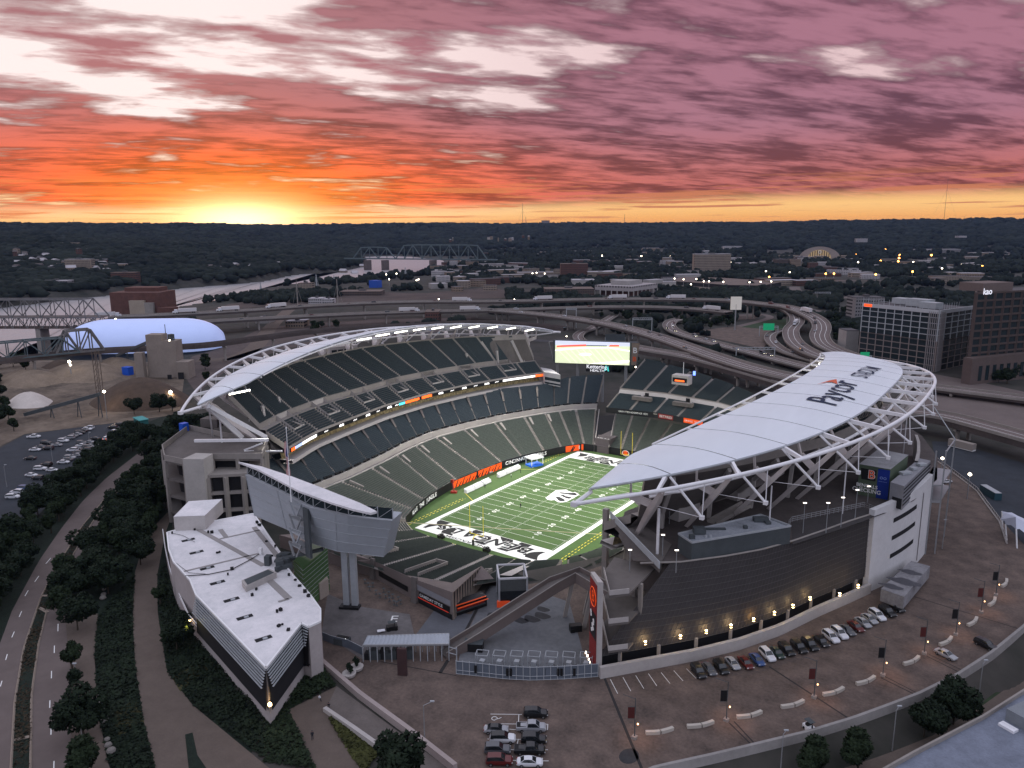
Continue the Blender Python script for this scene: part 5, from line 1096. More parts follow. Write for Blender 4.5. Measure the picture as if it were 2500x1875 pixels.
# paving joints, drains and markings
def gline(a, b, w, z=10.06): 
    a, b = at(*a), at(*b); d = (b-a).normalized(); n_ = Vector((-d.y, d.x, 0))*w/2; mb = MB(); mb.quad(*[Vector((p.x, p.y, z)) for p in (a-n_, b-n_, b+n_, a+n_)]); return mb
jm = mat('slot_drain', (.03, .028, .028), .9, .1)
for a, b, w in (((1476, 1656), (1570, 1885), .55), ((1878, 1628), (2083, 1762), .4), ((1780, 1765), (1842, 1826), .3), ((1792, 1762), (1846, 1820), .3), ((2150, 1655), (2243, 1701), .3), ((2156, 1650), (2250, 1698), .25), ((2262, 1602), (2350, 1646), .3), ((2268, 1598), (2356, 1640), .25), ((2215, 1452), (2495, 1538), .3), ((1127, 1560), (1193, 1432), .7), ((1074, 1644), (1094, 1612), .8), ((930, 1616), (1114, 1650), .25), ((842, 1655), (885, 1616), .25), ((818, 1746), (872, 1718), .25)):
    obj('slot_drain', gline(a, b, w), jm, kind='structure')
mb = MB()
for k in range(7):
    a = at(1490+31.2*k-(k*.2), 1659-4.6*k+(2 if k > 3 else 0)); b = at(1508+31.9*k, 1694-6.2*k); d = (b-a).normalized(); n_ = Vector((-d.y, d.x, 0))*.06; mb.quad(*[Vector((p.x, p.y, 10.07)) for p in (a-n_, b-n_, b+n_, a+n_)])
CL = lambda x, y: at(1060+x/5.53, 1640+y/5.53)
for a, b in (((760, 575), (1185, 580)), ((745, 707), (1535, 712)), ((1143, 580), (1138, 707)), ((1535, 712), (1530, 790)), ((748, 707), (745, 735)), ((1015, 780), (1100, 785)), ((720, 912), (1180, 916)), ((1135, 916), (1120, 985)), ((1030, 1055), (1100, 1057)), ((1430, 1058), (1535, 1058)), ((1040, 1200), (1110, 1202)), ((1400, 1208), (1545, 1208))):
    a, b = CL(*a), CL(*b); d = (b-a).normalized(); n_ = Vector((-d.y, d.x, 0))*.06; mb.quad(*[Vector((p.x, p.y, 10.07)) for p in (a-n_, b-n_, b+n_, a+n_)])
obj('parking_line', mb, M['wline'], kind='structure')
c = CL(815, 635); dr = (CL(900, 635)-c).normalized(); du = Vector((-dr.y, dr.x, 0)); mb = MB(); mb.tube([c+dr*(.55*math.cos(a*.5))+du*(.55*math.sin(a*.5))+Vector((0, 0, .08)) for a in range(11)], .07, 4); mb.tube([c+du*-.3+dr*.1+Vector((0, 0, .08)), c+dr*.9+Vector((0, 0, .08)), c+dr*1.3+du*.3+Vector((0, 0, .08))], .07, 4); obj('wheelchair_symbol', mb, M['wline'], kind='structure')
# ------------------------------------------------------------ vehicles
def paint(n, c, r=.3): return mat(n, c, r, 0, spec=.6)
PAINT = dict(white=paint('white_car_paint', (.62, .63, .66)), black=paint('black_car_paint', (.010, .011, .013)), silver=paint('silver_car_paint', (.30, .31, .33)), grey=paint('grey_car_paint', (.085, .09, .10)), red=paint('red_car_paint', (.10, .010, .010)), blue=paint('blue_car_paint', (.03, .07, .20)), orange=paint('orange_car_paint', (.7, .12, .02)), yellow=paint('yellow_car_paint', (.45, .28, .02)), green=paint('dark_green_car_paint', (.015, .035, .03)))
CGL = mat('car_glass', (.012, .015, .018), .08, 0, spec=.8); TYRE = mat('tyre_rubber', (.012, .012, .012), .9, 0); RIM = mat('wheel_rim', (.25, .25, .26), .4, 0, metal=.6)
HL = mat('headlamp_glass', (.5, .5, .5), .2, 0); HLon = mat('lit_headlamp', (1, .95, .8), .3, 0, emis=(1, .88, .62), es=14); TLm = mat('tail_lamp', (.20, .005, .005), .4, 0); TLon = mat('lit_tail_lamp', (1, .1, .02), .4, 0, emis=(1, .09, .01), es=8)
KIND = dict(  # length, width, stations (x, half-width, shoulder z), cabin stations (x, half-width, z)
 sedan=(4.7, 1.85, [(-2.35, .72, .62), (-2.2, .86, .86), (-1.5, .91, .96), (0, .93, .95), (1.2, .91, .92), (2.0, .86, .80), (2.33, .70, .60)], [(-1.75, .70, .93), (-1.0, .62, 1.40), (-.2, .62, 1.46), (.45, .60, 1.40), (1.25, .72, .92)]),
 suv=(4.8, 1.95, [(-2.4, .80, .75), (-2.3, .92, 1.05), (-1.2, .96, 1.10), (0, .97, 1.10), (1.2, .95, 1.08), (2.1, .90, .98), (2.4, .74, .70)], [(-2.3, .80, 1.05), (-2.05, .74, 1.66), (-.6, .74, 1.76), (.35, .72, 1.70), (1.15, .80, 1.08)]),
 pickup=(5.7, 2.0, [(-2.85, .90, .80), (-2.8, .96, 1.10), (-1.2, .97, 1.12), (0, .97, 1.12), (1.5, .96, 1.10), (2.5, .92, 1.02), (2.83, .78, .75)], [(-.75, .80, 1.10), (-.6, .74, 1.78), (.3, .74, 1.84), (.9, .72, 1.76), (1.65, .82, 1.10)]),
 van=(5.8, 2.05, [(-2.9, .98, 1.2), (-2.85, 1.0, 1.5), (-1, 1.02, 1.5), (1, 1.02, 1.5), (1.9, 1.0, 1.3), (2.7, .92, 1.0), (2.88, .8, .8)], [(-2.85, .96, 1.5), (-2.8, .92, 2.3), (0, .92, 2.42), (1.1, .9, 2.3), (2.0, .92, 1.35)]))
def car_proto(kind, col, roofc=None, lit=None):
    L, Wd, ST_, CB = KIND[kind]; words = {'sedan': 'sedan', 'suv': 'sport utility vehicle', 'pickup': 'pickup truck', 'van': 'van'}[kind]
    root = thing('parked_car' if kind != 'pickup' else 'pickup_truck', f'{col} {words}', 'car', (0, 0, 0))
    b = MB(); rows = []
    for x, w, z in ST_:
        zb = .30 if abs(x) < L/2-.2 else .42; rows.append([(x, -w*.92, zb), (x, -w, (zb+z)/2), (x, -w*.96, z), (x, -w*.5, z+.05), (x, w*.5, z+.05), (x, w*.96, z), (x, w, (zb+z)/2), (x, w*.92, zb)])
    b.grid(rows, True); b.poly(rows[0][::-1]); b.poly(rows[-1]); body = obj('body', b, PAINT[col], root, smooth=False)
    g = MB(); rr = [[(x, -w-.08*(1-(z-CB[0][2])/.8), CB[0][2]-.03) if i in (0, len(CB)-1) else (x, -w, z) for i, (x, w, z) in enumerate(CB)], [(x, w+.08*(1-(z-CB[0][2])/.8), CB[0][2]-.03) if i in (0, len(CB)-1) else (x, w, z) for i, (x, w, z) in enumerate(CB)]]
    g.grid(rr); 
    for s_ in (-1, 1):
        up = [(x, s_*w, z) for x, w, z in CB]; lo_ = [(x, s_*(CB[0][1]+.12), CB[0][2]-.05) for x, w, z in CB]; g.grid([up, lo_])
    obj('windows', g, CGL, root)
    r = MB(); CI = CB[1:-1]; r.grid([[(x, -w-.02, z-.06) for x, w, z in CI], [(x, -w*.9, z+.03) for x, w, z in CI], [(x, w*.9, z+.03) for x, w, z in CI], [(x, w+.02, z-.06) for x, w, z in CI]])
    for s_ in (-1, 1):
        for i, j in ((0, 1), (len(CB)-1, len(CB)-2)): r.beam((CB[i][0], s_*(CB[i][1]+.05), CB[i][2]), (CB[j][0], s_*(CB[j][1]+.01), CB[j][2]), .07)
    obj('roof', r, PAINT[roofc or col], root)
    if kind == 'pickup': b = MB(); b.box((-1.85, 0, 1.14), (1.75, 1.5, .02)); obj('load_bed', b, M['dark'], root)
    for sx_ in (-1, 1):
        for sy_ in (-1, 1):
            w = MB(); c = (sx_*L*.305, sy_*(Wd/2-.10), .34); w.tube([(c[0], c[1]-.12, c[2]), (c[0], c[1]+.12, c[2])], .34, 12); wh = obj('wheel', w, TYRE, root)
            w = MB(); w.tube([(c[0], c[1]+sy_*.10, c[2]), (c[0], c[1]+sy_*.135, c[2])], .2, 8); obj('rim', w, RIM, wh)
    for sy_ in (-1, 1):
        w = MB(); w.box((L/2-.12, sy_*Wd*.36, .62), (.16, .34, .16)); obj('headlight', w, HLon if lit == 'front' else HL, root)
        w = MB(); w.box((-L/2+.10, sy_*Wd*.36, .72), (.14, .30, .18)); obj('tail_light', w, TLon if lit == 'rear' else TLm, root)
    return root
CARS = {}
def car(kind, col, loc, rz, label, group=None, roofc=None, lit=None, sc=1.):
    k = (kind, col, roofc, lit)
    if k not in CARS: CARS[k] = car_proto(kind, col, roofc, lit)
    o = place(CARS[k], loc, rz, sc, label, group)
    if not group and 'group' in o: del o['group']
    return o
WK = {'sedan': 'sedan', 'suv': 'SUV', 'pickup': 'pickup', 'van': 'van'}
ORD = ['first', 'second', 'third', 'fourth', 'fifth', 'sixth', 'seventh', 'eighth', 'ninth', 'tenth', 'eleventh', 'twelfth', 'thirteenth', 'fourteenth', 'fifteenth', 'sixteenth', 'seventeenth', 'eighteenth', 'nineteenth', 'twentieth']
def nth(i): return ORD[i] if i < 20 else 'twenty-'+ORD[i-20]
fr = [(1705, 1644, 'suv', 'black'), (1731, 1637, 'sedan', 'grey'), (1760, 1634, 'suv', 'black'), (1788, 1623, 'sedan', 'silver'), (1820, 1622, 'sedan', 'red'), (1848, 1614, 'sedan', 'blue'), (1873, 1603, 'suv', 'white'), (1896, 1597, 'sedan', 'green'), (1920, 1590, 'suv', 'black'), (1950, 1584, 'suv', 'black'), (1977, 1578, 'suv', 'black'), (2004, 1569, 'sedan', 'black'), (2028, 1559, 'suv', 'white'), (2049, 1550, 'suv', 'white'), (2068, 1542, 'sedan', 'grey'), (2089, 1533, 'sedan', 'red'), (2106, 1523, 'sedan', 'silver'), (2122, 1514, 'sedan', 'silver'), (2141, 1506, 'suv', 'white'), (2166, 1497, 'suv', 'black'), (2187, 1486, 'suv', 'black')]
hd0 = at(1542, 1692)-at(1520, 1654); h_ang = math.atan2(hd0.y, hd0.x); h2 = at(2165, 1520)-at(2120, 1488); h2a = math.atan2(h2.y, h2.x)
for i, (u, v, k, c) in enumerate(fr):
    p = at(u, v+2, 10.06); q = i/(len(fr)-1); car(k, c, (p.x, p.y, 10.06), h_ang+(h2a-h_ang)*q, f'{c} {WK[k]} parked below the mesh facade, {nth(i)} car from the empty painted stalls', 'cars parked along the facade wall')
L9 = [('suv', 'black', None, 1370, 600, 'black SUV standing alone at the top of the small lot by the painted wheelchair symbol'), ('sedan', 'silver', 'black', 835, 815, 'silver sedan with a black roof, top of the left column in the small lot'), ('pickup', 'silver', None, 1310, 790, 'silver pickup with a dark load bed, right column of the small lot'), ('suv', 'white', 'black', 925, 940, 'white boxy SUV with a black roof in the small lot'), ('suv', 'black', None, 1345, 955, 'black SUV with pale roof bars, right behind the silver pickup'), ('suv', 'grey', None, 855, 1090, 'dark grey SUV below the white black-roofed SUV'), ('pickup', 'black', None, 1290, 1095, 'black pickup between the black SUV and the white sedan'), ('suv', 'red', None, 880, 1240, 'dark red SUV at the bottom of the left column'), ('sedan', 'white', None, 1290, 1260, 'white sedan at the bottom edge of the photo')]
hd = CL(1185, 580)-CL(760, 575); ha = math.atan2(hd.y, hd.x)
for k, c, rc, x, y, lab in L9: p = CL(x, y); car(k, c, (p.x, p.y, 10.06), ha, lab, roofc=rc)
for k, c, u, v, du, dv, lab, lit in (('sedan', 'silver', 2308, 1603, 24, 12, 'silver-blue sedan driving across the plaza between two banner poles', None), ('suv', 'black', 2406, 1580, 22, 11, 'long black SUV driving near the curved boundary wall', None), ('suv', 'white', 2286, 1186, 12, 3, 'white police SUV parked behind the end of the tall white wall', None), ('sedan', 'white', 2309, 1179, 14, -2, 'white police sedan parked beside the police SUV', None)):
    p, q = at(u, v, 10.06), at(u+du, v+dv, 10.06); d = q-p; car(k, c, (p.x, p.y, 10.06), math.atan2(d.y, d.x), lab, lit=lit)
LOT = {'far upper': [(285, 402, 'pickup', 'white'), (750, 328, 'suv', 'white'), (735, 338, 'sedan', 'white'), (700, 352, 'sedan', 'black'), (675, 368, 'suv', 'black'), (650, 382, 'sedan', 'silver'), (615, 396, 'sedan', 'grey'), (585, 412, 'suv', 'silver'), (535, 437, 'suv', 'white'), (480, 472, 'sedan', 'silver')],
 'far lower': [(390, 455, 'suv', 'black'), (340, 488, 'sedan', 'grey'), (405, 502, 'suv', 'black'), (295, 512, 'sedan', 'white')],
 'middle': [(800, 418, 'sedan', 'black'), (750, 448, 'sedan', 'silver'), (690, 456, 'suv', 'grey'), (800, 466, 'sedan', 'grey'), (685, 476, 'sedan', 'white'), (765, 482, 'sedan', 'silver'), (740, 492, 'suv', 'grey'), (610, 516, 'suv', 'white'), (650, 500, 'sedan', 'grey'), (725, 514, 'suv', 'black'), (665, 536, 'sedan', 'grey'), (650, 558, 'sedan', 'silver'), (590, 580, 'suv', 'silver'), (570, 596, 'sedan', 'grey'), (535, 617, 'sedan', 'white')],
 'near': [(255, 585, 'sedan', 'black'), (390, 640, 'suv', 'black'), (340, 672, 'suv', 'white'), (440, 684, 'sedan', 'white'), (265, 726, 'sedan', 'white'), (320, 752, 'suv', 'black'), (210, 838, 'suv', 'blue'), (142, 870, 'suv', 'white'), (110, 910, 'suv', 'white')],
 'tree-side': [(1000, 300, 'suv', 'black'), (950, 325, 'suv', 'black'), (1035, 326, 'sedan', 'silver'), (1010, 345, 'sedan', 'grey'), (985, 362, 'suv', 'white'), (935, 388, 'sedan', 'grey')]}
dlt = at(142/3.456+14, 950+870/3.456)-at(142/3.456-14, 950+868/3.456); la = math.atan2(dlt.y, dlt.x)
for rn, L_ in LOT.items():
    for i, (a_, b_, k, c) in enumerate(sorted(L_)):
        p = at(a_/3.456, 950+b_/3.456, 10.6); car(k, c, (p.x, p.y, 10.12), la+(.12 if i % 3 == 0 else -.05)+(math.pi if i % 2 else 0), f'{c} {WK[k]} in the {rn} row of the dark car park, {nth(i)} from the left', 'cars in the dark car park beyond the trees')
p = at(907/3.456, 950+418/3.456, 10.5); car('suv', 'white', (p.x, p.y, 10.12), la+math.pi*.5, 'white SUV with glowing red brake lights leaving the dark car park', lit='rear')
p = at(1005/3.456, 950+455/3.456, 10.5); car('sedan', 'red', (p.x, p.y, 10.12), la, 'red sedan half hidden by trees behind the braking SUV')
# ------------------------------------------------------------ plants
def leafmat(n, c, c2): return mat(n, c, .9, .45, .35, col2=c2, spec=.15)
LEAF = [leafmat('dark_leaves', (.008, .015, .010), (.016, .025, .014)), leafmat('green_leaves', (.011, .019, .011), (.020, .031, .015)), leafmat('olive_leaves', (.035, .040, .014), (.055, .058, .02))]
def crown_mb(seed, rx, rz, n, lf, cz, lumps=9):
    r = random.Random(seed); mb = MB(); C_ = []
    for _ in range(lumps):
        a, e = r.uniform(0, 2*math.pi), r.uniform(-.5, 1); q = r.uniform(.25, .72); C_.append((q*rx*math.cos(a)*(1-.35*abs(e)), q*rx*math.sin(a)*(1-.35*abs(e)), cz+rz*.62*e, r.uniform(.34, .58)*rx))
    C_.append((0, 0, cz, rx*.62))
    for _ in range(n):
        c = C_[r.randrange(len(C_))]; 
        while True:
            v = Vector((r.uniform(-1, 1), r.uniform(-1, 1), r.uniform(-1, 1)))
            if .1 < v.length < 1: break
        v = v.normalized()*(v.length**.35); p = Vector(c[:3])+v*c[3]*Vector((1, 1, .85)).z; s_ = lf*r.uniform(.6, 1.4)
        a = Vector((r.uniform(-1, 1), r.uniform(-1, 1), r.uniform(-.7, .7))).normalized(); b = a.cross(v if abs(a.dot(v)) < .95 else Vector((0, 0, 1))).normalized(); t = a.cross(b)*.25
        mb.quad(p-a*s_, p-b*s_*.7+t*s_, p+a*s_, p+b*s_*.7+t*s_)
    return mb
def trunk_mb(seed, h, r0_, cz):
    r = random.Random(seed); mb = MB(); mb.tube([(0, 0, -.2), (.05, .02, h*.5), (0, .1, h)], r0_, 6, r0_*.6)
    for k in range(4):
        a = k*1.57+r.random(); mb.tube([(0, .05, h*.8), (math.cos(a)*h*.3, math.sin(a)*h*.3, h+(cz-h)*.6), (math.cos(a)*h*.5, math.sin(a)*h*.5, cz+.5)], r0_*.5, 5, r0_*.2)
    return mb
TREES = []
for i, (rx, rz, H, n, lf) in enumerate(((4.4, 3.8, 8.6, 2300, .42), (3.8, 3.6, 8.0, 2000, .42), (5.0, 4.2, 9.6, 2600, .45), (3.0, 3.3, 7.2, 1500, .40), (2.3, 2.6, 5.8, 900, .34))):
    t = thing('tree', 'tree', 'tree', (0, 0, 0)); obj('crown', crown_mb(20+i, rx, rz, n, lf, H-rz*.95), LEAF[i % 2], t); obj('trunk', trunk_mb(i, H*.34, .2+.02*i, H-rz), M['trunk'], t); TREES.append(t)
def tree(i, u, v, lab, group=None, sc=1., z=10.): 
    p = at(u, v, z); o = place(TREES[i], (p.x, p.y, z), (u*7.3+v*3.1) % 6.28, sc, lab, group)
    if not group and 'group' in o: del o['group']
    return o
for i, u, v, s_, lab in ((2, 2327, 1768, .92, 'large round dark tree in front of the curved boundary wall'), (0, 2255, 1800, .9, 'round dark tree left of the largest one along the boundary wall'), (1, 2094, 1880, .95, 'small dark tree below the cart, outside the boundary wall'), (1, 1990, 1900, .95, 'dark tree at the bottom edge, leftmost outside the boundary wall')):
    tree(i, u, v, lab, sc=s_, z=6.9)
for i, u, v, s_, lab in ((3, 178, 1640, .95, 'thin loose tree standing on the pavement beside the curved road'), (4, 186, 1685, .8, 'very small young tree on the pavement near a street lamp'), (2, 205, 1800, 1.0, 'big round dark tree beside the curved road near the lower left'), (1, 215, 1905, 1.0, 'dark tree at the bottom edge by the curved road'), (2, 975, 1935, 1.05, 'dark tree cut by the bottom edge beside the long retaining wall'), (0, 190, 1540, 1.05, 'broad dark tree over the pavement where the median narrows'), (1, 160, 1500, .95, 'dark tree overhanging the pavement above the curved road'), (3, 392, 1478, .8, 'slim dark tree close to the white-roofed building'), (0, 432, 1588, .85, 'dark bush-like tree below the small lamp of the white-roofed building'), (0, 328, 1012, 1.1, 'round tree alone before the tan yard, leftmost of three'), (2, 390, 1006, 1., 'round tree before the brown heap, middle of three'), (3, 421, 1004, 1.1, 'narrow tree beside the roof tip, rightmost of three')):
    tree(i, u, v, lab, sc=s_)
r8 = random.Random(8)
def bandtrees(A, n, jit, lab, group, sc=(.85, 1.15), rows=1, gap=7., z=10.):
    P = rs3(pts(A, z), n); k = 0
    for j in range(rows):
        for i, p in enumerate(offp(P, j*gap, z)):
            q = Vector((p.x+r8.uniform(-jit, jit), p.y+r8.uniform(-jit, jit), z)); t = TREES[r8.choice((0, 1, 2, 0, 3))]
            place(t, q, r8.uniform(0, 6), r8.uniform(*sc), lab, group); k += 1
bandtrees([(-60, 1560), (20, 1440), (80, 1350), (140, 1272), (205, 1195), (260, 1148), (315, 1105), (360, 1075)], 22, 1.6, 'dark leafy tree in the dense belt between the car park and the curved road', 'trees between the car park and the road', rows=2, gap=-6.5)
bandtrees([(150, 1462), (200, 1400), (250, 1330), (290, 1262), (322, 1200), (360, 1150), (395, 1100), (428, 1060)], 20, 1.8, 'dark leafy tree in the dense wood between the road and the stadium', 'trees between the road and the stadium', rows=3, gap=6.5)
bandtrees([(230, 1400), (300, 1330), (350, 1240), (392, 1180), (400, 1110)], 9, 2, 'dark leafy tree in the dense wood between the road and the stadium', 'trees between the road and the stadium')
bandtrees([(0, 1040), (20, 1060), (45, 1040), (20, 1000), (-20, 960), (0, 900)], 9, 4, 'dark tree at the left edge beside the tan yard', 'trees at the left edge by the yard')
def clumps(P, n, zlo, zhi, lf, m, seed, name, lab=None):
    r = random.Random(seed); A = np.array([(p.x, p.y) for p in P]); mb = MB(); k = 0; lo_, hi_ = A.min(0), A.max(0)
    while k < n:
        q = np.array([[r.uniform(lo_[0], hi_[0]), r.uniform(lo_[1], hi_[1])]])
        if not inside(q, A)[0]: continue
        k += 1; p = Vector((q[0, 0], q[0, 1], 10+r.uniform(zlo, zhi)*(.6+.4*math.sin(q[0, 0]*.35)*math.cos(q[0, 1]*.3))))
        s_ = lf*r.uniform(.5, 1.3); a = Vector((r.uniform(-1, 1), r.uniform(-1, 1), r.uniform(-.5, .5))).normalized(); b = a.cross(Vector((r.uniform(-.4, .4), r.uniform(-.4, .4), 1))).normalized()
        mb.quad(p-a*s_, p-b*s_*.7, p+a*s_, p+b*s_*.7)
    return obj(name, mb, m, None, lab, 'ground cover', kind='stuff')
clumps(pts([(240, 1500), (330, 1400), (324, 1510), (330, 1626), (350, 1757), (379, 1875), (300, 1900), (262, 1860), (237, 1713), (231, 1598)]), 5200, .2, 1.0, .42, LEAF[0], 1, 'shrubs', 'low dark shrubs filling the bed left of the footpath')
clumps(pts([(385, 1405), (400, 1380), (440, 1500), (655, 1735), (640, 1850), (470, 1722), (408, 1641), (387, 1496)]), 5200, .2, 1.1, .42, LEAF[0], 2, 'shrubs', 'low dark shrubs in the bed under the pointed balcony wall')
clumps(pts([(655, 1735), (755, 1592), (820, 1676), (705, 1733), (770, 1880), (640, 1860)]), 3200, .2, 1.2, .42, LEAF[1], 3, 'shrubs', 'dark shrubs in the triangular bed right of the balcony point')
clumps(pts([(800, 1752), (835, 1770), (925, 1842), (890, 1885), (860, 1850)]), 1800, .2, .9, .36, LEAF[2], 4, 'hedge', 'yellowish green hedge along the short pointed wall')
clumps(pts([(36, 1713), (58, 1583), (101, 1456), (202, 1283), (258, 1226), (212, 1297), (124, 1456), (95, 1569), (77, 1699), (75, 1875), (35, 1875)]), 2600, .1, .5, .35, leafmat('brown_ground_cover', (.03, .022, .016), (.045, .035, .022)), 5, 'ground_cover', 'brown low planting on the road median')
# yellow-lit shrub by the small wall lamp
c = at(463, 1513, 14.6); wl2 = thing('wall_lamp', 'small bright lamp on the corner of the pink balcony wall above a shrub', 'lamp', tuple(c)); mb = MB(); mb.box(c, (.4, .4, .2)); obj('lamp_housing', mb, M['greyd'], wl2); mb = MB(); mb.box(c-Vector((0, 0, .25)), (.34, .34, .25)); obj('lamp_glass', mb, warm, wl2)
def point(loc, e, col=(1, .7, .35), r=.2):
    L = bpy.data.lights.new('lamp_light', 'POINT'); L.energy = e; L.color = col; L.shadow_soft_size = r; o = bpy.data.objects.new('lamp_light', L); COL.objects.link(o); o.location = loc
cs = at(445, 1545, 10); o = place(TREES[0], (cs.x, cs.y, 10), 1, .62, 'round shrub glowing yellow green under the small wall lamp'); point(at(455, 1528, 15.6), 200, (1, .8, .15))
c = at(659, 1723, 14.8); wl3 = thing('wall_lamp', 'glowing lamp at the very tip of the pointed balcony', 'lamp', tuple(c)); mb = MB(); mb.box(c, (.5, .5, .5)); mb.box(c+Vector((0, 0, .5)), (.2, .2, .2)); obj('lamp_glass', mb, warm, wl3); point(c+Vector((0, 0, .9)), 60, (1, .6, .3))
c = at(756, 1590, 14.6); wl4 = thing('wall_lamp', 'small bright lamp where the balcony meets the tall white fin', 'lamp', tuple(c)); mb = MB(); mb.box(c, (.4, .4, .3)); mb.box(c-Vector((0, 0, .2)), (.25, .25, .2)); obj('lamp_glass', mb, warm, wl4); point(c+Vector((.5, -.8, .2)), 40, (1, .75, .5))
# ------------------------------------------------------------ viaducts, bridges
ROADS = []                                   # centre lines kept clear of trees and houses
def deck(name, lab, P, w, z, cat='viaduct', m=None, col=30., colw=1.3, gird=2.2, z0=10., par=True, two=0, lanes=1):
    """elevated road: P = photo pixels of its centre line at height z (or 3-D points)"""
    Q_ = [at(*p) if len(p) == 3 else at(p[0], p[1], z) for p in P]; Q_ = smooth_open(Q_); ROADS.append((np.array([(p.x, p.y) for p in Q_]), w/2+3)); mid_ = Q_[len(Q_)//2]
    root = thing(name, lab, cat, (mid_.x, mid_.y, 10)); L, R_ = offz(Q_, -w/2), offz(Q_, w/2); V = lambda h: Vector((0, 0, h))
    mb = MB(); mb.grid([L, R_]); obj('road_deck', mb, m or M['deck'], root)
    mb = MB(); mb.grid([[p+V(1.0) for p in L], [p-V(.0) for p in L], [p-V(gird) for p in offz(Q_, -w/2+.6)], [p-V(gird) for p in offz(Q_, w/2-.6)], [p for p in R_], [p+V(1.0) for p in R_]]); obj('girder', mb, M['deckd'], root)
    if par:
        mb = MB()
        for A, s_ in ((L, 1), (R_, -1)): mb.grid([[p+V(-.3) for p in offz(A, -.18*s_)], [p+V(1.0) for p in offz(A, -.18*s_)], [p+V(1.0) for p in offz(A, .18*s_)], [p+V(0) for p in offz(A, .18*s_)]])
        obj('parapet', mb, M['conc'], root)
    mb = MB()
    for k in range(lanes):
        o = w*((k+1)/(lanes+1)-.5); A = offz(Q_, o); mb.grid([[p+V(.05) for p in offz(A, -.13)], [p+V(.05) for p in offz(A, .13)]])
    obj('lane_marking', mb, M['wline'], root)
    d = 0; last = None
    for i in range(1, len(Q_)-1):
        d += (Q_[i]-Q_[i-1]).length
        if d > col and Q_[i].z-gird > z0+1.5:
            d = 0; t = (Q_[i+1]-Q_[i]); t.z = 0; t.normalize(); n_ = Vector((-t.y, t.x, 0)); p = Q_[i]; mb = MB(); top = p.z-gird-1.2
            mb.beam(p-n_*w*.42-V(gird+.6), p+n_*w*.42-V(gird+.6), 1.3, 1.2)
            for s_ in ((-1, 1) if w > 9 else (0,)): q = p+n_*w*.26*s_; mb.box((q.x, q.y, z0), (colw, colw, top-z0+.1), math.atan2(t.y, t.x))
            obj('pier', mb, M['conc'], root)
    return Q_
def smooth_open(P, k=6):
    out = []; n = len(P)
    for i in range(n-1):
        a, b, c, d = P[max(0, i-1)], P[i], P[i+1], P[min(n-1, i+2)]
        for j in range(k): t = j/k; out.append(.5*((2*b)+(c-a)*t+(2*a-5*b+4*c-d)*t*t+(3*b-a-3*c+d)*t**3))
    return out+[P[-1]]
def offz(P, o):
    K = len(P); out = []
    for i, p in enumerate(P):
        d = (P[min(i+1, K-1)]-P[max(i-1, 0)]); d.z = 0; d.normalize(); out.append(Vector((p.x+d.y*o, p.y-d.x*o, p.z)))
    return out
UP = deck('viaduct', 'upper freeway deck crossing the whole background, carrying trucks above a lower deck', [(268, 773), (400, 768), (600, 757.5), (745, 747), (889, 740), (1034, 736), (1240, 735), (1489, 730), (1721, 731), (1798, 735), (1866, 742), (1925, 750, 26.5), (1972, 767, 24), (1999, 784, 21.5), (2006, 801, 19.5), (2001, 820, 18), (2012, 840, 17), (2050, 859, 16), (2112, 880, 16)], 15, 27, col=55, lanes=3)
LOW_ = deck('viaduct', 'lower freeway deck just under the long truck-filled deck in the background', [(470, 787), (600, 779), (802, 769), (976, 762), (1240, 756), (1489, 749), (1663, 752), (1780, 762)], 13, 21, col=55, lanes=2)
RB = deck('viaduct', 'long curving ramp descending from the background to the right above the scoreboard', [(1130, 753), (1200, 757), (1345, 770), (1489, 792), (1605, 822), (1750, 872), (1860, 905), (2000, 935), (2120, 962)], 15, 21, col=42, lanes=3)
RC = deck('viaduct', 'heavy viaduct with a dark girder passing right behind the end stand', [(1540, 846), (1600, 857), (1692, 873), (1840, 912), (1990, 955), (2080, 985), (2180, 1000), (2300, 1015), (2420, 1045), (2620, 1100)], 13, 19, col=32, gird=3., lanes=2)
RD = deck('viaduct', 'curved road with oncoming headlights winding down between dark trees', [(1662, 779), (1640, 785), (1634, 797), (1655, 812), (1721, 832), (1840, 862), (1960, 893), (2090, 920), (2240, 940), (2380, 958), (2600, 985)], 12, 13.5, col=60, gird=1.5, lanes=2)
RE = deck('viaduct', 'left arm of the S-shaped ramp carrying a white box truck at the right', [(1905, 748, 25.5), (1938, 765, 22), (1946, 785, 19), (1931, 806), (1936, 830), (1962, 852), (2010, 872), (2090, 892)], 13, 17, col=40, lanes=2)
RG = deck('viaduct', 'short ramp curling below the green sign toward the S-shaped ramps', [(1930, 805), (1892, 812), (1880, 828), (1905, 852), (1960, 872), (2040, 893), (2120, 915)], 9, 13, col=60, gird=1.5, lanes=1)
RH = deck('viaduct', 'low curled ramp loop partly hidden above the scoreboard', [(1500, 770), (1450, 800), (1420, 812), (1412, 826), (1440, 842), (1500, 850)], 9, 12, col=80, gird=1.2, lanes=1)
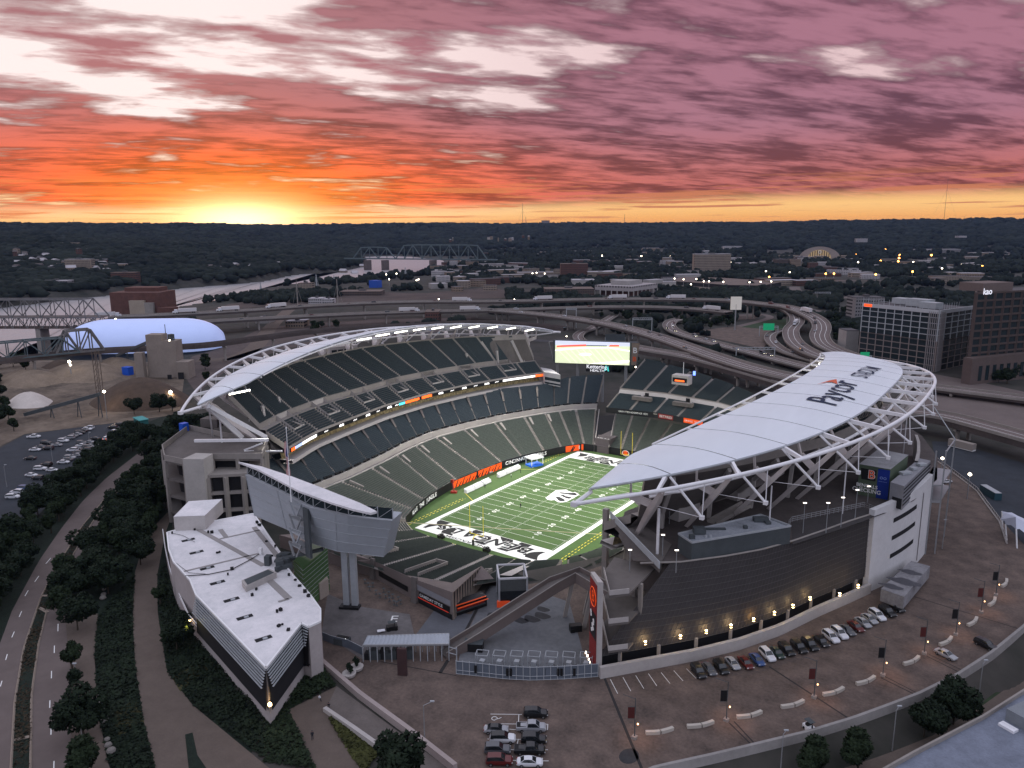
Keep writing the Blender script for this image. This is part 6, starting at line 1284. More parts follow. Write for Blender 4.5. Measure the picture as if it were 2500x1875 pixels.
# railway: long girder bridge with its trusses on the left
RL = deck('railway_bridge', 'dark blue-grey steel railway bridge running behind the tan yard to the left edge', [(-300, 912), (-60, 884), (60, 872), (192, 857), (350, 848), (500, 840), (640, 822), (800, 803), (1000, 792), (1200, 785), (1380, 800)], 5, 24, 'railway bridge', M['bridge'], col=38, gird=2.8, par=False, lanes=0)
def truss(root, A, B, h, n, w, m, r=.45, portal=True, inv=False):
    """through truss between deck points A and B"""
    A, B = Vector(A), Vector(B); d = (B-A)/n; t = d.normalized(); nn = Vector((-t.y, t.x, 0)); U = Vector((0, 0, h))
    for s_ in (-1, 1):
        o = nn*w/2*s_; mb = MB(); mb.beam(A+o, B+o, r*1.6); mb.beam(A+o+d+U, B+o-d+U, r*1.6)
        for k in range(n):
            a, b = A+o+d*k, A+o+d*(k+1)
            if k == 0: mb.beam(a, b+U, r*1.5)
            elif k == n-1: mb.beam(a+U, b, r*1.5)
            else: mb.beam(*((a, b+U) if k % 2 == 0 else (a+U, b)), r*1.1)
            if 0 < k: mb.beam(a, a+U, r*.9)
        obj('truss_side', mb, m, root)
    mb = MB()
    for k in range(1, n): mb.beam(A+d*k+U-nn*w/2, A+d*k+U+nn*w/2, r*.8)
    for k in range(1, n-1): mb.beam(A+d*k+U-nn*w/2, A+d*(k+1)+U+nn*w/2, r*.5)
    obj('top_bracing', mb, m, root)
trm = M['bridge']; a, b, c = at(-170, 893, 24), at(192, 858, 24), at(252, 852, 24)
rt = thing('truss_span', 'low blue steel truss span of the railway bridge at the left edge', 'truss bridge', tuple(a)); truss(rt, a, b, 10.5, 8, 9, trm, .55)
rt = thing('truss_span', 'tall triangular truss span in front of the white air dome', 'truss bridge', tuple(b)); truss(rt, at(135, 863, 24), c, 14.5, 4, 9, M['bridgeg'], .7)
# river bridge with its double deck truss
a, b = at(-520, 775, 33), at(256, 773, 33); rt = thing('truss_bridge', 'long double-deck steel truss bridge crossing the river at the left edge', 'truss bridge', (b.x, b.y, 6)); truss(rt, a, b, 15, 22, 14, M['bridgeg'], .6)
mb = MB(); mb.beam(a, b, 14, .7); obj('upper_roadway', mb, M['deckd'], rt); mb = MB(); D9 = Vector((0, 0, -9)); mb.beam(a+D9, b+D9, 14, .8); obj('lower_roadway', mb, M['deckd'], rt)
for s_ in (-1, 1):
    mb = MB(); t = (b-a)/44; nn = Vector((-t.y, t.x, 0)).normalized()*7*s_
    for k in range(44): p, q = a+t*k+nn, a+t*(k+1)+nn; mb.beam(p, q+D9, .5) if k % 2 else mb.beam(p+D9, q, .5); mb.beam(p, p+D9, .4)
    obj('deck_truss', mb, M['bridgeg'], rt)
for q in (.35, .62, .80, .97): p = a.lerp(b, q); mb = MB(); mb.box((p.x, p.y, 2), (4, 12, 21.5), math.atan2(t.y, t.x)); obj('pier', mb, M['conc'], rt)
# distant bridge
a, b = at(862, 631, 30), at(1190, 634, 30); rt = thing('truss_bridge', 'faint distant steel truss bridge over the bright river bend', 'truss bridge', (a.x, a.y, 5)); n_ = 15
t = (b-a)/n_; mb = MB(); mb.beam(a-t*1, b+t*1, 9, 3); obj('deck', mb, M['bridge'], rt)
for lo_, hi_, pk in ((0, 5, 30), (5, 15, 36)):
    mb = MB(); K = hi_-lo_; T_ = []
    for k in range(K+1): q = k/K; hgt = pk*(1 if 0 < k < K else 0)*(1.0 if k not in (1, K-1) else .95); T_.append(a+t*(lo_+k)+Vector((0, 0, hgt)))
    for k in range(K): mb.beam(T_[k], T_[k+1], 2.6); p, q = a+t*(lo_+k), a+t*(lo_+k+1); mb.beam(*((p, T_[k+1]) if k % 2 else (T_[k], q)), 1.8); mb.beam(q, T_[k+1], 1.4)
    obj('truss_side', mb, M['bridge'], rt)
for u in (897, 940, 1057): p = at(u, 634, 30); mb = MB(); mb.box((p.x, p.y, -1), (8, 20, 30)); obj('pier', mb, M['deckd'], rt)
# road sheets on the ground
def groad(P, w, z=10.09, m=None, nm='road'):
    Q_ = smooth_open([at(u, v, 10) for u, v in P]); ROADS.append((np.array([(p.x, p.y) for p in Q_]), w/2+2)); mb = MB(); A = [Vector((p.x, p.y, z)) for p in offz(Q_, -w/2)]; B = [Vector((p.x, p.y, z)) for p in offz(Q_, w/2)]; mb.grid([A, B]); return obj(nm, mb, m or M['road'], kind='structure')
psheet('freeway_cut', [(2236, 905), (2290, 915), (2400, 935), (2700, 1000), (2700, 1130), (2500, 1075), (2236, 985)], 10.07, M['road']); psheet('parking_lot', [(2275, 1078), (2330, 1080), (2420, 1108), (2700, 1190), (2700, 1420), (2500, 1330), (2440, 1265), (2385, 1195), (2330, 1150), (2283, 1120)], 10.12, M['asphb'])
psheet('parking_lot', [(1880, 792), (1760, 800), (1690, 812), (1740, 826), (1860, 852), (1880, 835), (1872, 815), (1900, 800)], 10.2, M['plaza']); psheet('lawn', [(1797, 798), (1850, 783), (1930, 778), (1948, 790), (1930, 803), (1890, 806)], 10.24, mat('dark_lawn', (.028, .05, .022), .95, .3, .2, world=True))
psheet('parking_lot', [(1735, 776), (1810, 768), (1860, 770), (1840, 780), (1760, 782)], 10.26, M['plaza'])
groad([(1800, 798), (1850, 786), (1880, 775), (1850, 768), (1760, 775), (1735, 780)], 8, 10.3); groad([(1860, 740), (1940, 745), (2000, 760), (2080, 762), (2120, 768)], 10)
groad([(1985, 775), (2040, 765), (2100, 765)], 9); groad([(1940, 700), (1945, 712), (1970, 723), (2030, 728), (2080, 725)], 16); groad([(2060, 697), (2150, 703), (2260, 715), (2360, 722)], 18); groad([(2330, 672), (2420, 676), (2560, 684)], 30); groad([(2180, 688), (2100, 684), (1960, 690)], 14)
groad([(480, 880), (560, 875), (620, 850), (660, 800), (690, 770), (720, 745)], 14, m=M['path']); groad([(560, 880), (700, 840), (900, 815), (1100, 815), (1300, 830), (1500, 845)], 12, m=M['asph'])
psheet('gravel_yard', [(440, 905), (470, 870), (540, 850), (640, 800), (760, 790), (900, 780), (1150, 775), (1150, 800), (900, 830), (700, 850), (560, 900), (480, 960)], 10.05, mat('rail_yard', (.09, .07, .065), .95, .3, .04, world=True))
psheet('yard_ground', [(500, 760), (560, 742), (700, 725), (860, 712), (1040, 716), (1200, 700), (1240, 712), (1230, 728), (1000, 732), (700, 745)], 10.05, mat('brown_yard', (.07, .052, .046), .95, .35, .03, world=True))
# ------------------------------------------------------------ hills and city trees: uncountable woodland as one mass each
def blobs(name, P, R, H, m, seed, lab):
    g = np.random.default_rng(seed); ph = (1+5**.5)/2
    base = np.array([(-1, ph, 0), (1, ph, 0), (-1, -ph, 0), (1, -ph, 0), (0, -1, ph), (0, 1, ph), (0, -1, -ph), (0, 1, -ph), (ph, 0, -1), (ph, 0, 1), (-ph, 0, -1), (-ph, 0, 1)])/1.902
    fc = np.array([(0, 11, 5), (0, 5, 1), (0, 1, 7), (0, 7, 10), (0, 10, 11), (1, 5, 9), (5, 11, 4), (11, 10, 2), (10, 7, 6), (7, 1, 8), (3, 9, 4), (3, 4, 2), (3, 2, 6), (3, 6, 8), (3, 8, 9), (4, 9, 5), (2, 4, 11), (6, 2, 10), (8, 6, 7), (9, 8, 1)])
    n = len(P); an = g.uniform(0, 6.28, n); ca, sa = np.cos(an), np.sin(an); B = np.tile(base, (n, 1, 1))*g.uniform(.72, 1.25, (n, 12, 1))
    X_ = (B[:, :, 0]*ca[:, None]-B[:, :, 1]*sa[:, None])*R[:, None]; Y_ = (B[:, :, 0]*sa[:, None]+B[:, :, 1]*ca[:, None])*R[:, None]; Z_ = B[:, :, 2]*H[:, None]
    V = np.stack([X_+P[:, 0:1], Y_+P[:, 1:2], Z_+P[:, 2:3]], -1).reshape(-1, 3); F = (fc[None]+(np.arange(n)*12)[:, None, None]).reshape(-1, 3)
    og = np.array([V[:, 0].mean(), V[:, 1].mean(), 10.]); V = V-og; me = bpy.data.meshes.new(name); me.vertices.add(len(V)); me.vertices.foreach_set('co', V.ravel().astype(np.float32))
    me.loops.add(len(F)*3); me.loops.foreach_set('vertex_index', F.ravel().astype(np.int32)); me.polygons.add(len(F)); me.polygons.foreach_set('loop_start', np.arange(0, len(F)*3, 3, dtype=np.int32)); me.polygons.foreach_set('loop_total', np.full(len(F), 3, dtype=np.int32))
    me.update(); me.validate(); me.materials.append(m); o = bpy.data.objects.new(name, me); COL.objects.link(o); o.location = og; return tag(o, lab, 'woodland', None, 'stuff')
def polar(n, d0, d1, a0, a1, seed, pw=1.):
    g = np.random.default_rng(seed); d = d0*(d1/d0)**(g.random(n)**pw); a = YAW+g.uniform(a0, a1, n); return np.stack([CAM[0]+d*np.sin(a), CAM[1]+d*np.cos(a)], 1), d
def free(P, extra=0.):
    ok = seg_dist(P, RV, True) > 14; ok &= ~inside(P, RV); ok &= np.linalg.norm(P-HC, axis=1) > 215
    for L_, w in ROADS:
        ok &= seg_dist(P, L_) > w+extra
    return ok
FAR = mat('distant_foliage', (.007, .014, .016), .95, .55, .010, col2=(.020, .025, .021), spec=.05)
P, d = polar(52000, 900, 6800, -.68, .68, 31, .62); fi = inside(P, FOOTPOLY) & ~inside(P, RV) & (seg_dist(P, RV, True) > 6); P, d = P[fi], d[fi]; g = np.random.default_rng(5)
keep = (g.random(len(P)) < .55+.45*(vnoise(P, 160, 4) > .35)) & ~((seg_dist(P, RV, True) < 25) & (g.random(len(P)) < .5)); P, d = P[keep], d[keep]; z = height(P); R = (4.5+d*.0036)*g.uniform(.7, 1.5, len(P)); blobs('hill_woodland', np.column_stack([P, z+R*.35]), R, R*.62, FAR, 1, 'dark green woodland covering the distant hills along the horizon')
P, d = polar(30000, 420, 3300, -.68, .68, 32, .80); k = ~inside(P, FOOTPOLY) & free(P, 6); P, d = P[k], d[k]; dens = .75*vnoise(P, 120, 21)+.45*vnoise(P, 42, 22); k = (dens > .60) & ((seg_dist(P, RV, True) > 70) | (np.random.default_rng(3).random(len(P)) < .3)); P, d = P[k], d[k]
YARD = np.array([tuple(p[:2]) for p in pts([(-200, 1080), (-100, 880), (440, 800), (560, 770), (900, 715), (1240, 700), (1240, 760), (800, 830), (480, 960), (420, 1020)])])
RGT = np.array([tuple(p[:2]) for p in pts([(1690, 800), (1860, 775), (1960, 790), (2120, 880), (2140, 770), (2700, 800), (2700, 1200), (2240, 1100), (1800, 860)])])
k = ~inside(P, YARD) & ~inside(P, RGT); P, d = P[k], d[k]; R = (2.6+d*.0022)*np.random.default_rng(6).uniform(.7, 1.4, len(P)); CITYTREES = (P, d, R)
# ------------------------------------------------------------ buildings
def wallmat(nm, col, wc=(.02, .022, .025), sx=3.2, sz=3.4, lit=0.): # wall with rows of windows as its surface pattern
    m = mat(nm, col, .85, .12, .1); t = m.node_tree; b = t.nodes['Principled BSDF']; sp = t.nodes.new('ShaderNodeSeparateXYZ'); t.links.new(t.nodes.new('ShaderNodeTexCoord').outputs['Object'], sp.inputs[0]); xx, y_, zz = (X(t, sp.outputs[i]) for i in range(3))
    u = (xx+y_*.83)*(1/sx); u = u._m('FRACT'); v = (zz*(1/sz))._m('FRACT'); w = (u-.5).ab().sst(.30, .29)*((v-.52).ab().sst(.24, .23)); nz = t.nodes.new('ShaderNodeNewGeometry'); s2 = t.nodes.new('ShaderNodeSeparateXYZ'); t.links.new(nz.outputs['Normal'], s2.inputs[0]); w = w*(X(t, s2.outputs[2]).ab().sst(.5, .4))
    old = b.inputs['Base Color'].links[0].from_socket; t.links.new(cmix(t, w, X(t, old), wc).k, b.inputs['Base Color']); return m
WM = dict(cream=wallmat('cream_facade', (.27, .22, .18)), brick=wallmat('brick_facade', (.11, .055, .045)), white=wallmat('white_facade', (.42, .40, .41)), grey=wallmat('grey_facade', (.22, .21, .215)), tan=wallmat('tan_facade', (.25, .19, .145)), brown=wallmat('brown_facade', (.10, .075, .065)), plain=mat('plain_wall', (.33, .31, .30), .85, .15, .1))
RM = dict(pale=mat('pale_flat_roof', (.40, .38, .40), .85, .15, .05), dark=mat('dark_flat_roof', (.09, .085, .09), .9, .2, .05), brown=mat('brown_flat_roof', (.15, .115, .10), .9, .2, .05), tile=mat('shingle_roof', (.10, .085, .085), .9, .3, .3))
def bldg(nm, lab, u, v, wpx, h, dep, wall='cream', roof='pale', rz=None, gable=False, unit=True, group=None, top=None, z0=None, extra=None):
    """building whose base centre is seen at (u, v), wpx wide in the photo; top = photo row of its roof"""
    z0 = 10. if z0 is None else z0
    if z0 == 'hill':
        z0 = 10.
        for _ in range(25): p = at(u, v, z0); z0 = .5*z0+.5*float(height([(p.x, p.y)])[0])
    p = at(u, v, z0); dd = (Vector((p.x, p.y, z0))-Vector(CAM)); depth = dd.dot(Vector(CF)); w = wpx/FOC*depth
    if top is not None: h = (v-top)/FOC*depth/math.cos(PIT)
    rz = YAW*-1 if rz is None else rz; rz = -rz if False else rz
    c = Vector((p.x, p.y, z0-.3))+Vector((math.sin(-rz)*0, 0, 0)); fwdv = Vector((math.sin(YAW), math.cos(YAW), 0)); c = c+fwdv*dep/2
    root = thing(nm, lab, 'building', (c.x, c.y, z0), group); mb = MB(); mb.box(c, (w, dep, h), rz); obj('wall', mb, WM[wall] if wall in WM else M[wall], root)
    mb = MB()
    if gable:
        ca, sa = math.cos(rz), math.sin(rz); hx, hy = w/2*1.04, dep/2*1.06; T = lambda x, y, z: (c.x+ca*x-sa*y, c.y+sa*x+ca*y, z0-.3+z); rh = min(w, dep)*.35
        n0 = mb.vv([T(-hx, -hy, h), T(hx, -hy, h), T(hx, hy, h), T(-hx, hy, h), T(-hx, 0, h+rh), T(hx, 0, h+rh)])
        for f in ((0, 1, 5, 4), (2, 3, 4, 5), (0, 4, 3), (1, 2, 5)): mb.face(*(n0+i for i in f))
    else: mb.box(c+Vector((0, 0, h)), (w*1.01, dep*1.01, .5), rz)
    rf = obj('roof', mb, RM[roof], root)
    if unit and not gable and w > 12: mb = MB(); mb.box(c+Vector((0, 0, h+.5)), (w*.16, dep*.3, 2.2), rz); obj('rooftop_unit', mb, RM['dark'], rf)
    ROADS.append((np.array([[c.x-1, c.y], [c.x+1, c.y]]), max(w, dep)*.55)); return root, c, w, h, rz
HB = -YAW*-1
BL = [('apartment_tower', 'pale slab apartment tower with a small roof box on the far left hillside', 192, 668, 62, 0, 16, 'cream', 'pale', 634), ('apartment_building', 'row of beige terraced apartments high on the far left hillside', 165, 599, 46, 0, 12, 'cream', 'dark', 592), ('apartment_building', 'second row of beige hill apartments beside the first under the horizon', 217, 599, 46, 0, 12, 'cream', 'dark', 592),
 ('apartment_building', 'long low pink apartment block right of the slab tower', 272, 660, 66, 0, 14, 'tan', 'pale', 645), ('apartment_building', 'brick apartment block with stepped sides on the left riverbank hill', 302, 690, 60, 0, 18, 'brick', 'brown', 666), ('office_building', 'long grey building with a pale roof low on the left riverbank', 130, 702, 70, 0, 20, 'grey', 'pale', 686), ('industrial_building', 'cluster-like pale low building left of the long grey riverbank one', 75, 706, 40, 0, 14, 'tan', 'brown', 697),
 ('hospital_tower', 'lone square tower standing on the skyline near the middle', 1332, 563, 20, 0, 30, 'tan', 'dark', 539), ('hospital_building', 'wide pale building on the skyline right of the lone tower', 1445, 564, 20, 0, 25, 'white', 'pale', 556)]
for nm, lab, u, v, w, h, dep, wa_, ro, top in BL: bldg(nm, lab, u, v, w, h, dep, wa_, ro, top=top, z0='hill')
CB_ = [('slab_building', 'wide beige ten-storey slab block with strong window bands in the middle distance', 1739, 669, 88, 22, 'cream', 'pale', 622), ('brick_building', 'dark brick block with one pale vertical strip in the middle distance', 1402, 677, 66, 24, 'brick', 'brown', 645), ('industrial_building', 'long cream lit building with orange lamps along its roof', 1307, 675, 88, 18, 'cream', 'pale', 665), ('warehouse', 'cream long building just right of the dark brick block', 1467, 678, 64, 30, 'cream', 'pale', 664),
 ('warehouse', 'low white warehouse below the middle of the wooded ridge', 1420, 619, 70, 40, 'white', 'pale', 613), ('warehouse', 'pale warehouse among trees left of the beige slab block', 1510, 646, 54, 40, 'white', 'pale', 638), ('warehouse', 'flat warehouse in front of the pale one left of the slab block', 1630, 655, 54, 40, 'grey', 'pale', 649), ('industrial_building', 'pink-lit low building complex under the ridge', 1590, 616, 40, 30, 'tan', 'pale', 606), ('office_building', 'white stepped building right of the pink-lit complex under the ridge', 1750, 619, 60, 40, 'white', 'pale', 612), ('office_building', 'pale building touching the wooded ridge above the slab block', 1790, 614, 44, 40, 'white', 'pale', 602),
 ('office_building', 'white low office block directly right of the beige slab', 1803, 640, 40, 30, 'white', 'pale', 630), ('warehouse', 'pinkish warehouse roofs right of the beige slab', 1830, 651, 50, 40, 'white', 'pale', 643), ('museum_building', 'dark glass block attached to a tan brick wall at the middle right', 1910, 655, 28, 30, 'brown', 'dark', 634), ('brick_building', 'tan square brick block joined to the dark glass block', 1942, 655, 24, 26, 'tan', 'brown', 634), ('red_house', 'small red and pink stepped building below the half dome', 1987, 655, 20, 16, 'brick', 'brown', 642),
 ('industrial_building', 'grey shed with a big pale roof near the right horizon', 2290, 618, 110, 40, 'grey', 'pale', 609), ('warehouse', 'long low building right of the grey shed near the right horizon', 2420, 624, 90, 30, 'tan', 'pale', 617), ('warehouse', 'low pale building between trees at the right middle distance', 2290, 670, 60, 26, 'tan', 'brown', 665), ('warehouse', 'small pale shed under the ridge at the right', 2105, 591, 26, 20, 'white', 'pale', 583, 'hill'), ('warehouse', 'long pale building halfway up the right ridge', 2265, 576, 34, 20, 'white', 'pale', 571, 'hill'), ('house', 'pair-like pale house high on the right ridge', 2350, 580, 20, 20, 'white', 'pale', 576, 'hill'),
 ('warehouse', 'white shed beside the freeway left of centre', 770, 742, 34, 20, 'white', 'pale', 729), ('warehouse', 'second white shed beside the freeway left of centre', 800, 742, 26, 16, 'white', 'pale', 731), ('brick_building', 'low brown market hall with a barrel roof behind the freeway', 1390, 722, 120, 40, 'brown', 'brown', 706), ('warehouse', 'pale green-grey hall right of the brown market hall', 1425, 697, 56, 30, 'plain', 'pale', 684), ('warehouse', 'long brick sheds near the left bend of the freeway', 880, 722, 100, 34, 'brown', 'brown', 712), ('industrial_building', 'small cream works left of the blue-tarped heap', 745, 706, 34, 18, 'cream', 'brown', 692),
 ('warehouse', 'tall dark brick warehouse behind the freeway deck', 1055, 790, 34, 24, 'brick', 'brown', 762), ('warehouse', 'pale building under the freeway piers', 720, 800, 46, 20, 'tan', 'pale', 785), ('warehouse', 'low shed under the freeway near the white air dome', 640, 790, 34, 20, 'plain', 'pale', 778)]
for i, t_ in enumerate(CB_):
    nm, lab, u, v, w, dep, wa_, ro, top = t_[:9]; bldg(nm, lab, u, v, w, 0, dep, wa_, ro, top=top, z0=t_[9] if len(t_) > 9 else None)
r9 = random.Random(12)
def houses(n, us, vs, lab, group, hill, wr=(6, 16)):
    for _ in range(n):
        u, v = r9.uniform(*us), r9.uniform(*vs); k = r9.random(); p = at(u, v, 10)
        if not hill and not free(np.array([[p.x, p.y]]), 12)[0]: continue
        w = r9.uniform(*wr)*(max(.35, min(1.6, (v-575)/60))) ; bldg('house' if hill or w < 9 else 'warehouse', lab, u, v, w, r9.uniform(6, 12), r9.uniform(9, 22), r9.choice(('white', 'cream', 'tan', 'brick', 'plain')), r9.choice(('pale', 'pale', 'dark', 'tile')), gable=hill or (w < 9 and k < .4), unit=False, group=group, z0='hill' if hill else None, rz=-YAW+r9.uniform(-.7, .7))
houses(44, (30, 260), (618, 672), 'small pale house among trees on the far left hillside', 'houses on the left hillside', True); houses(12, (500, 900), (640, 676), 'tiny pale house in the woods beyond the river', 'houses beyond the river', True, (8, 12)); houses(16, (1080, 1300), (574, 592), 'tiny pale house high on the wooded middle ridge', 'houses on the middle ridge', True, (6, 12))
houses(70, (1180, 1700), (618, 700), 'small flat building among trees in the middle distance', 'small buildings in the valley', False, (14, 50)); houses(56, (1850, 2480), (622, 700), 'small flat building among trees at the right middle distance', 'small buildings in the right valley', False, (14, 56)); houses(34, (1060, 1250), (640, 715), 'small industrial shed between dark trees left of centre', 'small sheds left of centre', False, (10, 26))
# station half dome
c = at(2000, 634, 10); dm = thing('railway_station', 'half-dome railway station with a glowing arched window front in the distance', 'station', (c.x, c.y, 10)); dv = (Vector(CAM)-c); dv.z = 0; dv.normalize(); sv = Vector((-dv.y, dv.x, 0)); mb = MB(); rows = []
RR = 58
for k in range(6):
    q = k/5; r_ = RR*math.cos(q*1.3)**.6 if q < 1 else RR*.2; rows.append([c-dv*(q*58)+sv*(r_*math.cos(a_))+Vector((0, 0, r_*.66*math.sin(a_))) for a_ in np.linspace(0, math.pi, 22)])
mb.grid(rows); mb.poly(rows[0]); obj('dome', mb, mat('pale_dome', (.30, .25, .225), .8, .1, .05), dm)
mb = MB(); mb.poly([c+dv*.8+sv*(32*math.cos(a_))+Vector((0, 0, 4+25*math.sin(a_))) for a_ in np.linspace(0, math.pi, 18)]); obj('arched_window', mb, mat('lit_arch', (.2, .16, .1), .5, 0, emis=(.9, .6, .3), es=.30), dm)
mb = MB()
for k in range(-4, 5): mb.beam(c+dv*1.6+sv*(k*6.4)+Vector((0, 0, 4)), c+dv*1.6+sv*(k*6.4)+Vector((0, 0, 4+24*math.sqrt(max(.05, 1-(k*6.4/32)**2)))), 1.8)
obj('mullion', mb, M['dark'], dm)
mb = MB(); mb.tube([c+dv*2+sv*(4*math.cos(a_))+Vector((0, 0, 22+4*math.sin(a_))) for a_ in np.linspace(0, 6.28, 12)], .9, 4); obj('clock', mb, M['wpaint'], dm)
for s_, ln_, h in ((-1, 70, 12), (1, 90, 12)): mb = MB(); mb.beam(c+sv*s_*58-dv*20+Vector((0, 0, h/2)), c+sv*s_*(58+ln_)-dv*20+Vector((0, 0, h/2)), 30, h); obj('wing', mb, WM['cream'], dm)
mb = MB(); mb.beam(c+dv*10-sv*70+Vector((0, 0, 2.5)), c+dv*10+sv*70+Vector((0, 0, 2.5)), 10, 5); obj('forecourt', mb, WM['cream'], dm)
# market building with the overhanging roof, parking deck, car lot
a, b, cc_ = at(1452, 708, 17), at(1542, 712, 17), at(1605, 703, 17); far_ = a+(cc_-b); mk = thing('market_building', 'square white building with a deep overhanging slatted roof in the middle distance', 'building', (b.x, b.y, 10)); P = [a, b, cc_, far_]; mb = MB(); mb.prism([(p.x, p.y) for p in P], 17, 24, True); obj('roof', mb, wallmat('slatted_fascia', (.34, .31, .31), (.10, .09, .09), 4.5, 9), mk); ctr = sum(P, Vector())/4; mb = MB(); mb.prism([tuple((ctr+(p-ctr)*.8)[:2]) for p in P], 10, 17); obj('wall', mb, M['brick'], mk); mb = MB(); mb.prism([tuple((ctr+(p-ctr)*.5)[:2]) for p in P], 24, 30); obj('rooftop_block', mb, WM['plain'], mk)
for i in range(14): q = i/13; p = a.lerp(b, q*2) if q < .5 else b.lerp(cc_, q*2-1); mb = MB(); mb.box((p.x, p.y, 10), (1.2, 1.2, 7)); obj('column', mb, M['concl'], mk)
ROADS.append((np.array([[ctr.x, ctr.y], [ctr.x+1, ctr.y]]), 60))
P = [at(1640, 686, 16), at(1660, 676, 16), at(1760, 678, 16), at(1912, 688, 16), at(1860, 697, 16), at(1780, 696, 16)]; pk = thing('parking_deck', 'long low curved parking deck roof dotted with white lamps in front of the slab block', 'building', (P[3].x, P[3].y, 10)); mb = MB(); mb.prism([(p.x, p.y) for p in P], 10, 16); obj('wall', mb, M['dark'], pk); mb = MB(); mb.poly([p+Vector((0, 0, .1)) for p in P]); obj('roof', mb, RM['brown'], pk); ROADS.append((np.array([(p.x, p.y) for p in P]), 25))
psheet('parking_lot', [(1600, 708), (1620, 692), (1700, 694), (1780, 705), (1700, 722), (1620, 718)], 10.2, M['path'])
# power station by the river
pp = thing('power_station', 'dark red brick power station with pale annexes beside the river', 'building', tuple(at(330, 775, 10))); 
def ppb(nm, u0, u1, vb, vt, dep, m, z0=10.):
    a, b = at(u0, vb, z0), at(u1, vb, z0); dpt = (a-Vector(CAM)).dot(Vector(CF)); h = (vb-vt)/FOC*dpt/math.cos(PIT); mb = MB(); f_ = Vector((math.sin(YAW), math.cos(YAW), 0))*dep; P = [a, b, b+f_, a+f_]; mb.prism([(p.x, p.y) for p in P], z0, z0+h); return obj(nm, mb, m, pp)
ppb('brick_hall', 273, 395, 772, 716, 40, M['brick']); ppb('brick_wing', 310, 392, 768, 704, 24, M['brick'], 10); ppb('annex', 318, 355, 773, 735, 9, M['tan']); ppb('annex', 355, 376, 773, 740, 9, M['conc']); ppb('stair_block', 379, 397, 771, 718, 12, M['tan']); ppb('low_wing', 385, 424, 773, 752, 14, M['brick'])
for u in (291, 310): ppb('arched_window', u-5, u+5, 771.5, 755, -.4, M['wpaint'])
# silo tower of the concrete works, conveyors, heaps
cwk = thing('concrete_works', 'tall pale concrete silo tower with annexes beside the brown heap', 'industrial building', tuple(at(385, 925, 10)))
def blk(nm, u0, u1, vb, h, dep, m): a, b = at(u0, vb, 10), at(u1, vb, 10); f_ = Vector((math.sin(YAW), math.cos(YAW), 0))*dep; mb = MB(); mb.prism([(p.x, p.y) for p in (a, b, b+f_, a+f_)], 10, 10+h); return obj(nm, mb, m, cwk), a, b
sm = mat('silo_concrete', (.26, .22, .19), .9, .15, .15); blk('silo_tower', 365, 403, 922, 28, 9, sm); blk('silo_block', 403, 436, 922, 24, 10, sm); blk('annex', 432, 462, 925, 11, 10, sm); blk('hopper', 333, 353, 925, 17, 4, sm)
for u, vb, w_, hh_ in ((381, 905, 6, 3.4), (415, 920, 10, 3), (443, 920, 14, 4.5)): _, a, b = blk('doorway', u-w_/2, u+w_/2, vb+6, hh_, -.3, M['dark'])
mb = MB(); p = at(413, 922, 10); mb.box((p.x, p.y+4, 34), (3, 3, 4)); mb.tube([(p.x-6, p.y+4, 38), (p.x-6, p.y+4, 44)], .25, 4); obj('rooftop_unit', mb, M['greyd'], cwk)
for nm, lab, a, b, w_ in (('conveyor', 'dark inclined conveyor running across the tan yard above the white heap', at(60, 1012, 12), at(245, 962, 22), 1.6), ('conveyor', 'inclined conveyor rising to the concrete silo tower', at(285, 868, 14), at(362, 835, 33), 1.4)):
    cv = thing(nm, lab, 'conveyor', tuple(a)); mb = MB(); mb.beam(a, b, w_, 1.8); obj('gallery', mb, M['greyd'], cv)
    for q in (.35, .7, .97): p = a.lerp(b, q); mb = MB(); mb.beam(p, (p.x+2, p.y, 10), .35); mb.beam(p, (p.x-2, p.y, 10), .35); obj('trestle', mb, M['greyd'], cv)
tw_ = thing('lattice_tower', 'slender steel lattice tower in the yard beside the conveyor', 'tower', tuple(at(246, 975, 10))); p = at(246, 975, 10); mb = MB()
for s_ in ((-1.6, -1.2), (1.6, -1.2), (1.6, 1.2), (-1.6, 1.2)): mb.beam((p.x+s_[0], p.y+s_[1], 10), (p.x+s_[0], p.y+s_[1], 38), .3)
for k in range(9): z = 10+k*3.1; mb.beam((p.x-1.6, p.y-1.2, z), (p.x+1.6, p.y-1.2, z+3.1), .16); mb.beam((p.x+1.6, p.y-1.2, z), (p.x+1.6, p.y+1.2, z+3.1), .16)
obj('frame', mb, mat('rusty_steel', (.14, .11, .09), .8, .2, .5), tw_)
def heap(lab, u, v, rx, ry, h, m, seed=1):
    p = at(u, v, 10); r = random.Random(seed); mb = MB(); rows = []
    for k in range(12):
        q = k/11; rows.append([(p.x+rx*(1-q)*math.cos(a)*(1+.10*math.sin(3*a+seed)+.04*r.random()), p.y+ry*(1-q)*math.sin(a)*(1+.08*math.cos(2*a+seed)), 9.8+h*(math.sin(q*math.pi/2)**1.05)+.25*r.random()) for a in np.linspace(0, 2*math.pi, 40)[:-1]])
    mb.grid(rows, True); obj('aggregate_heap', mb, m, None, lab, 'heap', smooth=True)
heap('large dark brown heap of aggregate with a light on its flank', 345, 978, 30, 26, 13, M['gravel'], 1); heap('small white heap of sand at the left of the tan yard', 72, 985, 15, 11, 6.5, M['sandw'], 2); heap('broad tan heap in the middle of the yard', 205, 915, 34, 24, 9, M['sand'], 3); heap('tan heap at the left side of the yard', 70, 930, 30, 20, 7, M['sand'], 4); heap('tan heap left of the concrete silos', 285, 900, 22, 16, 8, M['sand'], 5); heap('grey-brown heap near the railway bridge piers', 150, 895, 16, 12, 5, M['gravel'], 6)
